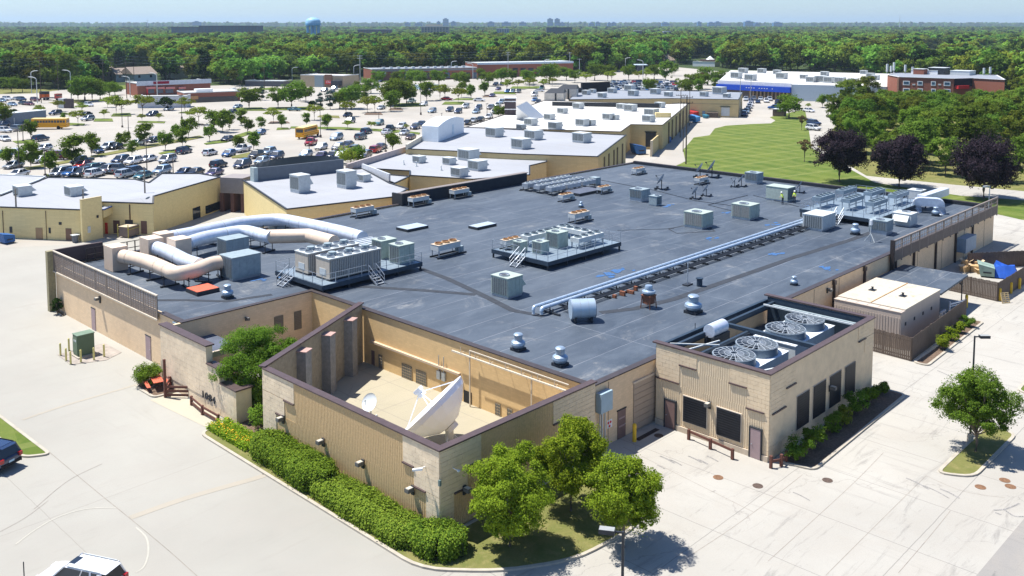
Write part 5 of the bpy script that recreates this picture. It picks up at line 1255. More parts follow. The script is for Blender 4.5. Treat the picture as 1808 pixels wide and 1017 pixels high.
def crown_mesh(name, m, seed, n, rx, ry, rz, cz, blobs=14, br=.34, leaf=.2, flat=.8, hollow=.45, aspect=1.0):
 P, nr, rng, C_ = crown_pts(seed, n, rx, ry, rz, cz, blobs, br, flat, hollow); V, F = leaves(P, nr, leaf, rng, aspect)
 return fastmesh(name, V, F, [m]), C_
def trunk_mesh(h, r, targets, seed, limbs=7, tilt=0.0):
 rs_ = random.Random(seed); b = MB(); top = Vector((tilt, 0, h)); mid = Vector((tilt * .4, rs_.uniform(-.1, .1), h * .5))
 b.tube([(0, 0, -.05), mid, top], [r, r * .8, r * .62], 8)
 ts = list(targets); rs_.shuffle(ts)
 for c_ in ts[:limbs]:
  c_ = Vector(c_); s = top.lerp(mid, rs_.uniform(0, .5)); m_ = s.lerp(c_, .5) + Vector((rs_.uniform(-.15, .15), rs_.uniform(-.15, .15), rs_.uniform(0, .25)))
  b.tube([s, m_, c_], [r * .5, r * .32, r * .12], 6)
 return b.mesh('trunk', BARK)
def tree_kind(m, seed, n, rx, rz, cz, trunk_h, trunk_r, leaf, blobs=14, br=.34, flat=.8, limbs=7, name='tree', hollow=.45, ry=None):
 def fn():
  t = thing(name, '', 'tree'); me, C_ = crown_mesh('crown', m, seed, n, rx, ry or rx, rz, cz, blobs, br, leaf, flat, hollow)
  obj('crown', me, t); obj('trunk', trunk_mesh(trunk_h, trunk_r, C_, seed, limbs), t); return t
 return Kind(fn)
def shrub(name, label, loc, rx, ry, rz, m, seed, n, leaf, cat='shrub', group=None, stemmed=True):
 t = thing(name, label, cat, loc, 0, group)
 me, C_ = crown_mesh('foliage', m, seed, n, rx, ry, rz, rz * .95, 16, .42, leaf, .9, .2); obj('foliage', me, t)
 b = MB(); [b.tube([(0, 0, 0), tuple(Vector(c_) * .9)], [.05, .02], 5) for c_ in C_[:5]]; b.build('stem', BARK, t); return t
def near_tree(label, base, rx, rz, cz, h, seed, n=15000, m=LEAF_B, leaf=.105, ry=None, tilt=0.0, blobs=64, br=.25, group=None):
 t = thing('tree', label, 'tree', (*base, .03), 0, group)
 me, C_ = crown_mesh('crown', m, seed, n, rx, ry or rx, rz, cz, blobs, br, leaf, .85, .35); obj('crown', me, t)
 obj('trunk', trunk_mesh(h, .12, C_, seed, 14, tilt), t); return t
near_tree('bright green tree leftmost of the three at the front corner', G(900, 968), 2.95, 3.0, 3.3, 1.7, 11, 74000)
near_tree('bright green tree between the other two at the front corner', G(1008, 905), 2.8, 2.8, 3.7, 2.0, 12, 66000)
near_tree('bright green tree rightmost of the three at the front corner', G(1100, 968), 2.65, 2.5, 3.1, 1.6, 13, 60000)
near_tree('leafy green tree growing in front of the right lamp post', G(1722, 800), 3.1, 2.7, 3.6, 1.5, 14, 60000, m=LEAF_G)
near_tree('dense dark green tree between number wall and courtyard', (38.0, 64.2), 4.0, 3.3, 3.1, 1.0, 15, 76000, m=LEAF_G, ry=3.9)
def hedge(label, spine, w, h, seed, n, m=LEAF_H, leaf=.13):
 t = thing('hedge', label, 'hedge', (*spine[0], 0)); rng = np.random.default_rng(seed); S_ = np.array([(x - spine[0][0], y - spine[0][1]) for x, y in spine], float)
 L_ = np.linalg.norm(np.diff(S_, axis=0), axis=1); cum = np.concatenate([[0], np.cumsum(L_)]); u = rng.uniform(0, cum[-1], n)
 k = np.clip(np.searchsorted(cum, u, 'right') - 1, 0, len(L_) - 1); f = ((u - cum[k]) / L_[k])[:, None]; P2 = S_[k] * (1 - f) + S_[k + 1] * f
 d = (S_[k + 1] - S_[k]) / L_[k][:, None]; nn = np.stack([-d[:, 1], d[:, 0]], 1)
 a = rng.uniform(-.15 * math.pi, 1.15 * math.pi, n); wob = 1 + .06 * np.sin(u * 1.1 + seed) + .04 * np.sin(u * 3.3) + rng.normal(0, .05, n)
 ca = np.sign(np.cos(a)) * np.abs(np.cos(a)) ** .6; sa = np.sign(np.sin(a)) * np.abs(np.sin(a)) ** .6
 endf = np.clip(np.minimum(u, cum[-1] - u) / (w * .5), .15, 1) ** .5
 off = (ca * w / 2 * wob * endf)[:, None]; z = h * .5 + sa * h * .5 * wob * (.8 + .2 * endf); P = np.concatenate([P2 + nn * off, np.maximum(z, .05)[:, None]], 1)
 P += rng.normal(0, .11, P.shape); nr = np.concatenate([nn * ca[:, None], sa[:, None]], 1); V, F = leaves(P, nr, leaf, rng, 1.0, .6); obj('foliage', fastmesh('foliage', V, F, [m]), t)
 b = MB(); sp = [(p[0], p[1], h * .42) for p in S_]; b.tube(sp, [(w * .28, h * .34)] * len(sp), 4, square=True); b.build('inner_branches', mat('hedge_core', (.02, .035, .01), 1, var=.3), t); return t
hedge('tall near-left hedge block along the ribbed wall, upper piece', [(33.9, 56.9), (33.8, 53.9), (33.7, 50.0)], 2.4, 1.3, 1, 30000)
hedge('clipped rounded hedge hump in the middle of the wall hedge', [(33.5, 51.6), (33.5, 48.2)], 2.5, 1.5, 2, 15000)
hedge('long low hedge at the foot of the ribbed wall', [(33.5, 49.3), (33.5, 44), (33.4, 39.2)], 2.2, 1.0, 3, 44000, m=m_leaf('leaf_hedge_mix', (0.08, 0.13, 0.018), (0.28, 0.33, 0.04), (0.19, 0.24, 0.03)))
hedge('rounded hedge end at the front corner of the wall', [(33.5, 39.9), (34.1, 37.9), (34.9, 37.0)], 2.5, 1.25, 4, 20000)
rng = np.random.default_rng(5); fb_ = thing('flower_bed', 'yellow flowers and leafy perennials along the kerb by the number wall', 'flowers', (33.6, 60, .1))
P = np.stack([rng.uniform(-.9, .9, 5200), rng.uniform(-2.9, 2.6, 5200), rng.uniform(0, .55, 5200) ** 1.2], 1); V, F = leaves(P, np.tile([0, 0, 1.], (5200, 1)), .12, rng, 1.5, 1.0); o = obj('foliage', fastmesh('foliage', V, F, [LEAF_B]), fb_)
P = np.stack([rng.normal(-.35, .3, 150), rng.uniform(-2.8, 2.4, 150), rng.uniform(.42, .66, 150)], 1); V, F = leaves(P, np.tile([0, 0, 1.], (150, 1)), .09, rng, 1.0, .5); o = obj('yellow_blooms', fastmesh('blooms', V, F, [mat('bloom_yellow', (.75, .42, .02), .8, var=.1)]), fb_)
shrub('shrub', 'broad dense bush under the entrance tree behind the number wall end', (38.0, 62.4, .2), 2.6, 1.9, 1.5, LEAF_G, 34, 16000, .13)
shrub('shrub', 'leafy green shrub tucked behind the flowers at the wall end', (35.9, 59.6, .2), 1.2, 1.2, .9, LEAF_H, 31, 5000, .12)
shrub('ball_bush', 'big clipped round bush behind the red picnic table', (*G(262, 682), .1), 1.15, 1.3, 1.0, LEAF_H, 32, 9000, .10)
shrub('shrub', 'small dark bush at the far left building corner', (36.0, 99.6, .1), .6, .8, .9, LEAF_D, 33, 2500, .12)
gs = 'clipped shrubs along the wooden fence'
for i, (px, py, r) in enumerate(((1664, 618, .82), (1680, 603, .72), (1693, 590, .62), (1708, 579, .7))):
 shrub('shrub', ('clipped round shrub nearest the camera by the wooden fence', 'second clipped shrub from the camera along the wooden fence', 'smallest clipped shrub along the wooden fence', 'farthest clipped shrub at the fence gate')[i], (*G(px, py), .12), r, r, r * .85, LEAF_B if i < 3 else LEAF_G, 40 + i, 4200, .10, group=gs)
ga = 'dark shrubs in the shade of the annex wall'
for i, (px, py, r, hh) in enumerate(((1411, 815, 1.0, .95), (1438, 792, .95, .9), (1468, 766, .85, .8), (1487, 752, .8, .8), (1512, 734, .95, 1.0), (1535, 716, .8, .75), (1556, 700, .8, .5))):
 shrub('shrub', ('shrub beside the nearest annex corner', 'second shrub from the annex front corner', 'third shrub from the annex front corner', 'middle-right yellowing shrub under the annex windows', 'large shrub under the third annex window', 'shrub under the last annex window', 'flat dark bush at the rear annex corner')[i], (*G(px, py), .12), r, r, hh, LEAF_G if i != 3 else LEAF_Y, 50 + i, 4200, .11, group=ga)
# ================================================================== SITE FURNITURE
mb = MB(); mb.sheet([G(101, 627), G(125, 645), G(187, 637), G(215, 623), G(185, 607)], .06); struct(mb.build('transformer_slab', mat('worn_slab', (.33, .29, .25), .9, var=.25)))
tf = thing('transformer', 'green pad-mounted transformer inside yellow posts', 'transformer', (*G(150, 628), .06), R(0))
TG = mat('transformer_green', (.10, .15, .09), .5, var=.1)
MB().box(-.9, .9, -.75, .75, 0, .12).build('pad', KERB, tf); c_ = MB().box(-.75, .75, -.35, .65, .121, 2.0).build('cabinet', TG, tf); MB().box(-.8, .8, -.42, .7, 2.001, 2.06).build('lid', mat('transformer_lid', (.17, .24, .17), .5), tf)
MB().box(-.78, -.751, -.3, .6, .3, 1.9).build('door', mat('transformer_green2', (.11, .165, .10), .5), c_); MB().box(-.6, .6, .651, 1.15, .121, 1.5).build('cooling_tank', mat('transformer_dark', (.05, .08, .06), .5), tf)
b = MB(); [b.box(-.795, -.781, -.1 + i * .3, .08 + i * .3, 1.4, 1.6) for i in range(2)]; b.build('sticker', LGREY, tf)
def bollard():
 t = thing('bollard', '', 'bollard'); MB().lathe([(.085, 0), (.085, 1.1), (.06, 1.15), (.01, 1.17)], n=10).build('post', YPP, t); MB().lathe([(.12, 0), (.12, .03)], n=10).build('base', KERB, t); return t
K_b = Kind(bollard)
for i, (px, py) in enumerate(((107, 629), (117, 638), (125, 644), (143, 641), (166, 637), (184, 631), (122, 620))):
 K_b.put((*G(px, py), .06), 0, ('pale yellow post, leftmost around the transformer', 'pale yellow post, second from the left around the transformer', 'pale yellow post at the slab corner left of the transformer', 'pale yellow post in front of the transformer cabinet', 'pale yellow post at the right front of the transformer', 'pale yellow post rightmost around the transformer', 'pale yellow post behind the transformer on the left')[i], 'posts round the transformer')
def ybollard():
 t = thing('bollard', '', 'bollard'); MB().lathe([(.14, 0), (.14, 1.2), (.10, 1.28), (.01, 1.32)], n=12).build('post', YP, t); MB().lathe([(.18, 0), (.18, .03)], n=10).build('base', KERB, t); return t
K_y = Kind(ybollard)
for px, py, s, lab in ((1706, 544, 1.1, 'thick yellow bollard at the canopy post'), (1765, 532, 1.1, 'thick yellow bollard behind the leaning pallet'), (1785, 519, 1, 'yellow bollard by the bin enclosure, middle one'), (1800, 511, 1, 'yellow bollard by the bin enclosure, farthest right'), (1120, 781, 1.05, 'yellow bollard beside the mauve-brown door and roller door'), (1735, 432, 1.0, 'dark yellow bollard at the far corner of the building')):
 K_y.put((*G(px, py), .04), 0, lab, 'yellow bollards along the right side', s)
def picnic():
 t = thing('picnic_table', '', 'picnic table')
 for i in range(5): MB().box(-.95, .95, -.40 + i * .162, -.25 + i * .162, .72, .76).build('top_board', ORANGE, t)
 for s in (-1, 1):
  for i in range(2): MB().box(-.95, .95, s * .78 - .15 + i * .15, s * .78 - .01 + i * .15, .42, .46).build('seat_board', ORANGE, t)
 b = MB()
 for x in (-.7, .7): b.bar((x, -.6, 0), (x, -.2, .72), .05); b.bar((x, .6, 0), (x, .2, .72), .05); b.bar((x, -.85, .40), (x, .85, .40), .05); b.bar((x, -.38, .70), (x, .38, .70), .05)
 b.build('frame', DARK, t); return t
K_p = Kind(picnic)
K_p.put((33.9, 72.9, .13), R(75), 'red-orange picnic table beside the clipped round bush', 'picnic tables at the entrance')
def rail_fence(label, pts, h=1.0, post_h=1.1, n_rail=3, tall=None):
 t = thing('timber_rail', label, 'railing', (0, 0, 0))
 for p in pts: MB().box(p[0] - .09, p[0] + .09, p[1] - .09, p[1] + .09, 0, tall.get(pts.index(p), post_h) if tall else post_h).build('post', RAILW, t)
 for p, q in zip(pts[:-1], pts[1:]):
  for k in range(n_rail): MB().bar((*p, h * (k + 1) / n_rail - .08), (*q, h * (k + 1) / n_rail - .08), .07, .17).build('rail', RAILW, t)
 return t
rail_fence('maroon timber railing with one tall post in front of the picnic table', [(35.9, 76.0), (34.6, 72.0), (33.5, 70.6), (35.0, 68.9)], 1.0, 1.1, 3, {2: 3.2})
rail_fence('low maroon timber rail beside the number wall path', [(34.2, 67.6), (33.9, 65.3), (33.9, 62.9)], .75, .8, 2)
rail_fence('maroon timber bumper rail under the annex louvres', [G(1216, 777), G(1254, 794), G(1293, 812)], .75, .8, 1)
rail_fence('dark rail beside the corner of the annex', [(56.2, 29.3), (56.9, 28.9), (57.6, 28.9)], .6, .9, 1)
def lamp_post(label, base, h, arm=(0, 1), m=DARK, name='street_lamp', gr='box-head lamp posts near the building'):
 t = thing(name, label, 'lamp post', (*base, .04), 0, gr); MB().lathe([(.22, 0), (.22, .5), (.2, .55)], n=10).build('base', KERB, t)
 MB().cyl((0, 0, .5), (0, 0, h), .085, .06, n=8).build('pole', m, t); a = Vector((arm[0], arm[1], 0)).normalized()
 MB().bar((0, 0, h - .05), a * .35 + Vector((0, 0, h - .05)), .07).build('arm', m, t)
 o = MB().bar(a * .35 + Vector((0, 0, h - .05)), a * 1.05 + Vector((0, 0, h - .05)), .36, .2).build('lamp_head', m, t); MB().bar(a * .37 + Vector((0, 0, h + .055)), a * 1.03 + Vector((0, 0, h + .055)), .34, .01).build('head_cap', mat('lamp_cap_grey', (.30, .31, .30)), o); return t
b0 = G(1100, 942, 8.0)
lamp_post('dark lamp post rising from the bottom edge in front of the corner trees', b0, 8.05, (-RT[0] * .9 + FW[0] * .2, -RT[1] * .9 + FW[1] * .2))
lamp_post('dark lamp post behind the leafy tree on the right', (69.9, 20.9), 7.8, RT)
lamp_post('slim dark lamp post beyond the far corner of the building', G(1743, 430), 8.0, (-1, .5), m=GREY)
lp = thing('sign_post', 'dark post top poking up left of the white car', 'post', (*G(42, 1005, 1.6), 0)); MB().cyl((0, 0, 0), (0, 0, 2.0), .03, n=6).build('pole', DARK, lp); MB().lathe([(.15, 0), (.1, .04)], n=8).build('base', DARK, lp)
def board_fence(label, pts, h=2.0, gate=None):
 t = thing('wooden_fence', label, 'fence', (0, 0, 0), 0, 'weathered board fences on the right'); s = MB(); n0 = 0
 for p, q in zip(pts[:-1], pts[1:]):
  P0, Q0 = Vector(p), Vector(q); L_ = (Q0 - P0).length; d = (Q0 - P0) / L_; n = int(L_ / .17); ang = math.atan2(d.y, d.x)
  for i in range(n):
   c0 = P0 + d * (i + .5) * L_ / n; hh = h + random.uniform(-.04, .04); s.cbox((c0.x, c0.y, hh / 2 + .05), (.15, .025, hh), 0, ang + random.uniform(-.02, .02))
  m_ = max(1, int(L_ / 2.6))
  for i in range(m_ + 1):
   c0 = P0 + d * L_ * i / m_; nrm = Vector((-d.y, d.x)) * .08; MB().cbox((c0.x + nrm.x, c0.y + nrm.y, h / 2), (.1, .1, h + .1), 0, ang).build('fence_post', WOOD, t)
  for z in (.4, h - .3): nrm = Vector((-d.y, d.x)) * .05; MB().bar((P0.x + nrm.x, P0.y + nrm.y, z), (Q0.x + nrm.x, Q0.y + nrm.y, z), .05, .1).build('rail', WOOD, t)
 stuff(s.build('boards', WOOD, t)); return t
board_fence('weathered board fence round the tan generator house', [(83.6, 35.5), (83.3, 30.1), (99.3, 30.6)], 2.15)
b = MB(); b.box(83.1, 83.2, 30.0, 35.5, 0, .02)
p1, p2, p3, p4 = G(1694, 520), G(1760, 532), G(1835, 478), G(1710, 449)
board_fence('weathered board fence in front of the blue tarpaulin, bin enclosure', [G(1668, 512), G(1761, 533), G(1808, 503), G(1850, 474)], 2.1)
board_fence('slatted far fence behind the cardboard heap and bins', [G(1709, 476), G(1742, 486), G(1800, 500), G(1850, 512)][:1] + [(128.0, 31.5), (127.0, 24)], 2.0)
gh = thing('generator_house', 'windowless tan metal generator house with flat cream roof', 'building', (0, 0, 0))
x0, x1, y0, y1 = 85.6, 95.6, 32.0, 38.4
GHm = mat('tan_rib_metal', (.46, .385, .32), .6, var=.06, streak=(4, 4, .3))
MB().box(x0, x1, y0, y1, 0, 3.55).build('wall', GHm, gh)
b = MB(); n = 12
for i in range(24): b.box(x0 - .03, x0 - .001, y0 + .1 + i * .265, y0 + .24 + i * .265, .2, 3.0)
stuff(b.build('wall_ribs', GHm, gh))
CR = NT('stained_cream_roof'); q1 = CR.noise(CR.map(), 1.2, 7, .7, 1.0); CR.out(CR.mix(CR.rng(q1, .55, .72, 0, .7), (.50, .45, .36), (.36, .22, .10)), .7)
rf = MB().box(x0 + .9, x1 + .05, y0 - .05, y1 + .05, 3.551, 3.66).build('roof', MATS['stained_cream_roof'], gh)
MB().box(x0 - .05, x0 + .88, y0 - .05, y1 + .05, 3.551, 3.56).build('bevel', GHm, gh)
b = MB(); [b.box(x0 + .05, x0 + .8, y0 + .15 + i * 1.05, y0 + 1.05 + i * 1.05, 3.561, 3.58) for i in range(6)]; b.build('roof_vent_panel', mat('vent_tan', (.5, .44, .36), .7), gh)
MB().box(x0 + .9, x1, (y0 + y1) / 2 - .04, (y0 + y1) / 2 + .04, 3.661, 3.72).build('roof_rib', RUST, rf)
for yy in (y0 + 1.8, y1 - 1.6): o = MB().box((x0 + x1) / 2 - .25, (x0 + x1) / 2 + .45, yy - .3, yy + .3, 3.661, 3.72).build('lifting_plate', DARK, rf); MB().lathe([(.12, 3.72), (.1, 3.95), (.16, 4.0)], ((x0 + x1) / 2 + .1, yy, 0), 8).build('exhaust', DARK, rf)
b = MB(); [b.box(x0 + 1 + i * 2.2, x0 + 1.25 + i * 2.2, y0 - .05, y0 - .001, 2.1, 2.4) for i in range(4)]; b.build('bracket', DARK, gh)
cn = thing('loading_canopy', 'flat grey canopy roof over the loading area beside the generator house', 'canopy', (0, 0, 0))
cA, cB, cC, cD = G(1587, 465, 3.2), G(1704, 488, 3.2), G(1674, 511, 3.2), G(1540, 490, 3.2)
MB().prism([(cA[0], 39.1), (cA[0] + .3, cB[1]), (cC[0] - 2.0, cC[1]), (cD[0], 39.1)], 3.0, 3.2).build('roof', ROOF, cn)
b = MB(); [b.bar((*q_, 0), (*q_, 3.0), .1) for q_ in ((cB[0] - .2, cB[1] + .2), (cC[0] - 1.6, cC[1] + .3), (cB[0] - .2, 37), (cC[0], 37.5))]; b.build('column', DARK, cn)
b = MB(); b.bar((cB[0] - .2, cB[1] + .2, 2.2), (cB[0] - .2, cB[1] + 1.2, 2.95), .07); b.bar((cB[0] - .2, cB[1] + .2, 2.2), (cB[0] - 1.2, cB[1] + .2, 2.95), .07); b.build('brace', DARK, cn)
ga_ = thing('yard_gear', 'white pipework and barrier rails beside the canopy post', 'pipework', (*G(1692, 550), .04)); b = MB(); b.bar((-1.2, .5, .9), (1.6, -.2, .9), .12); b.bar((-1.2, .5, .65), (1.6, -.2, .65), .08); b.cyl((-1.2, .5, 0), (-1.2, .5, 1.2), .1, n=8); b.build('white_pipe', WHITE, ga_); MB().cyl((1.6, -.2, 0), (1.6, -.2, .9), .06, n=8).build('support', GALV, ga_)
pl_ = thing('sawhorse', 'pale timber sawhorse inside the generator fence', 'sawhorse', (*G(1664, 566), .04)); b = MB(); [b.bar((x, y, 0), (x * .7, 0, .9), .1) for x in (-.5, .5) for y in (-.35, .35)]; b.build('leg', WHITE, pl_); MB().box(-.7, .7, -.08, .08, .85, 1.0).build('beam', WHITE, pl_)
pt = thing('pallet', 'raw timber pallet leaning on the yellow bollard', 'pallet', (*G(1776, 536), .04), R(-35)); T = Matrix.Rotation(R(72), 4, 'X')
for i in range(6): MB(T).box(-.5, .5, i * .21, i * .21 + .1, .05, .08).build('slat', WOODL, pt)
for x in (-.48, -.05, .38): MB(T).box(x, x + .1, 0, 1.15, 0, .049).build('bearer', WOODL, pt)
CARD = mat('cardboard', (.48, .32, .16), .9, var=.2, scale=3); DBLUE = mat('dumpster_blue', (.03, .12, .33), .55, var=.2, scale=3); DGRN = mat('dumpster_sage', (.25, .34, .28), .6, var=.2)
def dumpster(label, loc, rz, m, s=1.0, lid=None, group='dumpsters'):
 t = thing('dumpster', label, 'dumpster', loc, rz, group); b = MB(); b.add([(-1, -.8, .15), (1, -.8, .15), (1, .55, .15), (-1, .55, .15), (-1, -.8, 1.0), (1, -.8, 1.0), (1, .8, 1.35), (-1, .8, 1.35)], [(3, 2, 1, 0), (4, 5, 6, 7), (0, 1, 5, 4), (1, 2, 6, 5), (2, 3, 7, 6), (3, 0, 4, 7)])
 b.build('bin', m, t); b = MB(); [b.add([(x, -.83, 1.02), (x + .96, -.83, 1.02), (x + .96, .83, 1.39), (x, .83, 1.39), (x, -.83, 1.06), (x + .96, -.83, 1.06), (x + .96, .83, 1.43), (x, .83, 1.43)], [(3, 2, 1, 0), (4, 5, 6, 7), (0, 1, 5, 4), (1, 2, 6, 5), (2, 3, 7, 6), (3, 0, 4, 7)]) for x in (-1, .04)]; b.build('lid', lid or m, t)
 b = MB(); [b.box(sx * 1.0 - .06, sx * 1.0 + .06, -.5, .3, .5, .65) for sx in (-1, 1)]; b.build('fork_pocket', DARK, t); b = MB(); [b.cyl((x, y, .08), (x, y + .06, .08), .08, n=8) for x in (-.8, .8) for y in (-.7, .4)]; b.build('wheel', BLACK, t)
 t.scale = (s,) * 3; return t
dumpster('sage green dumpster between cardboard and blue tarpaulin', (*G(1740, 487), .04), R(20), DGRN, 1.1)
tp = thing('tarpaulin', 'bright blue tarpaulin draped in peaks over a stack in the bin enclosure', 'tarpaulin', (*G(1774, 487), .04), R(15)); b = MB()
vs = []; rt = random.Random(4)
for i in range(7):
 for j in range(7): u, v = i / 6, j / 6; edge = min(u, 1 - u, v, 1 - v); z = .1 if edge == 0 else 1.3 + .5 * math.sin(u * 5 + v * 3) * rt.uniform(.5, 1); vs.append((-2 + u * 4, -1.5 + v * 3, z))
fs = [(i * 7 + j, (i + 1) * 7 + j, (i + 1) * 7 + j + 1, i * 7 + j + 1) for i in range(6) for j in range(6)]; b.add(vs, fs); b.build('sheet', mat('tarp_blue', (.02, .09, .42), .45, var=.15, scale=2), tp)
hp = []
for i, (dx, dy, w, d, h, a) in enumerate(((0, 0, 1.2, .9, .8, .2), (1.3, .3, 1.0, 1.0, 1.0, .7), (-.8, .9, 1.1, .7, .6, -.3), (.5, 1.2, .9, .9, 1.1, .1), (1.6, 1.5, 1.2, .8, .5, 1.0), (-.6, -.8, .8, .8, .5, .4))):
 p0 = G(1722, 480); t = thing('cardboard_box', ('open cardboard box nearest in the heap by the far fence', 'tall cardboard box right in the heap', 'flattened cardboard box left in the heap', 'tall cardboard box at the back of the heap', 'flat cardboard box at the right of the heap', 'small cardboard box at the front of the heap')[i], 'box', (p0[0] + dx, p0[1] + dy, .04), a, 'heap of cardboard boxes')
 MB().box(-w / 2, w / 2, -d / 2, d / 2, 0, h).build('carton', CARD, t); b = MB(); b.add([(-w / 2, -d / 2, h + .002), (w / 2, -d / 2, h + .002), (w / 2, -d / 2 - .3, h + .2), (-w / 2, -d / 2 - .3, h + .2)], [(0, 1, 2, 3)]); b.add([(-w / 2, d / 2, h + .002), (w / 2, d / 2, h + .002), (w / 2, d / 2 + .3, h + .15), (-w / 2, d / 2 + .3, h + .15)], [(0, 1, 2, 3)]); b.build('flap', mat('cardboard_pale', (.62, .46, .28), .9), t)
ub = MB().box(GY(1688, 430, 39.5)[0], GY(1706, 430, 39.5)[0], 38.3, 39.45, 1.3, 3.1).build('wall_unit', mat('blue_grey_box2', (.25, .33, .40), .5), B)
# ================================================================== PEOPLE
SKIN = mat('skin', (.45, .27, .19), .6, var=0); HIVIS = mat('hi_vis_yellow', (.55, .72, .03), .7, var=.05); JEAN = mat('dark_trousers', (.03, .04, .06), .8); HAT = mat('hard_hat', (.75, .75, .72), .4)
def person(label, loc, rz, bend_=0.0, group='workers in hi-vis vests on the roof'):
 t = thing('person', label, 'person', loc, rz, group)
 J = dict(pel=(0, 0, .95), wst=(bend_ * .15, 0, 1.12), ch=(bend_ * .5, 0, 1.36), nk=(bend_ * .7, 0, 1.52), hd=(bend_ * .9, 0, 1.66), ht=(bend_, 0, 1.76),
    hl=(0, .1, .9), kl=(.04, .12, .5), al=(-.02, .13, .08), tl=(.16, .14, .05), hr=(0, -.1, .9), kr=(.06, -.12, .5), ar=(0, -.13, .08), tr=(.18, -.14, .05),
    sl=(bend_ * .6, .19, 1.44), el=(bend_ * .6 + .05, .26, 1.17), wl_=(bend_ * .6 + .22, .22, .98), fl=(bend_ * .6 + .30, .21, .95), sr=(bend_ * .6, -.19, 1.44), er=(bend_ * .6 + .05, -.26, 1.17), wr=(bend_ * .6 + .22, -.2, 1.0), fr_=(bend_ * .6 + .3, -.19, .98))
 K = list(J); E = [('pel', 'wst'), ('wst', 'ch'), ('ch', 'nk'), ('nk', 'hd'), ('hd', 'ht'), ('pel', 'hl'), ('hl', 'kl'), ('kl', 'al'), ('al', 'tl'), ('pel', 'hr'), ('hr', 'kr'), ('kr', 'ar'), ('ar', 'tr'), ('ch', 'sl'), ('sl', 'el'), ('el', 'wl_'), ('wl_', 'fl'), ('ch', 'sr'), ('sr', 'er'), ('er', 'wr'), ('wr', 'fr_')]
 RD = dict(pel=.13, wst=.12, ch=.145, nk=.055, hd=.095, ht=.085, hl=.09, kl=.06, al=.045, tl=.04, hr=.09, kr=.06, ar=.045, tr=.04, sl=.065, el=.045, wl_=.033, fl=.035, sr=.065, er=.045, wr=.033, fr_=.035)
 me = bpy.data.meshes.new('body'); me.from_pydata([J[k] for k in K], [(K.index(a), K.index(b_)) for a, b_ in E], []); o = obj('body', me, t)
 md = o.modifiers.new('skin', 'SKIN'); sv = me.skin_vertices[0].data
 for i, k in enumerate(K): sv[i].radius = (RD[k], RD[k] * (1.0 if k not in ('ch', 'wst', 'pel') else 1.25)); sv[i].use_root = (k == 'pel')
 o.modifiers.new('sub', 'SUBSURF').levels = 1; dg_ = bpy.context.evaluated_depsgraph_get(); nm = bpy.data.meshes.new_from_object(o.evaluated_get(dg_)); o.modifiers.clear(); o.data = nm
 nm.materials.clear(); [nm.materials.append(m) for m in (SKIN, HIVIS, JEAN)]
 for p in nm.polygons: z = p.center.z; p.material_index = 2 if z < .98 and abs(p.center.y) < .2 and p.center.x < .2 + .0 else (0 if z > 1.5 or (z < 1.12 and abs(p.center.y) > .17) else 1); p.use_smooth = True
 MB().lathe([(.15, 0), (.125, .04), (.12, .09), (.06, .14), (.01, .15)], (bend_ * .95, 0, 1.72), 12).build('helmet', HAT, t, smooth=True); b = MB()
 for s in (-1, 1): b.cyl((bend_ * .9 + .10, s * .035, 1.675), (bend_ * .9 + .115, s * .035, 1.675), .014, n=6)
 b.build('eyes', BLACK, t); MB().box(bend_ * .9 + .09, bend_ * .9 + .125, -.015, .015, 1.62, 1.66).build('nose', SKIN, t)
 b = MB()
 for z in (1.14, 1.28): b.lathe([(.172, z), (.176, z + .05)], (bend_ * .35, 0, 0), 14)
 b.build('reflective_band', mat('reflective', (.75, .76, .7), .3), t); return t
person('worker in yellow-green vest bending at the left side of the green unit', GR(1382, 361), R(150), .25)
person('worker in yellow-green vest and dark trousers at the right end of the green unit', GR(1403, 359), R(170), .05)
# ================================================================== SHOPPING CENTRE BEHIND
WR = m_membrane('white_roof', (.35, .36, .375)); WR2 = m_membrane('bright_roof', (.62, .60, .55), .35); GRF = m_membrane('grey_roof', (.26, .28, .31), .2); PARA = mat('cream_parapet', (.55, .50, .42), .8, var=.1)
def shell(t, pts, wm, rm, cope_m=DARK, cw=.25, z0=0.0, name='roof'):
 """pts: list of (px, py, z) roof corners -> walls, roof, coping strips as parts of t"""
 P = [(*G(x, y, z), z) for x, y, z in pts]; n = len(P); vs = [(p[0], p[1], z0) for p in P] + [tuple(p) for p in P]
 b = MB(); b.add(vs, [(i, (i + 1) % n, n + (i + 1) % n, n + i) for i in range(n)]); b.build('wall', wm, t)
 b = MB(); b.add([(p[0], p[1], p[2] - .02) for p in P], [tuple(range(n))]); b.build(name, rm, t)
 if cope_m:
  b = MB()
  for i in range(n):
   p, q = P[i], P[(i + 1) % n]; b.bar((p[0], p[1], p[2] + .05), (q[0], q[1], q[2] + .05), cw, .16)
  b.build('coping', cope_m, t)
 return P
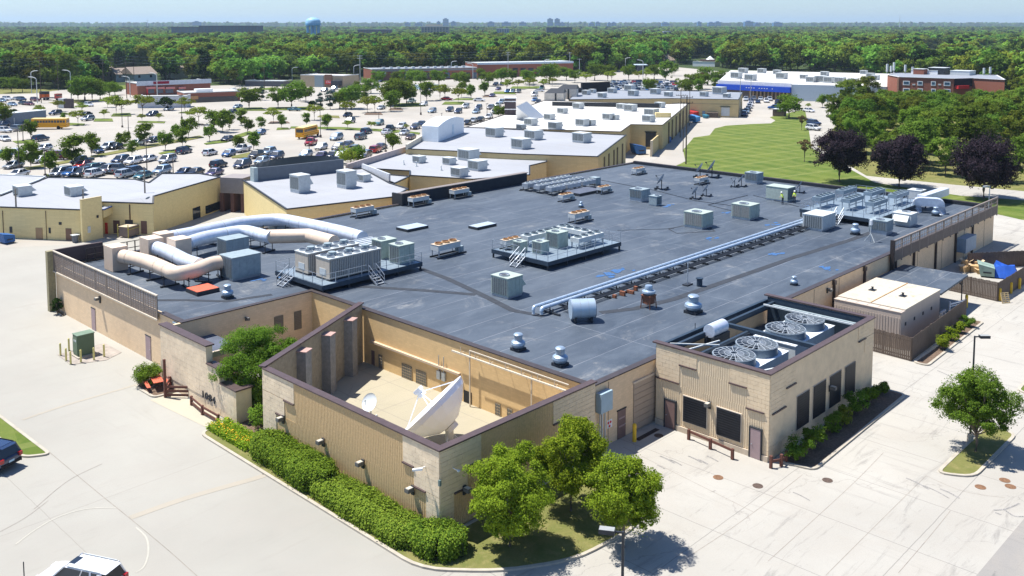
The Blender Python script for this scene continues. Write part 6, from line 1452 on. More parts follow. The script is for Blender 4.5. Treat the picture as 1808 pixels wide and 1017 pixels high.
class Wall:
 """a wall face between two ground points given by pixels; local frame x along, y into the wall, z up"""
 def __init__(s, a, b, t, za=0, zb=0):
  s.A = Vector((*G(*a, za), 0)); Bv = Vector((*G(*b, zb), 0)); s.d = (Bv - s.A).normalized(); s.n = Vector((-s.d.y, s.d.x, 0))
  if s.n.dot(s.A) < 0: s.n = -s.n
  s.M = Matrix(((s.d.x, s.n.x, 0, s.A.x), (s.d.y, s.n.y, 0, s.A.y), (0, 0, 1, 0), (0, 0, 0, 1))); s.t = t; s.L = (Bv - s.A).length
 def hit(s, px, py):
  r = Vector(ray(px, py)); k = (s.A.x * s.n.x + s.A.y * s.n.y) / (r.x * s.n.x + r.y * s.n.y); p = Vector((0, 0, CAMH)) + r * k; return ((p - s.A).dot(s.d), p.z)
 def rect(s, x0, y0, x1, y1, m, name, proud=.05, z0=None, label=None):
  a, zt = s.hit(x0, y0); b_, zb = s.hit(x1, y1); lo, hi = min(a, b_), max(a, b_); zb = z0 if z0 is not None else zb
  return MB(s.M).box(lo, hi, -proud, -.003, min(zb, zt), max(zb, zt)).build(name, m, s.t, label=label)
 def strip(s, a, b_, z0, z1, m, name, proud=.05): return MB(s.M).box(a, b_, -proud, -.003, z0, z1).build(name, m, s.t)
M1 = thing('shop_block', 'yellow block building with white roof at the left edge, red door in its recess', 'building', (0, 0, 0))
shell(M1, [(-120, 361, 4.4), (0, 366, 4.4), (142, 371, 4.4), (181, 357, 4.6), (270, 360, 4.6), (271, 347, 5.4), (389, 313, 5.4), (352, 307, 5.4), (285, 307, 5.2), (263, 323, 4.9), (238, 317, 4.8), (84, 314, 4.4), (0, 346, 4.4), (-120, 380 - 10, 4.4)][:13], YEL, WR)
M0 = thing('shop_block', 'low pale-roofed building wing at the far left edge', 'building', (0, 0, 0))
shell(M0, [(-100, 352, 4.6), (0, 344, 4.6), (68, 318, 4.6), (80, 312, 4.6), (0, 309, 4.6), (-100, 306, 4.6)], YELD, WR, LGREY)
A_, B_ = G(145, 428), G(181, 420)
b = MB(); b.bar((*A_, 2.95), (*B_, 2.95), .35, 5.9); b.build('wing_wall', YEL, M1); b = MB(); b.bar((*A_, 5.96), (*B_, 5.96), .42, .1); b.build('wing_coping', mat('tan_cope', (.5, .42, .25)), M1)
w = Wall((0, 366), (142, 371), M1, 4.4, 4.4)
for x0, x1, y0, y1, m, nm in ((63, 76, 402, 427, mat('tan_door', (.33, .22, .12), .6), 'door'), (116, 127, 403, 427, mat('brown_door', (.19, .11, .07), .6), 'door'), (17, 22, 400, 411, DARK, 'window'), (86, 90, 402, 412, DARK, 'window'), (104, 109, 392, 397, DARK, 'wall_light')): w.rect(x0, y0, x1, y1, m, nm, .06)
for px in (5, 81): w.rect(px, 372, px + 2, 424, mat('brown_pipe', (.08, .045, .03)), 'downspout', .1)
w2 = Wall((145, 428), (181, 420), M1); w2.rect(153, 400, 158, 410, LGREY, 'meter_box', .3); w2.rect(169, 380, 172, 384, DARK, 'vent', .3)
w3 = Wall((181, 357), (270, 360), M1, 4.6, 4.6)
for x0, x1, y0, y1, m, nm in ((185.5, 191, 393, 416, mat('red_door', (.55, .04, .025), .5), 'door'), (200, 212, 389, 412, mat('brown_door2', (.14, .08, .06), .6), 'door'), (249, 260, 390, 413, MATS['brown_door2'], 'door'), (221, 235, 388, 397, DARK, 'vent'), (228, 231, 361, 390, mat('brown_pipe', (.08, .05, .03)), 'downspout')): w3.rect(x0, y0, x1, y1, m, nm, .06)
M1r = thing('recess_canopy', 'small slanting white-topped canopy over the red door', 'canopy', (0, 0, 0)); shell(M1r, [(165, 368, 4.0), (183, 371, 4.0), (199, 364, 4.0), (182, 360, 4.2)], YEL, WR, mat('blue_edge', (.05, .08, .2)), .2, 2.9)
w4 = Wall((271, 347), (389, 313), M1, 5.4, 5.4)
wd = w4.rect(362.6, 363.8, 388.7, 369, GLASS, 'window', .05); wd2 = w4.rect(340, 368, 353.7, 384, GLASS, 'window', .05)
for i, (px, py, h_) in enumerate(((258, 400, 9.0), (149, 405, 6.0), (31, 420, 7.0))):
 q = G(px, py); t = thing('pole', ('tall grey pole standing against the yellow recess', 'short grey pole by the wing wall', 'grey pole against the left yellow wall')[i], 'pole', (*q, 0)); MB().cyl((0, 0, 0), (0, 0, h_), .14, .11, n=8).build('pole', mat('weathered_pole', (.25, .22, .18), .9), t); MB().box(-.25, .25, -.06, .06, h_ - .9, h_ - .75).build('bracket', DARK, t)
q = G(243, 402); t = thing('roof_duct_unit', 'cream metal ducts and fan boxes fixed to the yellow recess wall', 'ductwork', (q[0], q[1] - .3, 0)); b = MB(); b.cbox((0, 0, 3.2), (1.6, .9, .9)); b.cbox((-.2, .1, 4.3), (2.2, .8, .7)); b.tube([(-1.0, 0, 2.9), (-1.0, -.2, 2.2), (.6, -.2, 2.0)], .28, 8); b.build('duct', mat('cream_duct', (.5, .42, .28), .6), t)
q = G(229, 417); t = thing('compactor_cage', 'grey container with yellow frame and cream top by the recess', 'container', (*q, .04), R(25)); MB().box(-1.2, 1.2, -.8, .8, .15, 1.5).build('bin', mat('taupe_bin', (.22, .17, .14), .7), t); MB().box(-1.25, 1.25, -.85, .85, 1.501, 1.56).build('lid', mat('cream_lid', (.5, .42, .3)), t); b = MB(); [b.bar((x, y, 0), (x, y, 1.9), .09) for x in (-1.3, 1.3) for y in (-.9, .9)]; [b.bar((-1.3, y, 1.2), (1.3, y, 1.2), .07) for y in (-.9, .9)]; b.build('yellow_frame', mat('dull_yellow', (.5, .42, .1)), t)
q = G(133, 428); t = thing('waste_bin', 'grey wheeled waste bin beside the brown door', 'bin', (*q, .04)); MB().lathe([(.4, .05), (.5, 1.0)], n=8).build('bin', mat('grey_bin', (.14, .15, .16)), t); MB().box(-.5, .5, -.45, .45, 1.0, 1.06).build('lid', LGREY, t)
dumpster('blue dumpster at the left edge by the yellow wall', (*G(10, 429), .04), R(100), DBLUE, 1.0)
K_w = rtu(2.0, 2.4, 1.5, LGREY, LOUV, hood=True, curb=.25, panels=2, fan=False, name='white_roof_unit'); gw = 'grey units on the white shop roofs'
def on_roof(px, py, z, lab, s=1.0, rz=0, K=None): (K or K_w).put((*G(px, py, z), z), R(rz), lab, gw, s)
on_roof(40, 345, 4.4, 'grey unit on the far left white roof beside the gutter', 1.0); on_roof(131, 346, 4.4, 'grey unit on the left white roof behind the wing wall', 1.0)
sdish = thing('wall_dish', 'small grey dish on the edge of the yellow recess roof', 'satellite dish', (*G(262, 352, 5.0), 5.0)); MB(Matrix.Rotation(R(-60), 4, 'X')).lathe(parab(.4, .08, rings=3), n=12).build('reflector', GREY, sdish); MB().cyl((0, 0, -.5), (0, 0, 0), .04, n=6).build('mount', DARK, sdish)
lk = thing('link_building', 'grey upper link with open passage between the two yellow buildings', 'building', (0, 0, 0)); w5 = Wall((390, 374), (430, 376), lk)
MB(w5.M).box(0, w5.L, 0, 4, 3.1, 5.6).build('upper_panel', mat('taupe_panel', (.27, .245, .235), .8, var=.08), lk)
for f in (0.03, .5, .95): MB(w5.M).box(w5.L * f - .25, w5.L * f + .35, 0, 4, 0, 3.1).build('column', mat('maroon_column', (.13, .07, .06), .8), lk)
M2 = thing('shop_block', 'yellow building with white roof and arched black sign wall on top', 'building', (0, 0, 0))
shell(M2, [(430, 319, 5.4), (506, 370, 5.4), (696, 348, 5.4), (720, 334, 5.4), (688, 324, 5.4), (640, 298, 5.4), (610, 301, 5.4), (452, 318, 5.4)], YEL, WR)
P0, P1 = Vector((*G(455, 320, 5.4), 5.4)), Vector((*G(607, 303, 5.4), 5.4)); d = (P1 - P0).normalized(); nn = Vector((-d.y, d.x, 0));  nn = nn if nn.dot(P0) > 0 else -nn
MA = Matrix(((d.x, nn.x, 0, P0.x), (d.y, nn.y, 0, P0.y), (0, 0, 1, 5.4), (0, 0, 0, 1))); L_ = (P1 - P0).length
MB(MA).box(0, L_, 0, .3, 0, 2.1).build('grey_sign_wall', mat('slate_panel', (.12, .14, .165), .6, var=.1), M2)
b = MB(MA); n = 14
for i in range(n):
 u0, u1 = i / n, (i + 1) / n; h0 = 2.15 + 1.0 * math.sin(math.pi * (u0 * .8 + .1)); h1 = 2.15 + 1.0 * math.sin(math.pi * (u1 * .8 + .1)); b.add([(u0 * L_ - .4, .35, 2.1), (u1 * L_ - .4, .35, 2.1), (u1 * L_ - .4, 1.4, h1), (u0 * L_ - .4, 1.4, h0), (u0 * L_ - .4, .5, 1.9), (u1 * L_ - .4, .5, 1.9), (u1 * L_ - .4, 1.7, h1 - .2), (u0 * L_ - .4, 1.7, h0 - .2)], [(0, 1, 2, 3), (7, 6, 5, 4), (3, 2, 6, 7), (0, 4, 5, 1)])
b.build('black_arch', mat('black_panel', (.012, .018, .022), .4), M2); MB(MA).box(-.7, -.02, -.2, 1.2, -1, 2.2).build('end_pier', mat('pale_teal_pier', (.35, .42, .42)), M2)
w6 = Wall((432, 372), (508, 424), M2, 0, 0)
on_roof(530, 339, 5.4, 'tall grey unit on blue curb on the centre-left white roof', (1.0, 1.0, 1.7)); on_roof(612, 331, 5.4, 'tall grey unit, right one on the centre-left white roof', (1.0, 1.0, 1.7)); on_roof(642, 320, 5.4, 'small square unit near the stepped wall', .75)
M3 = thing('shop_block', 'white-roofed building with buff walls behind the black parapet', 'building', (0, 0, 0))
shell(M3, [(640, 297, 5.2), (724, 302, 5.2), (724, 310, 5.2), (835, 317, 5.2), (935, 309, 5.2), (935, 293, 5.2), (965, 286, 5.2), (965, 281, 5.2), (718, 267, 5.2), (612, 299, 5.2)], YELD, WR)
M3b = thing('shop_wing', 'buff lower wing between stepped walls near the black parapet', 'building', (0, 0, 0)); shell(M3b, [(650, 306, 4.8), (723, 312, 4.8), (697, 324, 4.8)], YEL, WR)
b = MB(); q = [G(640, 299, 5.3), G(688, 318, 5.3)]; b.bar((*q[0], 5.7), (*q[1], 5.7), .3, 1.2); b.build('stepped_parapet', mat('pale_parapet', (.5, .52, .55)), M3b)
for px, py, s, lab in ((740, 287, .8, 'small dark-coil unit left of three on the middle white roof'), (793, 290, .8, 'small dark-coil unit centre on the middle white roof'), (827, 282, 1.3, 'larger grey unit near the back wall of the middle white roof'), (843, 300, 1.1, 'pale ribbed unit right of the middle white roof'), (811, 311, .95, 'grey unit nearest the front edge of the middle white roof')): on_roof(px, py, 5.2, lab, s)
K_vt = Kind(lambda: (lambda t: (MB().lathe([(.25, 0), (.08, .35), (.06, .8), (.14, .85), (.02, .95)], n=8).build('pipe', LGREY, t), t)[1])(thing('vent_pipe', '', 'vent')))
for px, py, lab in ((713, 291, 'pale vent cone leftmost on the middle white roof'), (735, 294, 'pale vent cone second from left on the middle white roof'), (779, 301, 'pale vent cone right on the middle white roof')): K_vt.put((*G(px, py, 5.2), 5.2), 0, lab, 'vent cones on the middle white roof')
M4 = thing('shop_block', 'larger white-roofed building with vaulted white box on its left end', 'building', (0, 0, 0))
P4 = shell(M4, [(716, 263, 6.2), (904, 272, 6.2), (1055, 277, 6.2), (1105, 239, 6.2), (904, 229, 6.2), (820, 225, 6.2), (743, 246, 6.2)], YELD, WR)
def para(t, pts, h, m=PARA, w=.4):
 b = MB()
 for (x0, y0, z0), (x1, y1, z1) in zip(pts[:-1], pts[1:]): b.bar((*G(x0, y0, z0), z0 + h / 2), (*G(x1, y1, z1), z1 + h / 2), w, h)
 b.build('parapet', m, t)
para(M4, [(612, 301, 5.2), (718, 268, 5.2)], 1.1, mat('rose_parapet', (.47, .40, .37), .8)); para(M4, [(718, 264, 6.2), (746, 247, 6.2)], 1.0, mat('cream_parapet2', (.6, .54, .42)))
w7 = Wall((1055, 277), (1105, 239), M4, 6.2, 6.2)
for px in (1066, 1074, 1083, 1089, 1098): w7.rect(px, 282 - (px - 1060) * .72, px + 1.4, 305 - (px - 1060) * .7, mat('umber_pipe', (.11, .075, .04)), 'downspout', .12, z0=.1)
for px, py, s, lab in ((873, 241, 1.5, 'grey unit left of three on the long white roof'), (942, 246, 1.5, 'grey unit right at the back of the long white roof'), (920, 262, 1.5, 'grey unit nearest on the long white roof'), (1027, 251, 1.5, 'buff square unit on the right of the long white roof')): on_roof(px, py, 6.2, lab, s * .85)
vb = thing('vaulted_box', 'tall white barrel-vaulted metal box on the left end of the shop roof', 'rooftop shed', (0, 0, 0)); z = 6.2
A_, Bp, C_ = Vector((*G(745, 249, z), z)), Vector((*G(774, 251, z), z)), Vector((*G(819, 234, z), z)); D_ = A_ + C_ - Bp; n = 10; b = MB(); vs = []; H0 = 3.2
for k in range(n + 1):
 u = k / n; h = H0 + 1.5 * math.sin(math.pi * (.12 + .76 * u)) - 1.5 * math.sin(math.pi * .12); p = Bp.lerp(C_, u); q = A_.lerp(D_, u); vs += [(p.x, p.y, z + h), (q.x, q.y, z + h), (p.x, p.y, z), (q.x, q.y, z)]
fs = []
for k in range(n): o = 4 * k; fs += [(o + 2, o + 6, o + 4, o), (o + 1, o + 5, o + 7, o + 3)]
fs += [(0, 1, 3, 2), (4 * n, 4 * n + 2, 4 * n + 3, 4 * n + 1)]; b.add(vs, fs); b.build('wall', WHITEM, vb); b = MB(); b.add(vs, [(4 * k, 4 * k + 4, 4 * k + 5, 4 * k + 1) for k in range(n)]); b.build('vault_roof', WHITE, vb)
dd = (C_ - Bp).normalized(); MV = Matrix(((dd.x, -dd.y, 0, Bp.x), (dd.y, dd.x, 0, Bp.y), (0, 0, 1, z), (0, 0, 0, 1))); L2 = (C_ - Bp).length; MB(MV).box(L2 * .52, L2 * .52 + 1.3, -.05, -.01, .5, 2.6).build('door', mat('white_door2', (.55, .66, .74)), vb)
M5 = thing('shop_block', 'bright white roof with rows of pale units, farther back', 'building', (0, 0, 0))
shell(M5, [(822, 225, 5.95), (1096, 233, 5.95), (1114, 220, 5.95), (1170, 221, 5.95), (1217, 182, 5.95), (1180, 184, 5.95), (960, 178, 5.95), (890, 203, 5.95)], YELD, WR2, mat('dark_brown_cope', (.09, .08, .07)))
b = MB(); q = [G(975, 186, 6.05), G(1168, 190, 6.05)]; b.bar((*q[0], 6.55), (*q[1], 6.55), .3, 1.2); b.build('dark_upstand', DARK, M5)
w8 = Wall((1170, 221), (1217, 182), M5, 5.95, 5.95)
for px in (1180, 1186, 1193, 1199, 1205, 1211): w8.rect(px, 225 - (px - 1170) * .82, px + 1.2, 250 - (px - 1172) * .9, MATS['umber_pipe'], 'downspout', .15, z0=.1)
w9 = Wall((1114, 220), (1170, 221), M5, 5.95, 5.95); w9.rect(1140, 234, 1158, 255, DARK, 'dock_door', .06, z0=.6); w9.rect(1138.5, 232, 1159.5, 234, BLACK, 'dock_seal', .2)
for i, (px, py, s) in enumerate(((937, 221, 1.6), (920, 228, 1.1), (970, 211, 1.4), (993, 200, 1.4), (1028, 222, 1.6), (1042, 221, 1.3), (1074, 211, 1.5), (1085, 211, 1.2), (980, 228, 1.6), (1021, 192, 1.6), (1097, 192, 1.4), (1150, 205, 1.9), (1145, 215, 1.6), (1113, 196, 1.8), (1165, 190, 1.5))):
 on_roof(px, py, 5.95, ('pale unit beside the base of the white ramp', 'small unit left of the white ramp foot', 'unit right of the white ramp', 'unit upper left on the bright roof', 'wide unit, left of a close pair on the bright roof', 'louvred unit, right of a close pair on the bright roof', 'grey unit, left of a pair before the dock corner', 'small unit, right of a pair before the dock corner', 'flat unit at the front edge of the bright roof', 'blue-grey unit near the dark upstand', 'dark unit at the right end of the upstand', 'large grey unit near the right wall', 'flat pale unit over the dock', 'cream unit behind the dark upstand', 'unit at the far right corner of the bright roof')[i], s * .68)
b = MB(); qa, qb = G(1157, 207, 5.95), G(1184, 207, 5.95); b.bar((*qa, 6.55), (*qb, 6.55), 1.6, 1.2); b.build('buff_penthouse', YEL, M5)
tw_ = thing('sign_tower', 'dark brown louvred tower with two pale bands next to the white ramp', 'tower', (0, 0, 0)); wt_ = Wall((891, 203), (911, 203), tw_, 5.95, 5.95); hz = wt_.hit(900, 174)[1]
MB(wt_.M).box(0, wt_.L, 0, 3, 6.0, hz).build('tower_body', mat('brown_louvre', (.07, .055, .06), .8, var=.15), tw_)
for f in (.17, .65): MB(wt_.M).box(0, wt_.L, -.06, -.002, hz - (hz - 5.95) * f - .12, hz - (hz - 5.95) * f + .1).build('pale_band', WHITE, tw_)
MB(wt_.M).box(-.1, wt_.L + .1, -.1, 3.1, hz + .002, hz + .2).build('tower_cap', WHITE, tw_)
rp = thing('white_ramp', 'large bright white sloping gable beside the brown tower', 'roof gable', (0, 0, 0)); a0, a1, a2, a3 = (*G(911, 211, 5.95), 5.95), (*G(962, 207, 5.95), 5.95), (*G(950, 196, 5.95), 5.95), (*G(914, 199, 5.95), 5.95)
tp0 = (*G(930, 179, 10.5), 10.5); tp1 = (*G(911.5, 188, 9.6), 9.6); b = MB(); b.add([a0, a1, a2, a3, tp0, tp1, (*G(940, 211, 5.95), 5.95)], [(0, 6, 1, 4, 5), (1, 2, 4), (2, 3, 5, 4), (3, 0, 5)]); b.build('slope', WHITE, rp)
for i, (x0, x1, yb, yt, lab) in enumerate(((961, 995, 178, 160, 'cream entrance gable with dark top, nearer of two'), (983, 1018, 170, 153, 'cream entrance gable with dark top, farther of two'))):
 t = thing('entrance_gable', lab, 'gable', (0, 0, 0), 0, 'entrance gables'); wg = Wall((x0, yb), (x1, yb + .5), t, 5.95, 5.95); hg = wg.hit(x0, yt)[1]; m2 = wg.L * .55
 MB(wg.M).box(0, m2, 0, 8, 5, hg - .8).build('wall', mat('cream_gable', (.58, .53, .45)), t); MB(wg.M).box(m2 + .5, wg.L, 0, 5, 5, hg - .8).build('wall', MATS['cream_gable'], t); MB(wg.M).box(m2, m2 + .45, -.2, 4, 5, hg - 1.2).build('dark_reveal', DARK, t)
 b = MB(wg.M); b.add([(0, 0, hg - .8), (m2 * .5, 3, hg + .6), (wg.L, 3, hg + .6), (wg.L, 0, hg - .8), (0, 8, hg - .8), (wg.L, 8, hg - .8)], [(0, 3, 2, 1), (4, 1, 2, 5), (0, 1, 4), (3, 5, 2)]); b.build('dark_roof', DARK, t)
bs = thing('black_sign_wall', 'long black wall rising above the far grey roof', 'sign wall', (0, 0, 0)); wb = Wall((1028, 163), (1077, 161), bs, 5.9, 5.9); MB(wb.M).box(0, wb.L, 0, 1, 5.2, wb.hit(1030, 146)[1]).build('panel', BLACK, bs); MB(wb.M).box(-3, -.05, -.5, 4, 5.2, 7.5).build('return_wall', DARK, bs)
sc_ = thing('dock_wall', 'buff screen wall with cream end beside the loading dock', 'wall', (0, 0, 0)); b = MB(); b.bar((*G(1150, 276), 1.8), (*G(1172, 254), 1.8), .35, 3.6); b.build('wall', YELD, sc_); b = MB(); b.bar((*G(1149.5, 277), 1.85), (*G(1151, 275.5), 1.85), .45, 3.7); b.build('wall_end', mat('cream_end', (.6, .5, .36)), sc_)
dumpster('blue compactor bin tucked in the shaded dock', (*G(1126, 272), .04), R(60), DBLUE, 1.7); dumpster('blue dumpster in the shade of the dock screen wall', (*G(1175, 252), .04), R(10), DBLUE, 1.3); dumpster('blue dumpster on the apron in front of the far buff building', (*G(1226, 216), .04), R(10), mat('sky_blue_bin', (.07, .25, .5)), 1.6); dumpster('red dumpster against the far buff building', (*G(1223, 207), .04), R(0), mat('red_bin', (.4, .03, .03)), 1.6)
dumpster('teal bin left of the slatted enclosure at the far buff wall', (*G(1246, 209), .04), R(0), mat('teal_bin', (.04, .18, .25)), .9)
M6 = thing('store_building', 'buff far building with grey roof, truck door and slatted enclosure', 'building', (0, 0, 0))
shell(M6, [(1187, 174, 5.9), (1304, 176, 5.9), (1311, 163, 5.9), (1180, 160, 5.9), (1077, 159, 5.9), (1017, 164, 5.9), (1004, 176, 5.9)], YELD, GRF)
w10 = Wall((1187, 174), (1304, 176), M6, 5.9, 5.9); w10.rect(1273.5, 189, 1288, 205, LGREY, 'truck_door', .1); w10.rect(1272, 188, 1289.5, 189.3, DARK, 'dock_frame', .5); w10.rect(1240, 196, 1245, 205, mat('blue_grey_door', (.2, .27, .33)), 'door', .1); w10.strip(0, w10.L, 4.3, 4.45, mat('tan_band', (.33, .26, .16)), 'band', .06)
en = w10.rect(1248, 198, 1268, 209, WOOD, 'slatted_enclosure', 2.2, z0=0)
for i, (px, py, s) in enumerate(((1035, 167, 1.6), (1046, 164, 1.4), (1063, 172, 1.6), (1081, 164, 1.8), (1112, 160, 2.2), (1118, 169, 2.0), (1157, 166, 2.0), (1180, 170, 1.6), (1243, 170, 1.6), (1270, 166, 2.6), (1283, 172, 1.4))):
 on_roof(px, py, 5.9, ('small unit left on the far grey roof by the black wall', 'second small unit by the black wall', 'unit on the dark edge left of the blue units', 'dark box unit right of the black wall', 'blue unit at the back edge of the far grey roof', 'blue unit in front of another blue unit', 'blue-grey unit in the middle of the far grey roof', 'pale unit beside the mast on the far roof', 'low pale unit above the buff wall', 'wide dark unit with upstand on the far roof', 'small skewed unit near the right end of the far roof')[i], s * .62, 0)
M7 = thing('store_building', 'large white-roofed store with royal blue band on its facade', 'building', (0, 0, 0))
P7 = shell(M7, [(1268, 143, 6.5), (1398, 149, 6.5), (1522, 152, 6.5), (1565, 153, 6.5), (1640, 152, 6.5), (1640, 131, 6.5), (1565, 130, 6.5), (1290, 124, 6.5)], mat('pale_blue_grey_wall', (.40, .48, .54), .7, var=.05), WR2, None)
w11 = Wall((1268, 174), (1398, 178), M7, 0, 0)
w11 = Wall((1268, 143), (1398, 149), M7, 6.5, 6.5)
MB(w11.M).box(0, w11.L, -.3, -.01, 5.4, 6.9).build('pale_fascia', mat('pale_fascia2', (.62, .62, .60)), M7)
bb = MB(w11.M).box(0, w11.L, -1.6, -.31, 3.2, 5.3).build('blue_band', mat('royal_blue', (.01, .06, .42), .45), M7)
b = MB(w11.M); [b.box(w11.L * .42 + i * 1.15, w11.L * .42 + i * 1.15 + .42, -1.66, -1.61, 4.3, 4.55) for i in range(11) if i % 5 != 4]; b.build('small_white_lettering', WHITE, M7)
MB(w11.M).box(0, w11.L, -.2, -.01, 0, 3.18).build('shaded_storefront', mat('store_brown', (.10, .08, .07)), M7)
for i in range(11): MB(w11.M).box(w11.L * (.45 + i * .05), w11.L * (.45 + i * .05) + .6, -.9, -.3, 0, 3.18).build('column', mat('tan_column', (.25, .18, .11)), M7)
for i, (px, py, s) in enumerate(((1380, 139, 2.6), (1432, 145, 2.2), (1449, 145, 2.6), (1464, 146, 2.4), (1483, 147, 2.4), (1506, 148, 2.2), (1419, 139, 1.8), (1456, 134, 2.0), (1537, 137, 2.0), (1545, 141, 2.0), (1300, 138, 2.6), (1325, 142, 2.6), (1345, 129, 2.2), (1525, 131, 1.8), (1312, 129, 2.4), (1372, 131, 2.0))):
 on_roof(px, py, 6.5, ('grey unit standing alone on the blue-band store roof', 'first unit in the front row over the grey wall', 'second unit in the front row over the grey wall', 'third unit in the front row over the grey wall', 'fourth unit in the front row over the grey wall', 'last pale unit in the front row over the grey wall', 'small unit left behind the front row', 'unit at the back above the front row', 'right rear unit by the brick block', 'small unit nearest the brick block', 'left unit above the blue band', 'second unit above the blue band', 'unit at the back edge of the store roof', 'unit at the far back near the antennas', 'leftmost back unit of the store roof', 'slim unit behind the lone one')[i], s * .66)
M8 = thing('brick_building', 'red brick three-storey block with antennas rising out of the trees', 'building', (0, 0, 0)); ZT = 11.0
P8 = shell(M8, [(1567, 132, ZT), (1588, 136, ZT), (1684, 139, ZT), (1717, 138, ZT), (1774, 141, ZT), (1760, 133, ZT), (1580, 129, ZT)], BRICKR, GRF, mat('white_cope', (.6, .6, .6)), .5)
w12 = Wall((1588, 136), (1684, 139), M8, ZT, ZT)
for yy in (0, 13, 26):
 for x0, x1, big in ((1594.5, 1606, 1), (1620, 1629, 0), (1644, 1652, 0), (1666.5, 1678, 1)):
  y0 = 142.5 + yy + (x0 - 1594) * .02; o = w12.rect(x0, y0, x1, y0 + 8, WHITE, 'window', .12); w12b = Wall((1588, 136), (1684, 139), o, ZT, ZT); o2 = w12b.rect(x0 + 1.3, y0 + 1.2, x1 - 1.3, y0 + 5.95, GLASSB, 'pane', .16)
 for x0 in (1611, 1656.5): w12.rect(x0, 148 + yy, x0 + 5, 150.5 + yy, LGREY, 'wall_vent', .1)
w12.strip(w12.L * .0 - .6, -.05, 0, ZT - .2, mat('pale_brick_pier', (.42, .22, .14)), 'pier', .4)
w13 = Wall((1684, 139), (1717, 138), M8, ZT, ZT); w13.rect(1685, 139.5, 1716, 152, BLACK, 'dark_recess', .1); w13.rect(1686, 151, 1705, 156, RED, 'red_awning', 1.5)
b = MB()
anp = []
for i, (px, py, h_) in enumerate(((1566, 131, 6.0), (1573, 130, 4.6), (1578, 129, 6.4), (1598, 130, 5.2), (1611, 130, 4.0), (1737, 133, 4.2), (1748, 133, 4.8))):
 t = thing('panel_antenna', ('pale cylinder antenna leftmost on the brick roof', 'short antenna second from left on the brick roof', 'tallest antenna at the left of the brick roof', 'pale antenna standing alone left of centre on the brick roof', 'thin antenna near the centre of the brick roof', 'antenna at the right end of the brick roof, left one', 'antenna at the right end of the brick roof, right one')[i], 'antenna', (*G(px, py, ZT), ZT), 0, 'antennas on the brick roof')
 h_ *= .66; MB().cyl((0, 0, 0), (0, 0, h_ * .4), .12, n=6).build('mast', GALV, t); MB().cyl((0, 0, h_ * .25), (0, 0, h_), .42, n=10).build('radome', LGREY, t)
for i, (px, py, w_, h_) in enumerate(((1625, 131, 4, 2), (1658, 131, 6, 2.5), (1700, 132, 7, 1.5), (1640, 130, 10, 1.4))):
 t = thing('penthouse', ('small dark box on the brick roof, left', 'dark square box in the middle of the brick roof', 'long low pale box on the brick roof', 'white flat penthouse behind the brick roof boxes')[i], 'rooftop shed', (*G(px, py, ZT), ZT)); MB().box(-w_ / 2, w_ / 2, -w_ / 2, w_ / 2, 0, h_).build('wall', (BRICKR, DARK, LGREY, WHITE)[i], t); MB().box(-w_ / 2 - .1, w_ / 2 + .1, -w_ / 2 - .1, w_ / 2 + .1, h_ + .002, h_ + .15).build('roof', LGREY, t)
def upole(px, py, h, lab, arms=1, m=None, r=.16, wire=None):
 t = thing('utility_pole', lab, 'utility pole', (*G(px, py), 0), 0, 'utility poles'); MB().cyl((0, 0, 0), (0, 0, h), r, r * .7, n=8).build('pole', m or mat('pole_wood', (.10, .08, .065), .9), t)
 for k in range(arms): b = MB(); z = h - .5 - k * 1.2; b.bar((-RT[0] * 1.3, -RT[1] * 1.3, z), (RT[0] * 1.3, RT[1] * 1.3, z), .12); [b.cyl((RT[0] * q, RT[1] * q, z + .06), (RT[0] * q, RT[1] * q, z + .3), .06, n=6) for q in (-1.2, -.6, .6, 1.2)]; b.build('crossarm', m or MATS['pole_wood'], t)
 return t
upole(1211, 290, 15, 'dark pole nearest the field beside the dock apron', 2); upole(1206, 268, 12, 'thin pole just left of the field corner', 1, r=.1); upole(1201, 243, 13, 'pole at the far side of the dock yard', 2, r=.12); upole(1217, 222, 11, 'pole behind the shop wall near blue dumpster', 1, r=.12)
upole(1306, 207, 13, 'tall pole at the corner of the far buff building', 1, m=GALV, r=.12); upole(1325, 190, 12, 'silver pole in front of the blue band', 1, m=GALV, r=.12)
# ================================================================== VEHICLES
PAINTC = {'white': (.72, .73, .74), 'silver': (.42, .45, .48), 'gray': (.13, .14, .155), 'black': (.015, .016, .02), 'navy': (.018, .035, .085), 'blue': (.02, .10, .28), 'silver-blue': (.25, .34, .44), 'maroon': (.12, .018, .022),
   'red': (.42, .02, .02), 'teal': (.06, .17, .19), 'purple': (.07, .05, .12), 'brown': (.10, .055, .035), 'pale green': (.38, .47, .42), 'yellow': (.72, .38, .02)}
def car_paint(c):
 n = 'car_paint_' + c.replace(' ', '_').replace('-', '_')
 if n in MATS: return MATS[n]
 m = mat(n, PAINTC[c], .22, .15, var=.03, spec=.6); m.node_tree.nodes['Principled BSDF'].inputs['Coat Weight'].default_value = .6; return m
TYRE = mat('tyre', (.02, .02, .022), .85); RIM = mat('alloy', (.45, .46, .47), .35, .7); HL = mat('headlamp', (.7, .74, .78), .1, spec=.8); TL = mat('tail_lamp', (.35, .01, .012), .2, spec=.6); PLATE = mat('plate', (.45, .62, .72), .4)
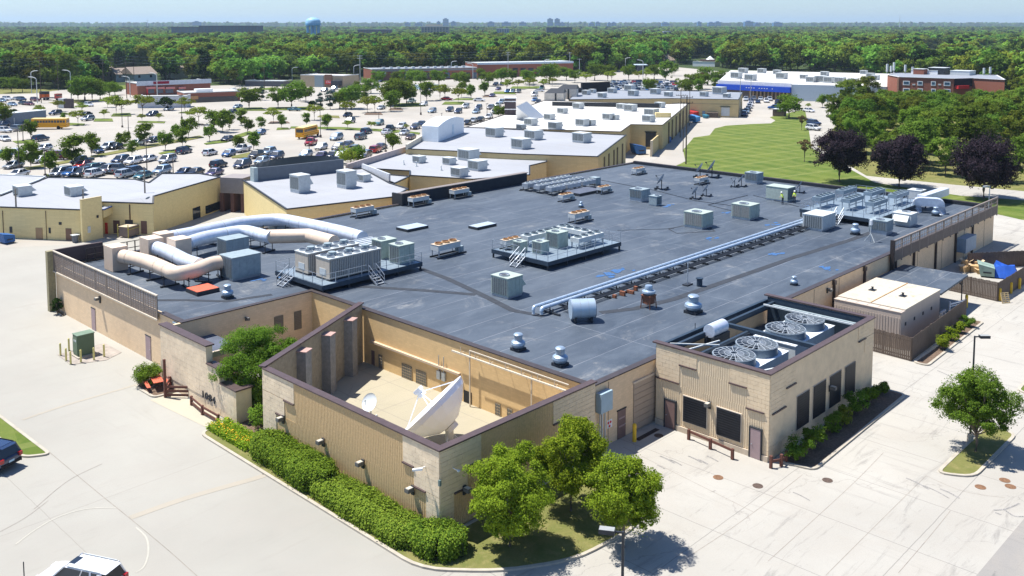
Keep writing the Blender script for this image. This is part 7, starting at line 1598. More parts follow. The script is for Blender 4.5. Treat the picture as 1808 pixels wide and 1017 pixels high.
PROF = {  # lower body stations (x, half width, z low, z top), glasshouse base/top stations
 'sedan': (4.7, .92, [(-2.35, .78, .35, .70), (-2.2, .88, .28, .93), (-1.5, .92, .24, .98), (0, .92, .22, .93), (1.0, .92, .22, .90), (1.9, .9, .24, .78), (2.25, .84, .28, .68), (2.35, .7, .35, .58)], (-1.75, 1.15, -1.0, .35, 1.42)),
 'hatchback': (4.2, .9, [(-2.1, .78, .35, .75), (-2.0, .88, .28, .98), (-1.0, .9, .24, .98), (0, .9, .22, .95), (.9, .9, .22, .93), (1.7, .88, .24, .82), (2.0, .82, .28, .70), (2.1, .68, .35, .6)], (-2.0, 1.05, -1.65, .3, 1.5)),
 'SUV': (4.7, .95, [(-2.35, .85, .42, .85), (-2.25, .93, .32, 1.08), (-1.0, .95, .28, 1.08), (0, .95, .28, 1.05), (1.0, .95, .28, 1.04), (1.9, .93, .3, .97), (2.25, .88, .34, .82), (2.35, .74, .42, .7)], (-2.25, 1.15, -1.95, .4, 1.68)),
 'minivan': (5.0, .98, [(-2.5, .88, .38, .85), (-2.4, .96, .3, 1.08), (-1.0, .98, .26, 1.08), (0, .98, .26, 1.05), (1.3, .98, .26, 1.0), (2.1, .94, .3, .86), (2.4, .88, .34, .72), (2.5, .74, .4, .62)], (-2.4, 1.7, -2.1, .75, 1.75)),
 'pickup': (5.6, .98, [(-2.8, .92, .5, 1.05), (-2.75, .97, .42, 1.12), (-.9, .98, .38, 1.12), (0, .98, .38, 1.12), (1.2, .98, .38, 1.1), (2.3, .96, .4, 1.05), (2.7, .92, .44, .95), (2.8, .8, .5, .8)], (-.85, 1.35, -.6, .75, 1.85)),
 'van': (5.2, 1.0, [(-2.6, .95, .4, 1.1), (-2.5, 1.0, .35, 1.2), (-1, 1.0, .3, 1.2), (0, 1.0, .3, 1.2), (1.6, 1.0, .3, 1.15), (2.2, .97, .34, 1.0), (2.5, .9, .4, .9), (2.6, .8, .45, .8)], (-2.5, 1.95, -2.35, 1.1, 2.05)),
}
_veh = {}
def vehicle(kind, colour, far=False):
 key = (kind, colour, far)
 if key in _veh: return _veh[key]
 def fn():
  nm = {'sedan': 'parked_car', 'hatchback': 'parked_car', 'SUV': 'parked_suv', 'minivan': 'minivan', 'pickup': 'pickup_truck', 'van': 'van'}[kind]
  t = thing(nm, '', {'SUV': 'car', 'pickup': 'pickup truck', 'van': 'van', 'minivan': 'minivan'}.get(kind, 'car')); L_, W, st, (gb0, gf0, gb1, gf1, gh) = PROF[kind]; P = car_paint(colour)
  b = MB(); vs = []; k = 8
  for x, w, z0, z1 in st:
   c = (z0 + z1) / 2; vs += [(x, -w * .8, z0), (x, w * .8, z0), (x, w, z0 + .12), (x, w, c + .1), (x, w * .94, z1 - .05), (x, w * .8, z1), (x, -w * .8, z1), (x, -w * .94, z1 - .05), (x, -w, c + .1), (x, -w, z0 + .12)]
  k = 10; n = len(st); fs = [(i * k + j, i * k + (j + 1) % k, (i + 1) * k + (j + 1) % k, (i + 1) * k + j) for i in range(n - 1) for j in range(k)]; fs = [f[::-1] for f in fs]
  fs += [tuple(range(k)), tuple((n - 1) * k + j for j in range(k))[::-1]]; b.add(vs, fs); b.build('body', P, t, smooth=True)
  zb = st[3][3] - .04; wb, wt_ = W * .90, W * .70
  B4 = [(gb0, -wb, zb), (gf0, -wb, zb), (gf0, wb, zb), (gb0, wb, zb)]; T4 = [(gb1, -wt_, gh), (gf1, -wt_, gh), (gf1, wt_, gh), (gb1, wt_, gh)]
  roof = MB(); roof.add([(p[0], p[1], p[2] - .03) for p in T4] + [(gb1 + .12, -wt_ * .85, gh + .04), (gf1 - .1, -wt_ * .85, gh + .04), (gf1 - .1, wt_ * .85, gh + .04), (gb1 + .12, wt_ * .85, gh + .04)], [(3, 2, 1, 0), (4, 5, 6, 7), (0, 1, 5, 4), (1, 2, 6, 5), (2, 3, 7, 6), (3, 0, 4, 7)])
  for i in range(4): roof.bar(B4[i], T4[i], .09, .07)
  mx = (gb0 + gf0) / 2; mt_ = (gb1 + gf1) / 2
  for s in (-1, 1): roof.bar((mx, s * wb, zb), (mt_, s * wt_, gh), .07, .05)
  if kind in ('minivan', 'van', 'SUV'):
   for s in (-1, 1): roof.bar((gb0 + .8, s * wb, zb), (gb1 + .65, s * wt_, gh), .10, .05)
  if kind == 'van':
   for s in (-1, 1): roof.add([(gb0, s * (wb + .015), zb), (gf0 - 1.0, s * (wb + .015), zb), (gf1 - .6, s * (wt_ + .015), gh), (gb1, s * (wt_ + .015), gh)], [(0, 1, 2, 3)])
  roof.build('roof', P, t)
  if far:
   g_ = MB(); g_.add(B4 + T4, [(0, 1, 5, 4), (1, 2, 6, 5), (2, 3, 7, 6), (3, 0, 4, 7)]); g_.build('windows', GLASS, t)
   b = MB(); [b.cyl((sx, s * (W - .2), .33), (sx, s * (W + .01), .33), .33, n=10) for sx in (-L_ * .30, L_ * .31) for s in (-1, 1)]; stuff(b.build('wheels', TYRE, t))
  else:
   for nm_, f in (('side_window', (0, 1, 5, 4)), ('windshield', (1, 2, 6, 5)), ('side_window', (2, 3, 7, 6)), ('rear_window', (3, 0, 4, 7))): g_ = MB(); A8 = B4 + T4; g_.add([A8[i] for i in f], [(0, 1, 2, 3)]); g_.build(nm_, GLASS, t)
   me = None
   for sx in (-L_ * .30, L_ * .31):
    for s in (-1, 1):
     w_ = MB(); w_.cyl((0, s * -.2, 0), (0, s * .02, 0), .34, n=16); w_.cyl((0, s * .021, 0), (0, s * .03, 0), .2, n=12, mi=1); w_.build('wheel', [TYRE, RIM], t, loc=(sx, s * W, .34))
   ztop = st[-2][3] - .05; zr = st[1][3] - .18
   for s in (-1, 1): MB().cbox((st[-2][0] + .03, s * W * .68, ztop - .08), (.16, .38, .14)).build('headlight', HL, t); MB().cbox((st[0][0] + .05, s * W * .78, zr), (.2, .26, .26 if kind != 'sedan' else .16)).build('taillight', TL, t)
   MB().cbox((st[0][0] - .005, 0, .68), (.03, .42, .15)).build('licence_plate', PLATE, t); MB().cbox((st[-1][0] + .0, 0, .55), (.03, 1.0, .2)).build('grille', BLACK, t)
   for s in (-1, 1): MB().cbox((gf0 - .25, s * (W + .08), zb + .08), (.16, .16, .13)).build('mirror', P, t)
  return t
 _veh[key] = Kind(fn); return _veh[key]
ORD = ['first', 'second', 'third', 'fourth', 'fifth', 'sixth', 'seventh', 'eighth', 'ninth', 'tenth', 'eleventh', 'twelfth', 'thirteenth', 'fourteenth', 'fifteenth', 'sixteenth', 'seventeenth', 'eighteenth', 'nineteenth', 'twentieth', 'twenty-first', 'twenty-second', 'twenty-third', 'twenty-fourth', 'twenty-fifth', 'twenty-sixth', 'twenty-seventh']
HDG = math.degrees(HEAD) - 13.5
def row(phrase, cars, group='cars in the shopping centre lot'):
 cars = sorted(cars)
 for i, cdef in enumerate(cars):
  px, py, col, kind = cdef[:4]; rz = HDG + 180 + (cdef[4] if len(cdef) > 4 else 0); base = G(px, py - 2)
  far = py < 232; lab = f'{col} {kind}, {ORD[i]} from the left {phrase}' if len(cars) > 1 else f'{col} {kind} {phrase}'
  vehicle(kind, col, far).put((*base, .05), R(rz + random.uniform(-2.5, 2.5)), lab, group)
row('in the row hugging the left roof', [(108, 312, 'silver', 'minivan'), (128, 313, 'blue', 'SUV'), (146, 313, 'black', 'SUV'), (168, 314, 'white', 'SUV', 180), (222, 315, 'silver', 'SUV', 180), (253, 317, 'teal', 'sedan')])
row('in the second row behind the left roof', [(160, 306, 'teal', 'SUV'), (175, 302, 'gray', 'sedan'), (190, 307, 'gray', 'SUV'), (208, 307, 'gray', 'pickup', 180), (240, 309, 'navy', 'SUV', 180)])
row('half hidden by the top edge of the left roof', [(286, 309, 'silver-blue', 'SUV'), (326, 311, 'navy', 'sedan'), (345, 311, 'black', 'sedan'), (379, 312, 'purple', 'sedan'), (33, 314, 'white', 'sedan')])
row('near the pickup under the small trees', [(145, 292, 'black', 'pickup'), (147, 298, 'red', 'sedan')])
row('in the centre row left of the open asphalt', [(213, 290, 'navy', 'SUV'), (235, 292, 'white', 'SUV'), (262, 287, 'white', 'sedan'), (296, 289, 'silver', 'minivan')])
row('around the small trees at far left', [(5, 279, 'blue', 'sedan', 90), (24, 299, 'silver', 'sedan'), (30, 275, 'white', 'sedan', 90), (71, 289, 'white', 'sedan'), (103, 284, 'maroon', 'van', 95), (78, 268, 'white', 'hatchback')])
row('between the tree rows left of centre', [(172, 272, 'navy', 'sedan', 60), (191, 266, 'silver', 'SUV'), (205, 265, 'black', 'sedan'), (243, 258, 'white', 'sedan'), (271, 253, 'navy', 'sedan')])
row('standing apart in the open asphalt', [(325, 273, 'navy', 'SUV', 180), (371, 276, 'white', 'hatchback', 180), (386, 298, 'black', 'SUV', 180), (428, 298, 'navy', 'minivan')])
row('by the hedge island with small trees', [(404, 278, 'blue', 'hatchback'), (428, 270, 'white', 'pickup'), (452, 281, 'black', 'SUV'), (474, 275, 'silver-blue', 'SUV'), (488, 283, 'navy', 'SUV'), (402, 251, 'black', 'sedan')])
row('right behind the arched black sign wall', [(462, 291, 'silver-blue', 'hatchback'), (540, 279, 'silver-blue', 'hatchback'), (568, 281, 'purple', 'sedan'), (588, 280, 'black', 'sedan'), (603, 283, 'silver', 'minivan')])
row('in front of the near school bus', [(549, 258, 'red', 'pickup', 10), (567, 266, 'white', 'hatchback'), (594, 249, 'silver-blue', 'minivan'), (597, 267, 'gray', 'SUV'), (614, 261, 'navy', 'sedan'), (628, 270, 'gray', 'SUV', 180)])
row('behind the diagonal rose parapet', [(618, 282, 'white', 'sedan'), (645, 281, 'navy', 'SUV'), (663, 271, 'red', 'SUV', 180), (673, 265, 'purple', 'sedan', 180)])
row('along the long narrow green strip', [(637, 248, 'gray', 'SUV', 180), (647, 238, 'navy', 'SUV', 180), (688, 234, 'black', 'pickup', 180), (683, 239, 'white', 'sedan', 180), (709, 229, 'white', 'SUV'), (714, 240, 'silver', 'sedan'), (725, 248, 'brown', 'sedan'), (733, 230, 'navy', 'SUV'), (744, 224, 'navy', 'sedan')])
row('scattered left of the vaulted white box', [(669, 223, 'teal', 'SUV'), (618, 219, 'gray', 'SUV'), (614, 208, 'navy', 'sedan'), (673, 195, 'silver', 'sedan'), (459, 240, 'blue', 'hatchback'), (410, 202, 'navy', 'sedan'), (420, 193, 'silver-blue', 'sedan'), (403, 212, 'silver', 'sedan', 90), (520, 198, 'teal', 'sedan', 90)])
row('behind the vaulted white box', [(727, 184, 'pale green', 'pickup'), (748, 189, 'white', 'SUV'), (763, 201, 'silver-blue', 'SUV'), (794, 199, 'navy', 'SUV'), (789, 179, 'red', 'sedan', 90), (809, 202, 'navy', 'SUV'), (822, 193, 'silver', 'SUV'), (845, 195, 'navy', 'SUV'), (841, 202, 'silver-blue', 'sedan'), (846, 181, 'white', 'sedan', 90)])
row('left of the brown louvred tower', [(866, 195, 'gray', 'SUV'), (873, 203, 'gray', 'SUV'), (879, 190, 'silver', 'hatchback'), (885, 185, 'silver-blue', 'SUV'), (863, 211, 'white', 'sedan'), (836, 218, 'silver', 'sedan'), (848, 216, 'black', 'sedan'), (825, 222, 'black', 'sedan')])
row('in the far lot left of the entrance gables', [(869, 173, 'purple', 'sedan'), (880, 161, 'purple', 'sedan'), (896, 166, 'blue', 'SUV'), (905, 166, 'silver-blue', 'SUV'), (915, 166, 'gray', 'SUV'), (875, 153, 'navy', 'SUV'), (885, 153, 'navy', 'SUV'), (820, 156, 'black', 'sedan'), (957, 160, 'teal', 'pickup'), (952, 164, 'white', 'sedan', 90), (944, 172, 'white', 'van'), (944, 181, 'blue', 'hatchback'), (950, 184, 'black', 'sedan')])
row('by the blue-grey container at the left edge', [(4, 226, 'navy', 'SUV'), (8, 236, 'white', 'SUV', 80), (32, 233, 'gray', 'SUV', 80), (72, 251, 'navy', 'SUV', 180), (9, 251, 'white', 'sedan', 60)])
row('in the middle left of the lot', [(98, 205, 'navy', 'SUV'), (152, 207, 'black', 'sedan'), (155, 215, 'silver', 'SUV'), (157, 190, 'white', 'SUV', 60), (269, 207, 'navy', 'SUV'), (298, 197, 'silver', 'sedan')])
row('on the street at the far left', [(3, 182, 'silver-blue', 'sedan', 70), (13, 179, 'white', 'SUV', 70), (30, 179, 'silver', 'sedan', 70), (38, 180, 'navy', 'SUV', 70), (22, 189, 'silver-blue', 'sedan', 70), (41, 187, 'black', 'sedan', 70), (52, 188, 'maroon', 'sedan', 70), (62, 181, 'maroon', 'SUV', 70)], 'cars on the left street')
row('outside the red-signed restaurants', [(250, 166, 'red', 'sedan', 60), (207, 164, 'black', 'sedan'), (573, 164, 'navy', 'SUV'), (590, 161, 'silver-blue', 'SUV'), (586, 167, 'navy', 'sedan'), (632, 144, 'black', 'SUV'), (652, 146, 'black', 'SUV'), (672, 147, 'navy', 'sedan'), (645, 160, 'white', 'minivan', 90), (665, 159, 'white', 'minivan', 90)], 'cars by the roadside restaurants')
row('parked beyond the buff building by the blue-band store', [(1317, 180, 'silver', 'SUV'), (1326, 184, 'navy', 'SUV'), (1331, 179, 'gray', 'SUV'), (1338, 184, 'navy', 'sedan'), (1343, 179, 'silver', 'sedan'), (1353, 183, 'white', 'SUV'), (1359, 180, 'silver', 'SUV'), (1372, 186, 'black', 'SUV')], 'cars by the blue-band store')
row('in the short line beside the buff wall end', [(1314, 207, 'navy', 'SUV'), (1318, 202, 'silver-blue', 'SUV'), (1321, 198, 'black', 'SUV'), (1323, 193, 'silver', 'SUV'), (1325, 189, 'white', 'SUV')], 'cars by the blue-band store')
row('on the side road by the lawn', [(1428, 200, 'white', 'sedan', 40), (1437, 223, 'navy', 'SUV', 40), (1436, 232, 'white', 'SUV', 40)], 'cars on the side road')
vehicle('SUV', 'blue', False).put((*G(1367, 193), .05), R(HDG + 90), 'blue car behind the dark shed at the end of the lawn', 'cars by the blue-band store')
vehicle('SUV', 'navy').put((*G(1612, 518), .05), R(170), 'dark blue car parked under the grey canopy', 'cars near the broadcast building')
rc = random.Random(9); cols = ['white', 'silver', 'black', 'navy', 'gray', 'blue', 'red', 'silver-blue', 'white', 'silver']
for r_, (yy, n, x0, x1) in enumerate(((147, 17, 1083, 1192), (151.5, 18, 1080, 1196), (156, 18, 1080, 1196), (160.5, 16, 1082, 1192))):
 for i in range(n):
  col = rc.choice(cols); kd = rc.choice(['sedan', 'SUV', 'SUV', 'pickup']); vehicle(kd, col, True).put((*G(x0 + (x1 - x0) * i / (n - 1) + rc.uniform(-1, 1), yy), .05), R(HDG + 180 * rc.randint(0, 1) + 20), f'{col} {kd} among the tightly packed cars behind the black sign wall', 'tightly packed cars in the far lot')
def detail_suv(colour, label, loc, rz):
 v = vehicle('SUV', colour); r = v.put(loc, rz, label, 'cars near the broadcast building')
 MB().box(.0, .38, -.32, .32, 1.722, 1.728).build('sunroof', GLASS, r)
 body = [c for c in r.children if c.name.startswith('body')][0]; body.modifiers.new('smooth', 'SUBSURF').levels = 2; body.modifiers['smooth'].render_levels = 2
 P = car_paint(colour); b = MB()
 for s in (-1, 1): b = MB(); b.add([(-2.2, s * .87, 1.0), (-1.6, s * .875, 1.0), (-1.75, s * .69, 1.66), (-1.96, s * .68, 1.68)], [(0, 1, 2, 3)]); b.build('quarter_panel', P, r)
 b = MB(); b.add([(-1.9, -.62, 1.70), (-1.9, .62, 1.70), (-2.2, .56, 1.66), (-2.2, -.56, 1.66), (-1.9, -.62, 1.66), (-1.9, .62, 1.66)], [(0, 1, 2, 3), (4, 5, 2, 3)]); b.build('spoiler', P, r)
 b = MB(); [b.bar((-1.9, s * .62, 1.74), (.2, s * .62, 1.74), .04) for s in (-1, 1)]; b.build('roof_rail', LGREY if colour == 'white' else BLACK, r)
 b = MB(); [b.box(-.62, -.6, s * .935 - .02, s * .935 + .02, .45, 1.0) for s in (-1, 1)]; [b.box(.52, .54, s * .935 - .02, s * .935 + .02, .45, 1.0) for s in (-1, 1)]; b.build('door_gap', BLACK, r)
 b = MB(); [b.box(-2.2, 2.2, s * .94 - .03, s * .94 + .03, .28, .42) for s in (-1, 1)]; b.box(-2.39, -2.3, -.8, .8, .42, .62); b.build('lower_cladding', BLACK, r)
 b = MB(); [b.box(q - .1, q + .12, s * .955 - .02, s * .955 + .02, .86, .90) for s in (-1, 1) for q in (-1.0, .1)]; b.build('door_handle', GALV, r); return r
detail_suv('white', 'white SUV with dark sunroof driving at the bottom left corner', (*G(142, 1046), .05), R(116))
detail_suv('navy', 'dark blue SUV with red tail light cut by the left edge', (*G(-25, 822), .05), R(HDG + 84))
def bus():
 t = thing('school_bus', '', 'school bus'); Y_ = mat('bus_yellow', (.78, .36, .01), .45, var=.03)
 MB().box(-5.4, 4.3, -1.25, 1.25, .55, 2.9).build('body', Y_, t); MB().prism([(-5.4, -1.15), (4.3, -1.15), (4.3, 1.15), (-5.4, 1.15)], 2.902, 3.15).build('roof', mat('bus_roof', (.80, .62, .25), .5), t); MB().box(4.301, 5.7, -1.1, 1.1, .55, 1.6).build('hood', Y_, t)
 for s in (-1, 1):
  for i in range(11): MB().box(-5.1 + i * .8, -4.45 + i * .8, min(s * 1.251, s * 1.28), max(s * 1.251, s * 1.28), 1.9, 2.6).build('window', GLASS, t)
 MB().box(-5.43, -5.401, -1.0, 1.0, 1.8, 2.7).build('rear_window', GLASS, t); MB().box(4.302, 4.34, -1.05, 1.05, 1.75, 2.7).build('windshield', GLASS, t)
 b = MB(); [b.box(-5.4, 4.3, min(s * 1.252, s * 1.27), max(s * 1.252, s * 1.27), z, z + .07) for s in (-1, 1) for z in (1.0, 1.5)]; b.build('black_rub_rail', BLACK, t)
 for sx in (-3.2, 4.6):
  for s in (-1, 1): MB().cyl((sx, s * .95, .5), (sx, s * 1.27, .5), .5, n=14).build('wheel', TYRE, t)
 for s in (-1, 1): MB().cbox((-5.44, s * 1.0, 1.4), (.05, .25, .25)).build('taillight', TL, t)
 return t
K_bus = Kind(bus); K_bus.put((*G(86, 228), .05), R(HDG + 108), 'yellow school bus on the far left, long side facing us', 'yellow school buses'); K_bus.put((*G(543, 243), .05), R(HDG), 'yellow school bus in the middle of the lot, rear towards us', 'yellow school buses', (.85, 1, 1))
t = thing('flatbed_truck', 'red tow truck with black flatbed on the left street', 'truck', (*G(92, 177), .05), R(HDG + 100 - 180)); MB().box(1.6, 3.6, -1.1, 1.1, .6, 2.6).build('cab', car_paint('red'), t); MB().box(-3.8, 1.55, -1.15, 1.15, .8, 1.1).build('flatbed', DARK, t); MB().box(2.4, 3.62, -1.12, 1.12, 1.7, 2.3).build('windows', GLASS, t); b = MB(); [b.cyl((x, s * .9, .45), (x, s * 1.18, .45), .45, n=10) for x in (-2.6, 2.6) for s in (-1, 1)]; b.build('wheels', TYRE, t)
t = thing('delivery_truck', 'orange and black box truck at the pole on the left street', 'truck', (*G(77, 176), .05), R(HDG + 90)); MB().box(-2, 1, -1.1, 1.1, .6, 2.2).build('box', mat('truck_orange', (.7, .14, .02)), t); MB().box(-2, 1, -1.1, 1.1, 2.21, 3.3).build('upper_box', DARK, t); b = MB(); [b.cyl((x, s * .9, .4), (x, s * 1.15, .4), .4, n=10) for x in (-1.4, .6) for s in (-1, 1)]; b.build('wheels', TYRE, t)
t = thing('storage_container', 'long blue-grey container building behind the left school bus', 'container', (0, 0, 0)); wc = Wall((7, 222), (82, 214), t); MB(wc.M).box(0, wc.L, 0, 4, 0, 3.4).build('wall', mat('container_slate', (.15, .19, .24), .6), t); MB(wc.M).box(-.1, wc.L + .1, -.1, 4.1, 3.402, 3.55).build('roof', LGREY, t); wc.rect(24, 208, 26, 222, LGREY, 'pale_corner', .1); wc.rect(40, 214, 48, 220, STEELB, 'loading_door', .2)
t = thing('advert_board', 'small dark roadside cabinet on the street verge', 'kiosk', (*G(122, 191), .04), R(HDG)); MB().box(-.8, .8, -1.5, 1.5, 0, 3.4).build('cabinet', mat('kiosk_dark', (.09, .07, .07)), t); MB().box(-.9, .9, 1.51, 3.8, 0, 3.5).build('pale_side', LGREY, t)
t = thing('slatted_shed', 'dark slatted bin shed at the edge of the lawn', 'shed', (0, 0, 0)); ws = Wall((1364, 205), (1384, 206), t); MB(ws.M).box(0, ws.L, 0, 3, 0, 2.3).build('wall', WOOD, t); MB(ws.M).box(-.1, ws.L + .1, -.1, 3.1, 2.302, 2.4).build('top', LGREY, t)
isl = [([(30, 303), (55, 300), (110, 290), (150, 283), (148, 280), (100, 287), (45, 297)], GRASSD), ([(22, 250), (60, 247), (62, 252), (30, 254)], GRASS), ([(76, 312), (92, 312), (92, 308), (80, 309)], GRASS), ([(160, 280), (260, 262), (340, 247), (360, 243), (352, 240), (262, 256), (160, 276)], GRASSD), ([(280, 271), (310, 264), (330, 257), (338, 259), (312, 270), (284, 273)], GRASS), ([(360, 254), (395, 246), (440, 232), (448, 235), (400, 252), (364, 256)], GRASS),
  ([(408, 277), (440, 270), (446, 273), (436, 279), (410, 280)], GRASSD), ([(242, 217), (290, 218), (292, 215), (244, 214)], GRASS), ([(196, 206), (232, 206), (230, 200), (200, 201)], GRASS), ([(108, 222), (148, 222), (150, 219), (112, 217)], GRASS), ([(165, 215), (200, 215), (198, 210), (168, 210)], GRASS), ([(412, 196), (470, 196), (462, 190), (416, 191)], GRASS), ([(470, 195), (545, 195), (545, 189), (475, 190)], GRASS),
  ([(473, 219), (512, 218), (508, 215), (478, 215)], MULCH), ([(488, 230), (512, 229), (508, 226), (490, 226)], GRASS), ([(512, 227), (600, 229), (700, 234), (740, 238), (742, 235), (700, 230), (600, 225), (514, 224)], GRASS), ([(643, 203), (676, 203), (672, 199), (648, 199)], MULCH), ([(686, 195), (712, 195), (708, 191), (690, 191)], MULCH), ([(695, 190), (752, 188), (745, 182), (695, 183)], GRASS), ([(780, 185), (824, 185), (818, 180), (786, 180)], GRASS), ([(800, 177), (842, 177), (838, 174), (806, 174)], GRASS), ([(852, 172), (878, 171), (872, 168), (856, 168)], MULCH), ([(868, 166), (912, 167), (905, 162), (874, 162)], GRASS), ([(315, 200), (345, 200), (342, 197), (320, 198)], GRASS), ([(345, 222), (362, 221), (358, 219), (348, 219)], MULCH), ([(900, 157), (960, 157), (955, 153), (905, 153)], GRASS), ([(560, 207), (600, 209), (598, 205), (565, 204)], GRASSD), ([(430, 163), (480, 158), (478, 155), (436, 158)], GRASS), ([(195, 160), (240, 156), (232, 150), (200, 152)], GRASS), ([(1078, 158), (1098, 159), (1096, 155), (1080, 155)], GRASS)]
for px, m in isl:
 P = [G(*p) for p in px]; b = MB(); b.prism(P, 0.0, .16); o = struct(b.build('planted_island', m))
KG = [tree_kind(LEAF_G, 60 + i, 3000, 1.75, 2.3, 3.1, 1.2, .11, .34, blobs=16, br=.6, flat=1.1, name='tree') for i in range(3)]
KH = [tree_kind(LEAF_Y, 70 + i, 1900, 2.7, 1.3, 3.5, 2.4, .10, .32, blobs=14, br=.42, flat=.5, name='tree') for i in range(2)]
KB = [tree_kind(LEAF_G, 80 + i, 5200, 4.9, 3.7, 5.5, 2.6, .28, .5, blobs=22, br=.40, flat=.75, name='tree') for i in range(2)]
KS = tree_kind(LEAF_S, 90, 2600, 2.3, 4.5, 4.6, 3, .18, .4, blobs=18, br=.5, name='spruce_tree', hollow=.0)
KR = tree_kind(LEAF_D, 91, 1300, 1.5, 1.4, 1.6, .6, .1, .32, blobs=10, br=.55, name='tree')
SZ = {'g': (KG, 5.0, 'round green'), 'h': (KH, 4.7, 'airy yellow-green'), 'b': (KB, 9.0, 'large spreading green'), 's': ([KS], 8.9, 'blue-green spruce'), 'r': ([KR], 2.9, 'low dark')}
def trees(phrase, lst, group='small trees in the parking lot'):
 lst = sorted(lst)
 for i, (px, py, top, k) in enumerate(lst):
  Ks, h0, adj = SZ[k]; h = (py - top) / ppm(py); s = h / h0; nm = ORD[i]
  lab = f'{adj} tree, {nm} from the left {phrase}' if len(lst) > 1 else f'{adj} tree {phrase}'
  wd = s * random.uniform(1.0, 1.22); Ks[i % len(Ks)].put((*G(px, py), .1), random.uniform(0, 6.28), lab, group, (wd, wd, s))
trees('in the near-left islands of the lot', [(14, 296, 262, 'g'), (36, 295, 268, 'g'), (54, 297, 256, 'g'), (68, 285, 265, 'g'), (88, 309, 270, 'g'), (128, 294, 245, 'g'), (135, 290, 270, 'g'), (162, 276, 238, 'g')])
trees('along the diagonal green strip', [(219, 263, 234, 'g'), (233, 276, 250, 'g'), (254, 257, 222, 'g'), (292, 266, 234, 'g'), (311, 250, 223, 'g'), (322, 259, 232, 'g'), (333, 243, 209, 'g')])
trees('beside the left street', [(138, 177, 150, 'b'), (150, 179, 134, 'b'), (163, 178, 138, 'b'), (177, 176, 150, 'b'), (193, 172, 143, 'b'), (203, 168, 146, 'b'), (20, 164, 135, 'b'), (40, 163, 140, 'b')], 'roadside trees on the left')
trees('by the near school bus', [(370, 249, 223, 'g'), (378, 232, 198, 'g'), (393, 234, 199, 'g'), (405, 229, 202, 'g'), (422, 267, 242, 'g'), (426, 221, 197, 'g'), (437, 237, 210, 'g'), (448, 266, 235, 'g'), (461, 229, 209, 'g')])
trees('in a row by the left school bus', [(55, 246, 214, 'g'), (25, 208, 193, 'r'), (8, 222, 190, 'g'), (70, 204, 186, 'h'), (102, 197, 178, 'h'), (113, 213, 199, 'g'), (138, 221, 196, 'h'), (145, 201, 182, 'h'), (0, 210, 182, 'h')])
trees('on the mid-left islands', [(184, 210, 194, 'h'), (205, 203, 170, 'h'), (215, 202, 176, 'h'), (252, 203, 169, 'h'), (251, 215, 202, 'h'), (281, 215, 201, 'h'), (294, 195, 172, 'r'), (327, 199, 173, 'h'), (351, 221, 190, 'h'), (190, 190, 172, 'h')])
trees('in the row above the lot', [(440, 192, 154, 'b'), (491, 191, 153, 'b'), (515, 192, 144, 'b'), (540, 180, 151, 'b'), (463, 177, 152, 's'), (566, 193, 164, 's'), (583, 193, 160, 's'), (552, 192, 178, 'r')], 'larger trees between lot and restaurants')
trees('on the centre islands of the lot', [(483, 217, 192, 'h'), (497, 227, 204, 'g'), (541, 222, 202, 'g'), (555, 212, 186, 'h'), (578, 229, 204, 'g'), (614, 229, 213, 'h'), (611, 206, 180, 'h'), (655, 230, 215, 'h'), (718, 230, 220, 'h')])
trees('in the belt left of the strip mall', [(620, 192, 150, 'b'), (649, 199, 172, 'h'), (662, 198, 170, 'h'), (690, 187, 140, 'b'), (705, 186, 138, 'b'), (718, 184, 152, 'b'), (690, 197, 166, 'g'), (698, 192, 164, 'g'), (600, 192, 160, 'b'), (645, 178, 155, 'g'), (655, 165, 138, 'b'), (608, 180, 156, 'b'), (632, 170, 146, 'g'), (530, 178, 158, 'g')], 'larger trees between lot and restaurants')
trees('on the islands behind the vaulted box', [(753, 178, 148, 'g'), (777, 177, 150, 'h'), (786, 175, 154, 'h'), (809, 182, 156, 'h'), (815, 172, 148, 'g'), (832, 175, 151, 'g'), (856, 169, 145, 'g'), (895, 163, 141, 'h'), (914, 158, 141, 'h'), (935, 156, 138, 'h'), (942, 152, 140, 'h'), (745, 165, 148, 'g'), (775, 152, 122, 'b'), (822, 155, 130, 'g'), (812, 152, 126, 'b'), (742, 152, 124, 'b'), (862, 152, 126, 'b'), (885, 148, 120, 'b'), (668, 150, 124, 'b'), (700, 149, 126, 'b'), (722, 150, 122, 'b'), (1015, 146, 122, 'b'), (850, 146, 124, 'g'), (960, 158, 140, 'h'), (975, 152, 138, 'h')])
trees('right behind the diagonal rose parapet', [(693, 268, 236, 'g')]); trees('beside the brown louvred tower', [(882, 212, 187, 'g')])
t = shrub('shrub', 'yellow-green shrub mass behind the rose parapet corner', (*G(620, 288), .1), 4.2, 2.0, 1.3, LEAF_Y, 95, 2600, .3); t = shrub('shrub', 'second green shrub mass behind the rose parapet', (*G(633, 286), .1), 2.6, 2.0, 1.6, LEAF_G, 96, 2200, .3)
trees('around the field and side road', [(1393, 209, 168, 'b'), (1427, 193, 183, 'h'), (1382, 190, 176, 'r'), (1452, 190, 168, 'g'), (1468, 186, 165, 'b')], 'trees by the lawn')
KBR = tree_kind(LEAF_BR, 97, 1500, 2.0, 1.5, 3.6, 2.4, .13, .28, blobs=12, br=.34, name='tree')
for px, py, top, lab in ((1415, 230, 205, 'small bronze-brown tree on the lawn by the white car'), (1420, 286, 248, 'thin bronze tree on the lawn left of the purple maples')): s = (py - top) / ppm(py) / 5.0; KBR.put((*G(px, py), .1), 1, lab, 'bronze trees on the lawn', s)
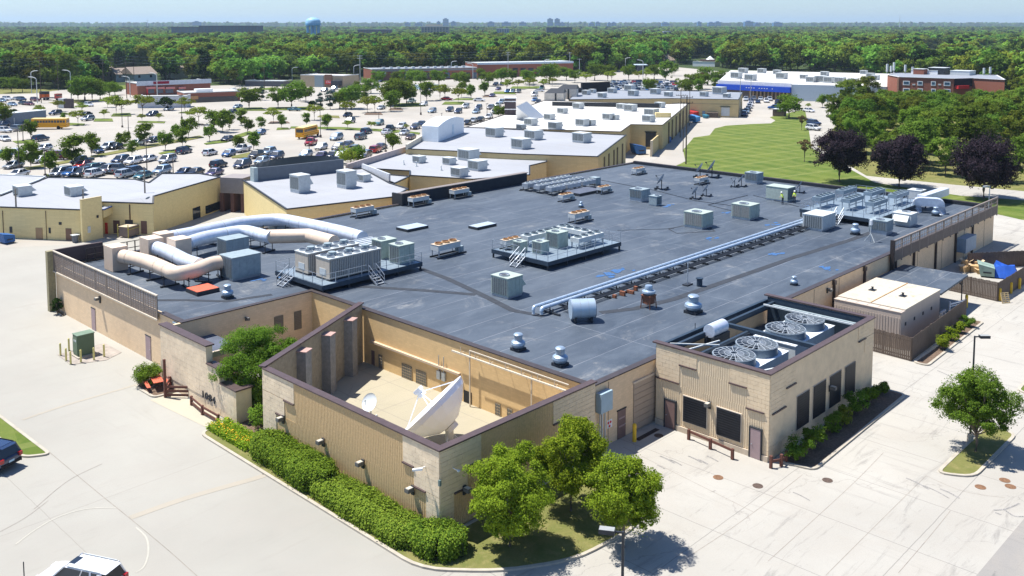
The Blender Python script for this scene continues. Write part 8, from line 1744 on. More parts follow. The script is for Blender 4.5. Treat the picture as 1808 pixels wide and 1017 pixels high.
for i, (px, py, top, wpx, lab) in enumerate(((1482, 322, 229, 95, 'dark purple maple leftmost of the three by the road'), (1587, 331, 236, 97, 'dark purple maple in the middle of the three by the road'), (1737, 352, 242, 108, 'dark purple maple rightmost, behind the slim lamp post'))):
 q = ppm(py); h = (py - top) / q; rw = wpx / q / 2; t = thing('maple_tree', lab, 'tree', (*G(px, py), .05), 0, 'purple maples'); me, C_ = crown_mesh('crown', LEAF_M, 100 + i, 32000, rw * 1.1, rw * 1.1, h * .46, h * .55, 64, .32, .28, .95, .2); obj('crown', me, t); obj('trunk', trunk_mesh(h * .3, .26, C_, i, 12), t)
KW = [tree_kind(m, 110 + i, 8000, 5.0, 5.6, 6.8, 2.6, .3, .42, blobs=26, br=.32, flat=.8, name='tree') for i, m in enumerate((LEAF_W, LEAF_W, LEAF_G, LEAF_W))]
rw_ = random.Random(21); placed = []
def inside(p, poly):
 x, y = p; c = False; n = len(poly)
 for i in range(n):
  (x1, y1), (x2, y2) = poly[i], poly[(i + 1) % n]
  if (y1 > y) != (y2 > y) and x < (x2 - x1) * (y - y1) / (y2 - y1) + x1: c = not c
 return c
WOODP = [G(*p) for p in ((1486, 222), (1456, 252), (1470, 268), (1530, 300), (1620, 312), (1700, 322), (1880, 335), (1990, 250), (1990, 190), (1800, 185), (1560, 190), (1500, 190))]
xs_ = [p[0] for p in WOODP]; ys_ = [p[1] for p in WOODP]; tries = 0
while len(placed) < 125 and tries < 20000:
 tries += 1; p = (rw_.uniform(min(xs_), max(xs_)), rw_.uniform(min(ys_), max(ys_)))
 if inside(p, WOODP) and all(math.hypot(p[0] - q[0], p[1] - q[1]) > 5.0 for q in placed): placed.append(p)
def project(p, z=0):
 a = p[0] * FW[0] + p[1] * FW[1]; b_ = p[0] * RT[0] + p[1] * RT[1]; h = z - CAMH; d = a * math.cos(PITCH) - h * math.sin(PITCH); v = a * math.sin(PITCH) + h * math.cos(PITCH); return CX + FPX * b_ / d, CY - FPX * v / d
placed.sort(key=lambda p: -project(p)[1])
for i, p in enumerate(placed):
 px, py = project(p); k = rw_.choice([0, 0, 1, 1, 2, 3]); edge = py > 290; adj = ('full green', 'broad green', 'yellow-green', 'dark green')[k]
 hmax = 11.5 if edge else 13.5; s = rw_.uniform(.72, 1.0) * hmax / 12.2
 zone = 'behind the purple maples' if py > 262 else ('in front of the brick block' if 1540 < px < 1800 and py > 205 else 'deep in the wooded side on the right')
 if px < 1500: s *= .8
 if 1556 < px < 1790 and py < 265: s = min(s, (py - 155) / ppm(py) / 12.2)
 s = max(s, .3)
 KW[k].put((*p, .05), rw_.uniform(0, 6.28), f'{adj} tree in the woods {zone}', f'{adj} woodland trees {zone}', (s * rw_.uniform(.9, 1.1), s * rw_.uniform(.9, 1.1), s))
trees('in the clump left of the blue-band store', [(1145, 166, 140, 'g'), (1204, 163, 138, 'b'), (1222, 160, 130, 'b'), (1240, 158, 128, 'b'), (1250, 150, 118, 'b'), (1233, 165, 142, 'g'), (1212, 168, 146, 'g'), (1268, 150, 124, 'b'), (1150, 158, 140, 'h'), (1262, 158, 140, 'g')], 'trees around the blue-band store')
KBR.put((*G(1238, 157), .1), 1, 'bronze-tipped tree rising from the clump by the store', 'bronze trees on the lawn', (1.6, 1.6, 1.5))
trees('along the street beyond the packed cars', [(1050, 142, 113, 'b'), (1073, 143, 113, 'b'), (1110, 141, 114, 'b'), (1128, 143, 126, 'h'), (1140, 143, 122, 'h'), (1175, 145, 112, 'g'), (1080, 146, 126, 'h'), (1155, 140, 114, 'b'), (1000, 142, 119, 'b'), (980, 142, 120, 'h'), (935, 150, 122, 'b'), (928, 148, 128, 'h'), (970, 148, 112, 'b'), (1035, 148, 128, 'h'), (905, 146, 124, 'g'), (1190, 134, 114, 'g')], 'street trees beyond the far lot')
def lotlamp():
 t = thing('street_lamp', '', 'lamp post'); MB().lathe([(.3, 0), (.3, .75), (.25, .8)], n=10).build('base', mat('lamp_base', (.12, .10, .09), .9), t); MB().cyl((0, 0, .8), (0, 0, 8), .10, .07, n=8).build('pole', mat('lamp_bronze', (.10, .085, .075), .6), t)
 b = MB(); [b.box(s * .15 - (.9 if s < 0 else 0), s * .15 + (.9 if s > 0 else 0), -.2, .2, 7.9, 8.08) for s in (-1, 1)]; b.build('lamp_head', MATS['lamp_bronze'], t); return t
K_l = Kind(lotlamp)
for i, (px, py, top) in enumerate(sorted([(34, 298, 231), (80, 312, 261), (41, 250, 220), (260, 313, 246), (306, 310, 272), (546, 268, 240), (566, 243, 193), (743, 203, 158), (681, 268, 240), (860, 210, 183), (216, 225, 192), (321, 210, 168), (227, 235, 205), (12, 208, 178), (669, 218, 198), (780, 207, 200)])):
 K_l.put((*G(px, py), .03), R(HDG), f'bronze twin-head lot lamp, {ORD[i]} from the left across the parking lot', 'twin-head lamps in the lot', (1, 1, (py - top) / ppm(py) / 8))
def streetlamp(px, py, top, side, lab):
 h = (py - top) / ppm(py); t = thing('street_lamp', lab, 'street lamp', (*G(px, py), 0), 0, 'curved grey street lamps'); sc = Vector((RT[0], RT[1], 0)) * side; r = .16
 MB().tube(bend([(0, 0, 0), (0, 0, h - .6), sc * 1.2 + Vector((0, 0, h)), sc * 2.8 + Vector((0, 0, h + .1))], 1.4), r, 8).build('pole', LGREY, t); q = sc * 3.2 + Vector((0, 0, h + .1)); MB().bar(sc * 2.7 + Vector((0, 0, h + .1)), q, .4, .2).build('lamp_head', LGREY, t)
for px, py, top, side, lab in ((126, 177, 124, -1, 'grey street lamp with arm to the left by the dark trees'), (66, 182, 136, -1, 'curved street lamp left of the red tow truck'), (56, 165, 125, 1, 'street lamp with arm to the right at the far left'), (278, 176, 129, -1, 'street lamp in front of the red-signed restaurant'), (516, 144, 119, 1, 'street lamp above the big lot trees'), (625, 146, 115, 1, 'tall street lamp by the red pylon sign'), (677, 142, 120, -1, 'street lamp before the brick strip mall, left'), (797, 138, 108, 1, 'street lamp before the brick strip mall, middle'), (835, 140, 112, -1, 'street lamp before the brick strip mall, right end'), (961, 134, 105, 1, 'street lamp left of the long brick strip'), (1135, 146, 106, -1, 'street lamp above the packed cars'), (1104, 128, 102, 1, 'street lamp before the pale gatehouse'), (230, 172, 135, -1, 'slim street lamp left of the restaurant'), (1432, 124, 97, 1, 'street lamp rising behind the white store roof')): streetlamp(px, py, top, side, lab)
for px, py, top, lab, ar in ((73, 182, 104, 'dark wooden pole beside the orange truck', 1), (183, 160, 105, 'wooden pole before the dark trees', 2), (224, 174, 106, 'wooden pole left of the restaurant', 0), (143, 150, 112, 'pole with several crossarms at the left woods', 3), (374, 133, 102, 'pole with crossarms over the town houses', 3), (467, 158, 110, 'wooden pole above the dark drive-in', 1), (636, 150, 97, 'pole by the tall street lamp', 2), (897, 136, 91, 'pole right of the brick strip mall', 2), (1006, 133, 92, 'pole before the long woods, centre', 1), (1023, 134, 103, 'shorter pole right of centre', 1), (1099, 120, 87, 'pole with flat top before the woods', 1), (1757, 110, 84, 'pole in front of the right apartments', 1), (1305, 110, 85, 'pole above the white restaurant', 1), (199, 150, 103, 'wooden pole in front of the town houses', 2), (237, 148, 100, 'pole with crossarms by the town houses', 3), (103, 160, 112, 'thin pole at the edge of the left woods', 1)): upole(px, py, (py - top) / ppm(py), lab, ar, LGREY if px > 600 else None)
b = MB()
for ya, yb, h in ((104, 106, 15), (108, 110, 13.5), (112, 114, 12)):
 pts = [G(x, 160 - x * .03) for x in (-80, 73, 183, 224, 374, 467, 636, 897, 1006)]
 for (p, q) in zip(pts[:-1], pts[1:]):
  mids = [Vector((*p, h)).lerp(Vector((*q, h)), k / 6) - Vector((0, 0, 1.2 * 4 * (k / 6) * (1 - k / 6))) for k in range(7)]
  for u, v in zip(mids[:-1], mids[1:]): b.bar(u, v, .05)
wz = b.build('overhead_wires', GREY); tag(wz, 'thin overhead wires sagging between the street poles in front of the woods', 'wires')
# ================================================================== STRIP MALLS, HOUSES
def lowbld(name, label, a, b_, top, depth, wm, rm, cat='building', group=None, win=None):
 """front wall between two ground pixels, height from pixel row `top` above a"""
 t = thing(name, label, cat, (0, 0, 0), 0, group); w = Wall(a, b_, t); z = w.hit(a[0], top)[1]
 MB(w.M).box(0, w.L, 0, depth, 0, z).build('wall', wm, t); MB(w.M).box(.3, w.L - .3, .3, depth - .3, z + .002, z + .05).build('roof', rm, t)
 bb = MB(w.M); bb.box(-.1, w.L + .1, -.15, .25, z, z + .35); bb.box(-.1, .25, .25, depth, z, z + .35); bb.box(w.L - .25, w.L + .1, .25, depth, z, z + .35); bb.build('coping', LGREY, t); return t, w, z
t, w, z = lowbld('restaurant', 'red brick restaurant with white parapet and red awnings', (243, 170), (372, 164), 148, 16, BRICKR, WR2)
MB(w.M).box(-.3, w.L + .3, -.4, -.16, z - .9, z + 1.0).build('white_parapet', mat('blue_white_fascia', (.55, .60, .66)), t); w.rect(270, 144, 298, 147.5, mat('dark_red_sign', (.25, .01, .03)), 'sign', .6)
for x0, x1 in ((257, 273), (277, 289), (291, 307), (314, 326)): w.rect(x0, 153.5, x1, 156.5, mat('pale_red_awning', (.6, .22, .2)), 'awning', 1.5); w.rect(x0 + 1, 157, x1 - 1, 164, GLASSB, 'window', .1)
w.rect(258, 156, 261, 168, RED, 'red_pier', .5)
t, w, z = lowbld('restaurant', 'brick building with white roof and low glass wing in front of the red-signed one', (326, 182), (424, 178), 165, 14, BRICKR, WR2); w.rect(345, 172, 420, 181, GLASS, 'window', .1); w.rect(326, 170, 350, 175, mat('ochre_fascia', (.5, .27, .12)), 'fascia', .3)
MB(w.M).box(w.L * .25, w.L * .55, 4, 8, z, z + 1.2).build('roof_box', WHITE, t)
t, w, z = lowbld('gas_station_canopy', 'long flat white and blue canopy building in front of the restaurants', (243, 191), (330, 190), 171, 7, mat('white_panel_wall', (.55, .56, .58)), WR2)
t, w, z = lowbld('restaurant', 'tan and grey drive-in with a square red script sign', (531, 153), (606, 155), 133, 15, mat('tan_stucco', (.42, .33, .22)), WR2)
w.rect(556, 133, 572, 154, GREY, 'grey_bay', .4); w.rect(574, 131.5, 587, 153, mat('brown_brick_pier', (.22, .12, .08)), 'sign_pier', .6); sg = w.rect(575.5, 142, 586, 148.5, RED, 'red_sign', .7); a, zz = w.hit(576.5, 147)
fc = bpy.data.curves.new('sign_script', 'FONT'); fc.body = 'Chick'; fc.size = 1.5; fc.extrude = .03; fc.shear = .35
to = bpy.data.objects.new('script', fc); COL.objects.link(to); dg = bpy.context.evaluated_depsgraph_get(); tm = bpy.data.meshes.new_from_object(to.evaluated_get(dg)); bpy.data.objects.remove(to); tm.materials.clear(); tm.materials.append(WHITE); to = obj('sign_script', tm, sg); to.matrix_local = w.M @ Matrix.Translation((a, -.75, zz + .2)) @ Matrix.Rotation(R(90), 4, 'X')
w.rect(590, 142, 604, 151, mat('dark_canopy', (.05, .05, .06)), 'drive_canopy', 3); w.rect(620.5, 136, 624, 150, RED, 'pylon_sign', .4) if False else None
t = thing('pylon_sign', 'tall narrow red pylon sign by the street', 'sign', (*G(622, 150), 0)); MB().cbox((0, 0, 2.4), (1.2, .4, 4.8)).build('panel', RED, t)
t, w, z = lowbld('strip_mall', 'long red brick strip mall with dark shop bays', (657, 143), (842, 139), 123, 22, BRICKR, GRF)
for x in range(690, 836, 12): w.rect(x, 128, x + 8, 138, GLASSB if (x // 12) % 2 else GLASS, 'shop_window', .1)
w.strip(0, w.L, z - 1.2, z - .3, mat('grey_sign_band', (.22, .22, .23)), 'sign_band', .3)
for i in range(12): MB(w.M).box(w.L * (.12 + i * .07), w.L * (.12 + i * .07) + 1.6, 6, 8, z, z + 1).build('roof_unit', LGREY, t)
w.rect(675, 128, 681, 133, WHITE, 'white_sign', .4)
t, w, z = lowbld('strip_mall', 'long low brick strip with pale blue roof edge in the centre', (843, 137), (1012, 133), 112, 20, BRICKR, LGREY)
w.strip(0, w.L, z - .8, z + .3, mat('ice_blue_band', (.50, .60, .68)), 'roof_band', .5)
for x in range(905, 1000, 14): w.rect(x, 120, x + 9, 131, GLASS, 'shop_window', .1)
t, w, z = lowbld('storefront_roof', 'pale blue glazed shelter in front of the drive-in', (740, 158), (775, 157), 151, 6, mat('sky_glazed', (.30, .42, .55)), LGREY)
t, w, z = lowbld('bank_building', 'tiny pale house-like shop right of the brick wing', (406, 168), (430, 168), 158, 8, mat('stone_wall', (.40, .35, .30)), mat('taupe_roof', (.33, .29, .25)))
t, w, z = lowbld('shop_building', 'dark low shops half hidden left of the drive-in', (433, 152), (500, 153), 143, 10, mat('dark_shops', (.10, .10, .11)), LGREY)
t, w, z = lowbld('shop_building', 'white roadside restaurant with two pointed tents right of centre', (1223, 117), (1262, 118), 109, 10, WHITE, WR2)
b = MB(w.M); [b.lathe([(3.4, z + 1.5), (.1, z + 4.2)], (x, 8, 0), 4) for x in (w.L * .6, w.L * 1.6)]; b.build('pointed_tent', WHITE, t); MB(w.M).box(w.L * .2, w.L * 1.0, 5, 12, z + .4, z + 1.6).build('dark_upper', mat('brown_upper', (.09, .055, .05)), t)
t, w, z = lowbld('gatehouse', 'small dark kiosk with flat pale canopy by the street', (1127, 130), (1136, 130), 116, 6, mat('slate_kiosk', (.06, .07, .09)), LGREY); MB(w.M).box(-2, w.L + 2.5, -1, 8, z + .3, z + .7).build('canopy', mat('ice_canopy', (.5, .6, .68)), t)
t, w, z = lowbld('shop_building', 'long pale industrial shed behind the trees right of centre', (1372, 113), (1425, 114), 104, 12, LGREY, WR2); w.rect(1396, 106, 1401, 112, RED, 'red_panel', .2)
t, w, z = lowbld('shop_building', 'white long low roofs left of the pale shed', (1300, 107), (1345, 108), 102, 10, LGREY, WR2)
def house(label, a, b_, top, eave, depth, wm, rm, group='houses in the woods', dormers=0, gab=True):
 t = thing('house', label, 'house', (0, 0, 0), 0, group); w = Wall(a, b_, t); ze = w.hit(a[0], eave)[1]; zt = w.hit(a[0], top)[1]
 MB(w.M).box(0, w.L, 0, depth, 0, ze).build('wall', wm, t); b = MB(w.M); o = .5
 b.add([(-o, -o, ze - .1), (w.L + o, -o, ze - .1), (w.L + o, depth + o, ze - .1), (-o, depth + o, ze - .1), (-o if gab else depth * .4, depth / 2, zt), (w.L + (o if gab else -depth * .4), depth / 2, zt)], [(0, 1, 5, 4), (2, 3, 4, 5), (1, 2, 5), (3, 0, 4), (3, 2, 1, 0)]); rf_ = b.build('roof', rm, t)
 for i in range(dormers):
  x = w.L * (i + .5) / dormers; MB(w.M).box(x - 1, x + 1, depth * .12, depth * .4, ze, ze + (zt - ze) * .6).build('dormer', WHITE, t)
  MB(w.M).prism([(x - 1.3, depth * .08), (x + 1.3, depth * .08), (x + 1.3, depth * .5), (x - 1.3, depth * .5)], ze + (zt - ze) * .6 + .01, ze + (zt - ze) * .6 + .5).build('dormer_roof', rm, rf_)
 n = max(2, int(w.L / 5))
 for i in range(n): x = w.L * (i + .5) / n; MB(w.M).box(x - .6, x + .6, -.06, -.01, ze * .55, ze * .55 + 1.3).build('window', GLASS, t)
 return t
TR = mat('brown_shingle', (.27, .22, .18), .9, var=.15); SID = mat('blue_grey_siding', (.35, .40, .44), .8, var=.05); SIDW = mat('pale_siding', (.55, .54, .5), .8)
house('grey town house with brown roof, left of three by the restaurant', (176, 144), (204, 143), 118, 130, 14, mat('tan_siding', (.36, .3, .24)), TR)
house('blue-grey town house in the middle by the restaurant', (205, 145), (235, 144), 121, 131, 14, SID, TR)
house('blue-grey town house with gable to the right of its neighbours', (236, 146), (277, 144), 119, 131, 14, SID, TR)
house('pale tall house among dark trunks', (308, 139), (332, 138), 115, 124, 10, SIDW, TR); house('blue-grey steep house right of the tall poles', (392, 130), (412, 130), 110, 119, 10, SID, mat('slate_shingle', (.16, .19, .23), .9)); house('brown house at the far left edge of the woods', (32, 138), (62, 137), 117, 126, 12, mat('brown_siding', (.22, .16, .13)), TR); house('dark blue-grey house at the very left edge', (-12, 134), (12, 134), 114, 124, 12, SID, mat('slate_shingle2', (.18, .2, .24)))
house('orange-roofed house peeking out above the centre strip', (925, 110), (945, 110), 102, 107, 10, SIDW, mat('orange_shingle', (.5, .3, .15), .9)); house('grey sloping-roofed house between trees above packed cars', (1166, 113), (1192, 112), 97, 107, 12, SIDW, TR)
house('long apartment house with pale dormers, left of two on the right', (1622, 106), (1672, 106), 91, 97, 16, SIDW, TR, 'apartment houses with dormers', 5); house('long apartment house with dormers and porches, right of two', (1716, 116), (1782, 114), 93, 101, 16, SIDW, TR, 'apartment houses with dormers', 6)
def slab(name, label, a, b_, top, depth, m, win=True, rows=4, colsn=16, group='distant buildings above the treetops', parent=None):
 t = thing(name, label, 'building', (0, 0, 0), 0, group); w = Wall(a, b_, t); z = w.hit(a[0], top)[1]; MB(w.M).box(0, w.L, 0, depth, 0, z).build('wall', m, t)
 if win:
  for r_ in range(rows):
   zz = z - 3.2 * (r_ + 1)
   if zz < 2: break
   for i in range(colsn): x = w.L * (i + .2) / colsn; MB(w.M).box(x, x + w.L / colsn * .55, -.12, -.01, zz, zz + 1.9).build('window', GLASSB, t)
 MB(w.M).box(-.4, w.L + .4, -.4, depth + .4, z + .01, z + .8).build('roof', DARK if 'dark' in label else LGREY, t); return t, w, z
slab('apartment_block', 'long dark five-storey apartment block above the left woods', (352, 71), (458, 71), 46, 30, mat('navy_cladding', (.045, .055, .085), .7), rows=5, colsn=18)
slab('apartment_block', 'lower dark apartment wing left of the long block', (303, 70.5), (351, 71), 48, 25, mat('navy_cladding2', (.06, .07, .10), .7), rows=3, colsn=8)
t, w, z = slab('office_building', 'tiered pale office building above the woods, centre left', (744, 72), (792, 72), 47.5, 30, mat('tan_office', (.33, .29, .24)), rows=3, colsn=9); MB(w.M).box(w.L * .15, w.L * .75, 5, 25, z + .81, z + 5).build('penthouse', mat('cream_ph', (.45, .4, .33)), t)
slab('apartment_block', 'brown distant apartment row left of the office building', (632, 72), (690, 72), 52, 20, mat('plum_brick', (.13, .08, .09)), rows=3, colsn=12); slab('office_building', 'blocky white and blue building right of the office', (877, 72), (899, 72), 51, 20, mat('pale_office', (.35, .36, .4)), rows=3, colsn=5)
slab('apartment_block', 'dark roofs of a housing row in the woods, centre', (965, 71), (1010, 71), 49, 25, mat('dark_roof_row', (.08, .085, .10)), rows=2, colsn=9); slab('house_block', 'small brown building in the woods right of centre', (1120, 75), (1133, 75), 55, 15, mat('plum_brick2', (.12, .07, .07)), rows=1, colsn=3); slab('house_block', 'small blue-roofed building in the woods right of centre', (1172, 75), (1184, 75), 56, 15, mat('blue_bld', (.10, .14, .2)), rows=1, colsn=3)
SKY = mat('far_tower_haze_blue', (.04, .15, .32), .5, var=.1)  # blue haze of distance painted into the towers' base colour
def tower(x0, x1, top, lab, dist_y=53):
 t = thing('tower_building', lab, 'tower block', (0, 0, 0), 0, 'far skyline towers'); w = Wall((x0, dist_y), (x1, dist_y), t); z = w.hit(x0, top)[1]; MB(w.M).box(0, w.L, 0, 40, 0, z).build('wall', SKY, t); MB(w.M).box(w.L * .25, w.L * .7, 8, 30, z + .01, z + 5).build('penthouse', SKY, t)
 b = MB(w.M); k = max(2, int(z / 14)); [b.box(0, w.L, -1.0, -.05, z * (i + .5) / k, z * (i + .5) / k + 4) for i in range(k)]; b.build('window_band', GLASSB, t)
for x0, x1, top, lab in ((340, 352, 38.5, 'far tower with flat top above the left woods'), (715, 724, 40.5, 'low far tower left of the office'), (733, 745, 41, 'low wide far tower beside the office'), (782, 791.5, 33.5, 'tallest slim far tower above the office roof'), (796, 805, 38.5, 'lower far tower right of the slim one'), (771, 777, 38.5, 'tiny far tower left of the slim one'), (861, 873, 39, 'far tower pair left of centre, left one'), (886, 902, 39.5, 'far tower pair left of centre, right one'), (917, 929, 39.5, 'low far tower near the centre'), (966.5, 976.5, 33.5, 'far twin tower near the centre, left one'), (979.5, 988.5, 33.5, 'far twin tower near the centre, right one'), (989, 997, 40, 'low block right of the twin towers'), (1040, 1049, 41, 'far block, left of four'), (1052, 1060, 39.5, 'far block, second of four'), (1073, 1079, 40.5, 'far block, third of four'), (1080, 1088, 40, 'far block, last of four'), (1169, 1182, 40.5, 'flat far block right of centre'), (1232, 1238, 39, 'slim pale far tower right of centre'), (1251, 1262, 40, 'far wide tower, left half'), (1263, 1273, 39, 'far wide tower, right half'), (1315, 1330, 38, 'far stepped tower on the right'), (1333, 1341, 41, 'low far block beside the stepped tower'), (1366, 1381, 40, 'low wide far block, last on the right')): tower(x0, x1, top, lab)
t = thing('radio_mast', 'thin radio mast on the horizon at the right', 'mast', (*G(1588, 56), 0)); w = Wall((1587, 56), (1589, 56), t); h = w.hit(1588, 26)[1]; MB().lathe([(2.5, 0), (1.6, h * .5), (.5, h)], n=6).build('mast', LGREY, t)
for px, top, lab in ((18, 38, 'lattice pylon first from the left on the horizon'), (73, 37.5, 'lattice pylon second from the left on the horizon'), (123, 38, 'lattice pylon third from the left on the horizon'), (261, 33, 'slim mast on the horizon left')):
 t = thing('pylon', lab, 'pylon', (*G(px, 54), 0), 0, 'pylons on the horizon'); w = Wall((px - 1, 54), (px + 1, 54), t); h = w.hit(px, top)[1]; b = MB(); b.lathe([(2.5, 0), (.6, h)], n=4); b.cbox((0, 0, h * .85), (12, 12, .8)); b.build('lattice', LGREY, t)
wt = thing('water_tower', 'light blue water tower with fluted base above the woods', 'water tower', (*G(553.5, 74), 0)); q = math.hypot(*G(553.5, 74)); k = q / FPX
BL = mat('tower_blue', (.10, .36, .62), .5, var=.03); w = Wall((552, 74), (555, 74), wt); zt, zm, zb = w.hit(553, 31)[1], w.hit(553, 41.5)[1], w.hit(553, 46)[1]; r = 13 * k
MB().lathe([(r * .8, zb - .5), (r, zb + 1.2), (r, zm)], n=28).build('tank', BL, wt, smooth=True); MB().lathe([(r, zm + .01), (r * .97, zm + (zt - zm) * .45), (r * .75, zm + (zt - zm) * .8), (r * .3, zt), (.05, zt + .1)], n=28).build('dome', mat('tower_white', (.28, .52, .72), .5), wt, smooth=True)
b = MB(); [b.cyl((r * .72 * math.cos(a), r * .72 * math.sin(a), 0), (r * .78 * math.cos(a), r * .78 * math.sin(a), zb), r * .11, n=8) for a in [i * math.pi / 5 for i in range(10)]]; b.cyl((0, 0, 0), (0, 0, zb), r * .32, n=16); b.build('leg_columns', BL, wt)
# ================================================================== FOREST
KF = [tree_kind(LEAF_F, 130 + i, 1500, 5.6, 5.6, 6.4, 2.4, .32, .95, blobs=17, br=.34, flat=.85, name='forest_tree', limbs=3) for i in range(4)]
KF.append(tree_kind(LEAF_Y, 137, 1500, 5.4, 5.0, 6.0, 2.4, .32, .9, blobs=15, br=.36, flat=.8, name='forest_tree', limbs=3))
KF.append(tree_kind(LEAF_D, 136, 1300, 3.4, 6.2, 6.9, 2.6, .3, .9, blobs=12, br=.42, name='forest_tree', limbs=3, hollow=.1))
def polar(px, d): a = HEAD - math.atan((px - CX) / FPX * math.cos(PITCH)); return (d * math.cos(a) / math.cos(math.atan((px - CX) / FPX)), d * math.sin(a) / math.cos(math.atan((px - CX) / FPX)))
EDGE = [(-400, 160), (0, 158), (60, 156), (120, 157), (180, 151), (240, 147), (300, 143), (330, 143), (372, 147), (430, 152), (520, 139), (600, 138), (650, 131), (700, 131), (840, 129), (905, 126), (1010, 126), (1060, 128), (1120, 125), (1160, 118), (1215, 112), (1290, 122), (1345, 125), (1370, 126), (1440, 127), (1500, 128), (1560, 140), (1640, 158), (1720, 165), (1790, 178), (2200, 190)]
def edge_y(px):
 for (x0, y0), (x1, y1) in zip(EDGE[:-1], EDGE[1:]):
  if x0 <= px <= x1: return y0 + (y1 - y0) * (px - x0) / (x1 - x0)
 return 120
HOLES = [(28, 64, 118, 150), (172, 280, 120, 153), (232, 272, 120, 160), (304, 335, 118, 148), (388, 415, 112, 142), (296, 460, 69, 72.5), (740, 794, 69, 72.5), (628, 692, 70, 73), (874, 901, 70, 73), (962, 1012, 70, 73), (1116, 1136, 72, 76), (1168, 1187, 72, 76), (920, 948, 103, 120), (1162, 1195, 100, 124), (1618, 1676, 92, 132), (1712, 1786, 96, 140), (545, 562, 60, 76), (1368, 1428, 100, 122), (1296, 1348, 98, 116), (1216, 1275, 102, 124)]
def clear(px, py): return any(a < px < b_ and c_ < py < d for a, b_, c_, d in HOLES)
XP7 = [(335, 212), (338, 110), (375, 85), (400, 95), (470, 130), (500, 190), (430, 262)]; XP8 = [(345, 150), (345, 90), (375, 85), (400, 150)]
rf_ = random.Random(77); near = []; cell = set()
cand = []
for _ in range(60000):
 px = rf_.uniform(-60, 1868); ey = edge_y(px); d0 = FPX * CAMH / (ey - 44); d = d0 + (rf_.random() ** .8) * 420; py = 44 + FPX * CAMH / d
 p = G(px, py)
 k = (int(p[0] // 8.5), int(p[1] // 8.5))
 if k in cell or clear(px, py) or py > ey or inside(p, XP7) or inside(p, XP8): continue
 cell.add(k); cand.append((d - d0, px, py, p))
cand.sort(); nearc = cand[:285]; rest = cand[285:]
for i, (dd_, px, py, p) in enumerate(nearc):
 k = rf_.choice([0, 1, 2, 3, 0, 1, 2, 3, 4, 5]); s = rf_.uniform(.85, 1.65)
 zone = 'left' if px < 500 else 'centre-left' if px < 900 else 'centre-right' if px < 1300 else 'right'
 kd = 'tall narrow dark' if k == 5 else 'yellow-green' if k == 4 else 'full-crowned green'
 KF[k].put((*p, 0), rf_.uniform(0, 6.28), f'{kd} tree on the near edge of the distant woods, {zone} part', f'{kd} trees on the {zone} edge of the distant woods', (s * 1.05, s * 1.05, s))
pts = [(p[0], p[1], 0.0, rf_.uniform(.85, 1.65)) for _, _, _, p in rest]
rg = np.random.default_rng(5)
def ringpts(d0, d1, n, smin, smax, zoff=0.0):
 d = np.sqrt(rg.uniform(d0 ** 2, d1 ** 2, n)); px = rg.uniform(-120, 1928, n); out = []
 for a, b_ in zip(px, d):
  py = 44 + FPX * CAMH / b_
  if py > edge_y(a) - 6 or clear(a, py): continue
  x, y = G(a, py); out.append((x, y, zoff, rg.uniform(smin, smax)))
 return out
pts += ringpts(650, 1400, 8000, .9, 1.7); pts += ringpts(1400, 2800, 14000, .9, 1.6); pts += ringpts(2800, 6500, 17000, 1.3, 2.2)
pts += [(x, y, 6 + 10 * rg.random(), s) for x, y, _, s in ringpts(6500, 11500, 11000, 2.0, 3.6)]
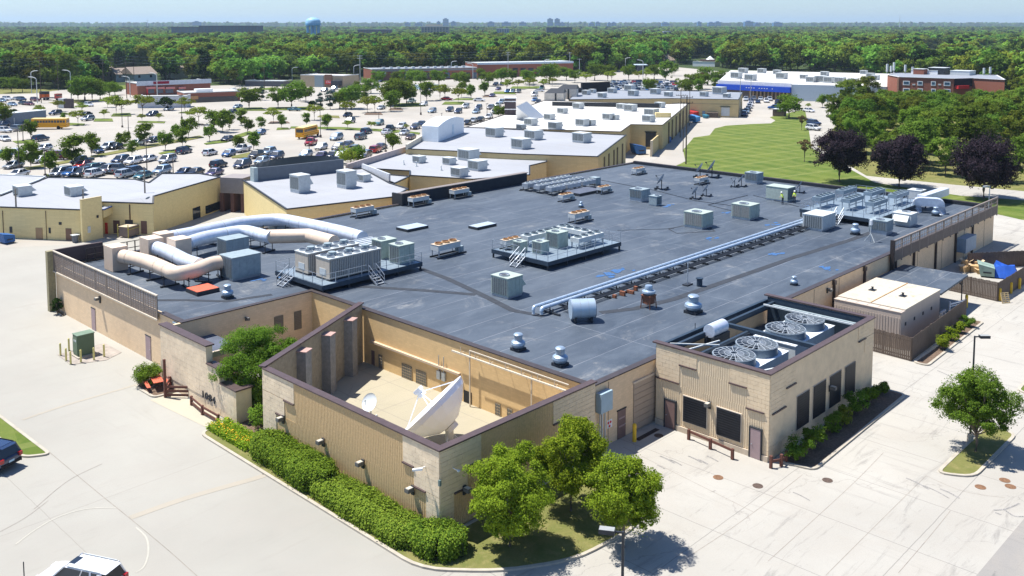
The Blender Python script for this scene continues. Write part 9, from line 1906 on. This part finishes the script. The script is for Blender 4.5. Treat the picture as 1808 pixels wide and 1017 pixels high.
def scatter(name, pts, srcs):
 A = np.array(pts); me = bpy.data.meshes.new(name + '_points'); me.vertices.add(len(A)); me.vertices.foreach_set('co', A[:, :3].astype(np.float32).ravel()); at = me.attributes.new('siz', 'FLOAT', 'POINT'); at.data.foreach_set('value', A[:, 3].astype(np.float32)); me.update()
 o = obj(name, me); o['kind'] = 'stuff'; ng = bpy.data.node_groups.new(name, 'GeometryNodeTree'); ng.interface.new_socket('Geometry', in_out='INPUT', socket_type='NodeSocketGeometry'); ng.interface.new_socket('Geometry', in_out='OUTPUT', socket_type='NodeSocketGeometry')
 N = ng.nodes; L = ng.links; gi = N.new('NodeGroupInput'); go = N.new('NodeGroupOutput'); j = N.new('GeometryNodeJoinGeometry')
 for s in srcs: oi = N.new('GeometryNodeObjectInfo'); oi.inputs[0].default_value = s; oi.inputs['As Instance'].default_value = True; L.new(oi.outputs['Geometry'], j.inputs[0])
 ip = N.new('GeometryNodeInstanceOnPoints'); ip.inputs['Pick Instance'].default_value = True; L.new(gi.outputs[0], ip.inputs['Points']); L.new(j.outputs[0], ip.inputs['Instance'])
 ri = N.new('FunctionNodeRandomValue'); ri.data_type = 'INT'; ri.inputs[4].default_value = 0; ri.inputs[5].default_value = len(srcs) - 1; L.new(ri.outputs[2], ip.inputs['Instance Index'])
 rr = N.new('FunctionNodeRandomValue'); rr.data_type = 'FLOAT_VECTOR'; rr.inputs[0].default_value = (0, 0, 0); rr.inputs[1].default_value = (0, 0, 6.28); L.new(rr.outputs[0], ip.inputs['Rotation'])
 na = N.new('GeometryNodeInputNamedAttribute'); na.data_type = 'FLOAT'; na.inputs[0].default_value = 'siz'; L.new(na.outputs[0], ip.inputs['Scale']); L.new(ip.outputs[0], go.inputs[0])
 m = o.modifiers.new('scatter', 'NODES'); m.node_group = ng; return o
crowns = [[c for c in K.root.children if c.name.startswith('crown')][0] for K in KF]
# ================================================================== HAZE (air between here and the far woods)
fo = scatter('forest', pts, crowns)
HAZE_D = 0.000075
if HAZE_D > 0:
 hm = bpy.data.materials.new('haze'); hm.use_nodes = True; n_ = hm.node_tree.nodes; n_.clear(); pv = n_.new('ShaderNodeVolumePrincipled'); pv.inputs['Color'].default_value = (.64, .84, 1.0, 1); pv.inputs['Density'].default_value = HAZE_D; pv.inputs['Anisotropy'].default_value = .2
 ho = n_.new('ShaderNodeOutputMaterial'); hm.node_tree.links.new(pv.outputs[0], ho.inputs['Volume'])
 hz = MB(); rr_ = 14500; hz.prism([(cxg + rr_ * 1.02 * math.cos(2 * math.pi * i / 24), cyg + rr_ * 1.02 * math.sin(2 * math.pi * i / 24)) for i in range(24)], -1.2, 175); o = hz.build('haze', hm); o['kind'] = 'stuff'
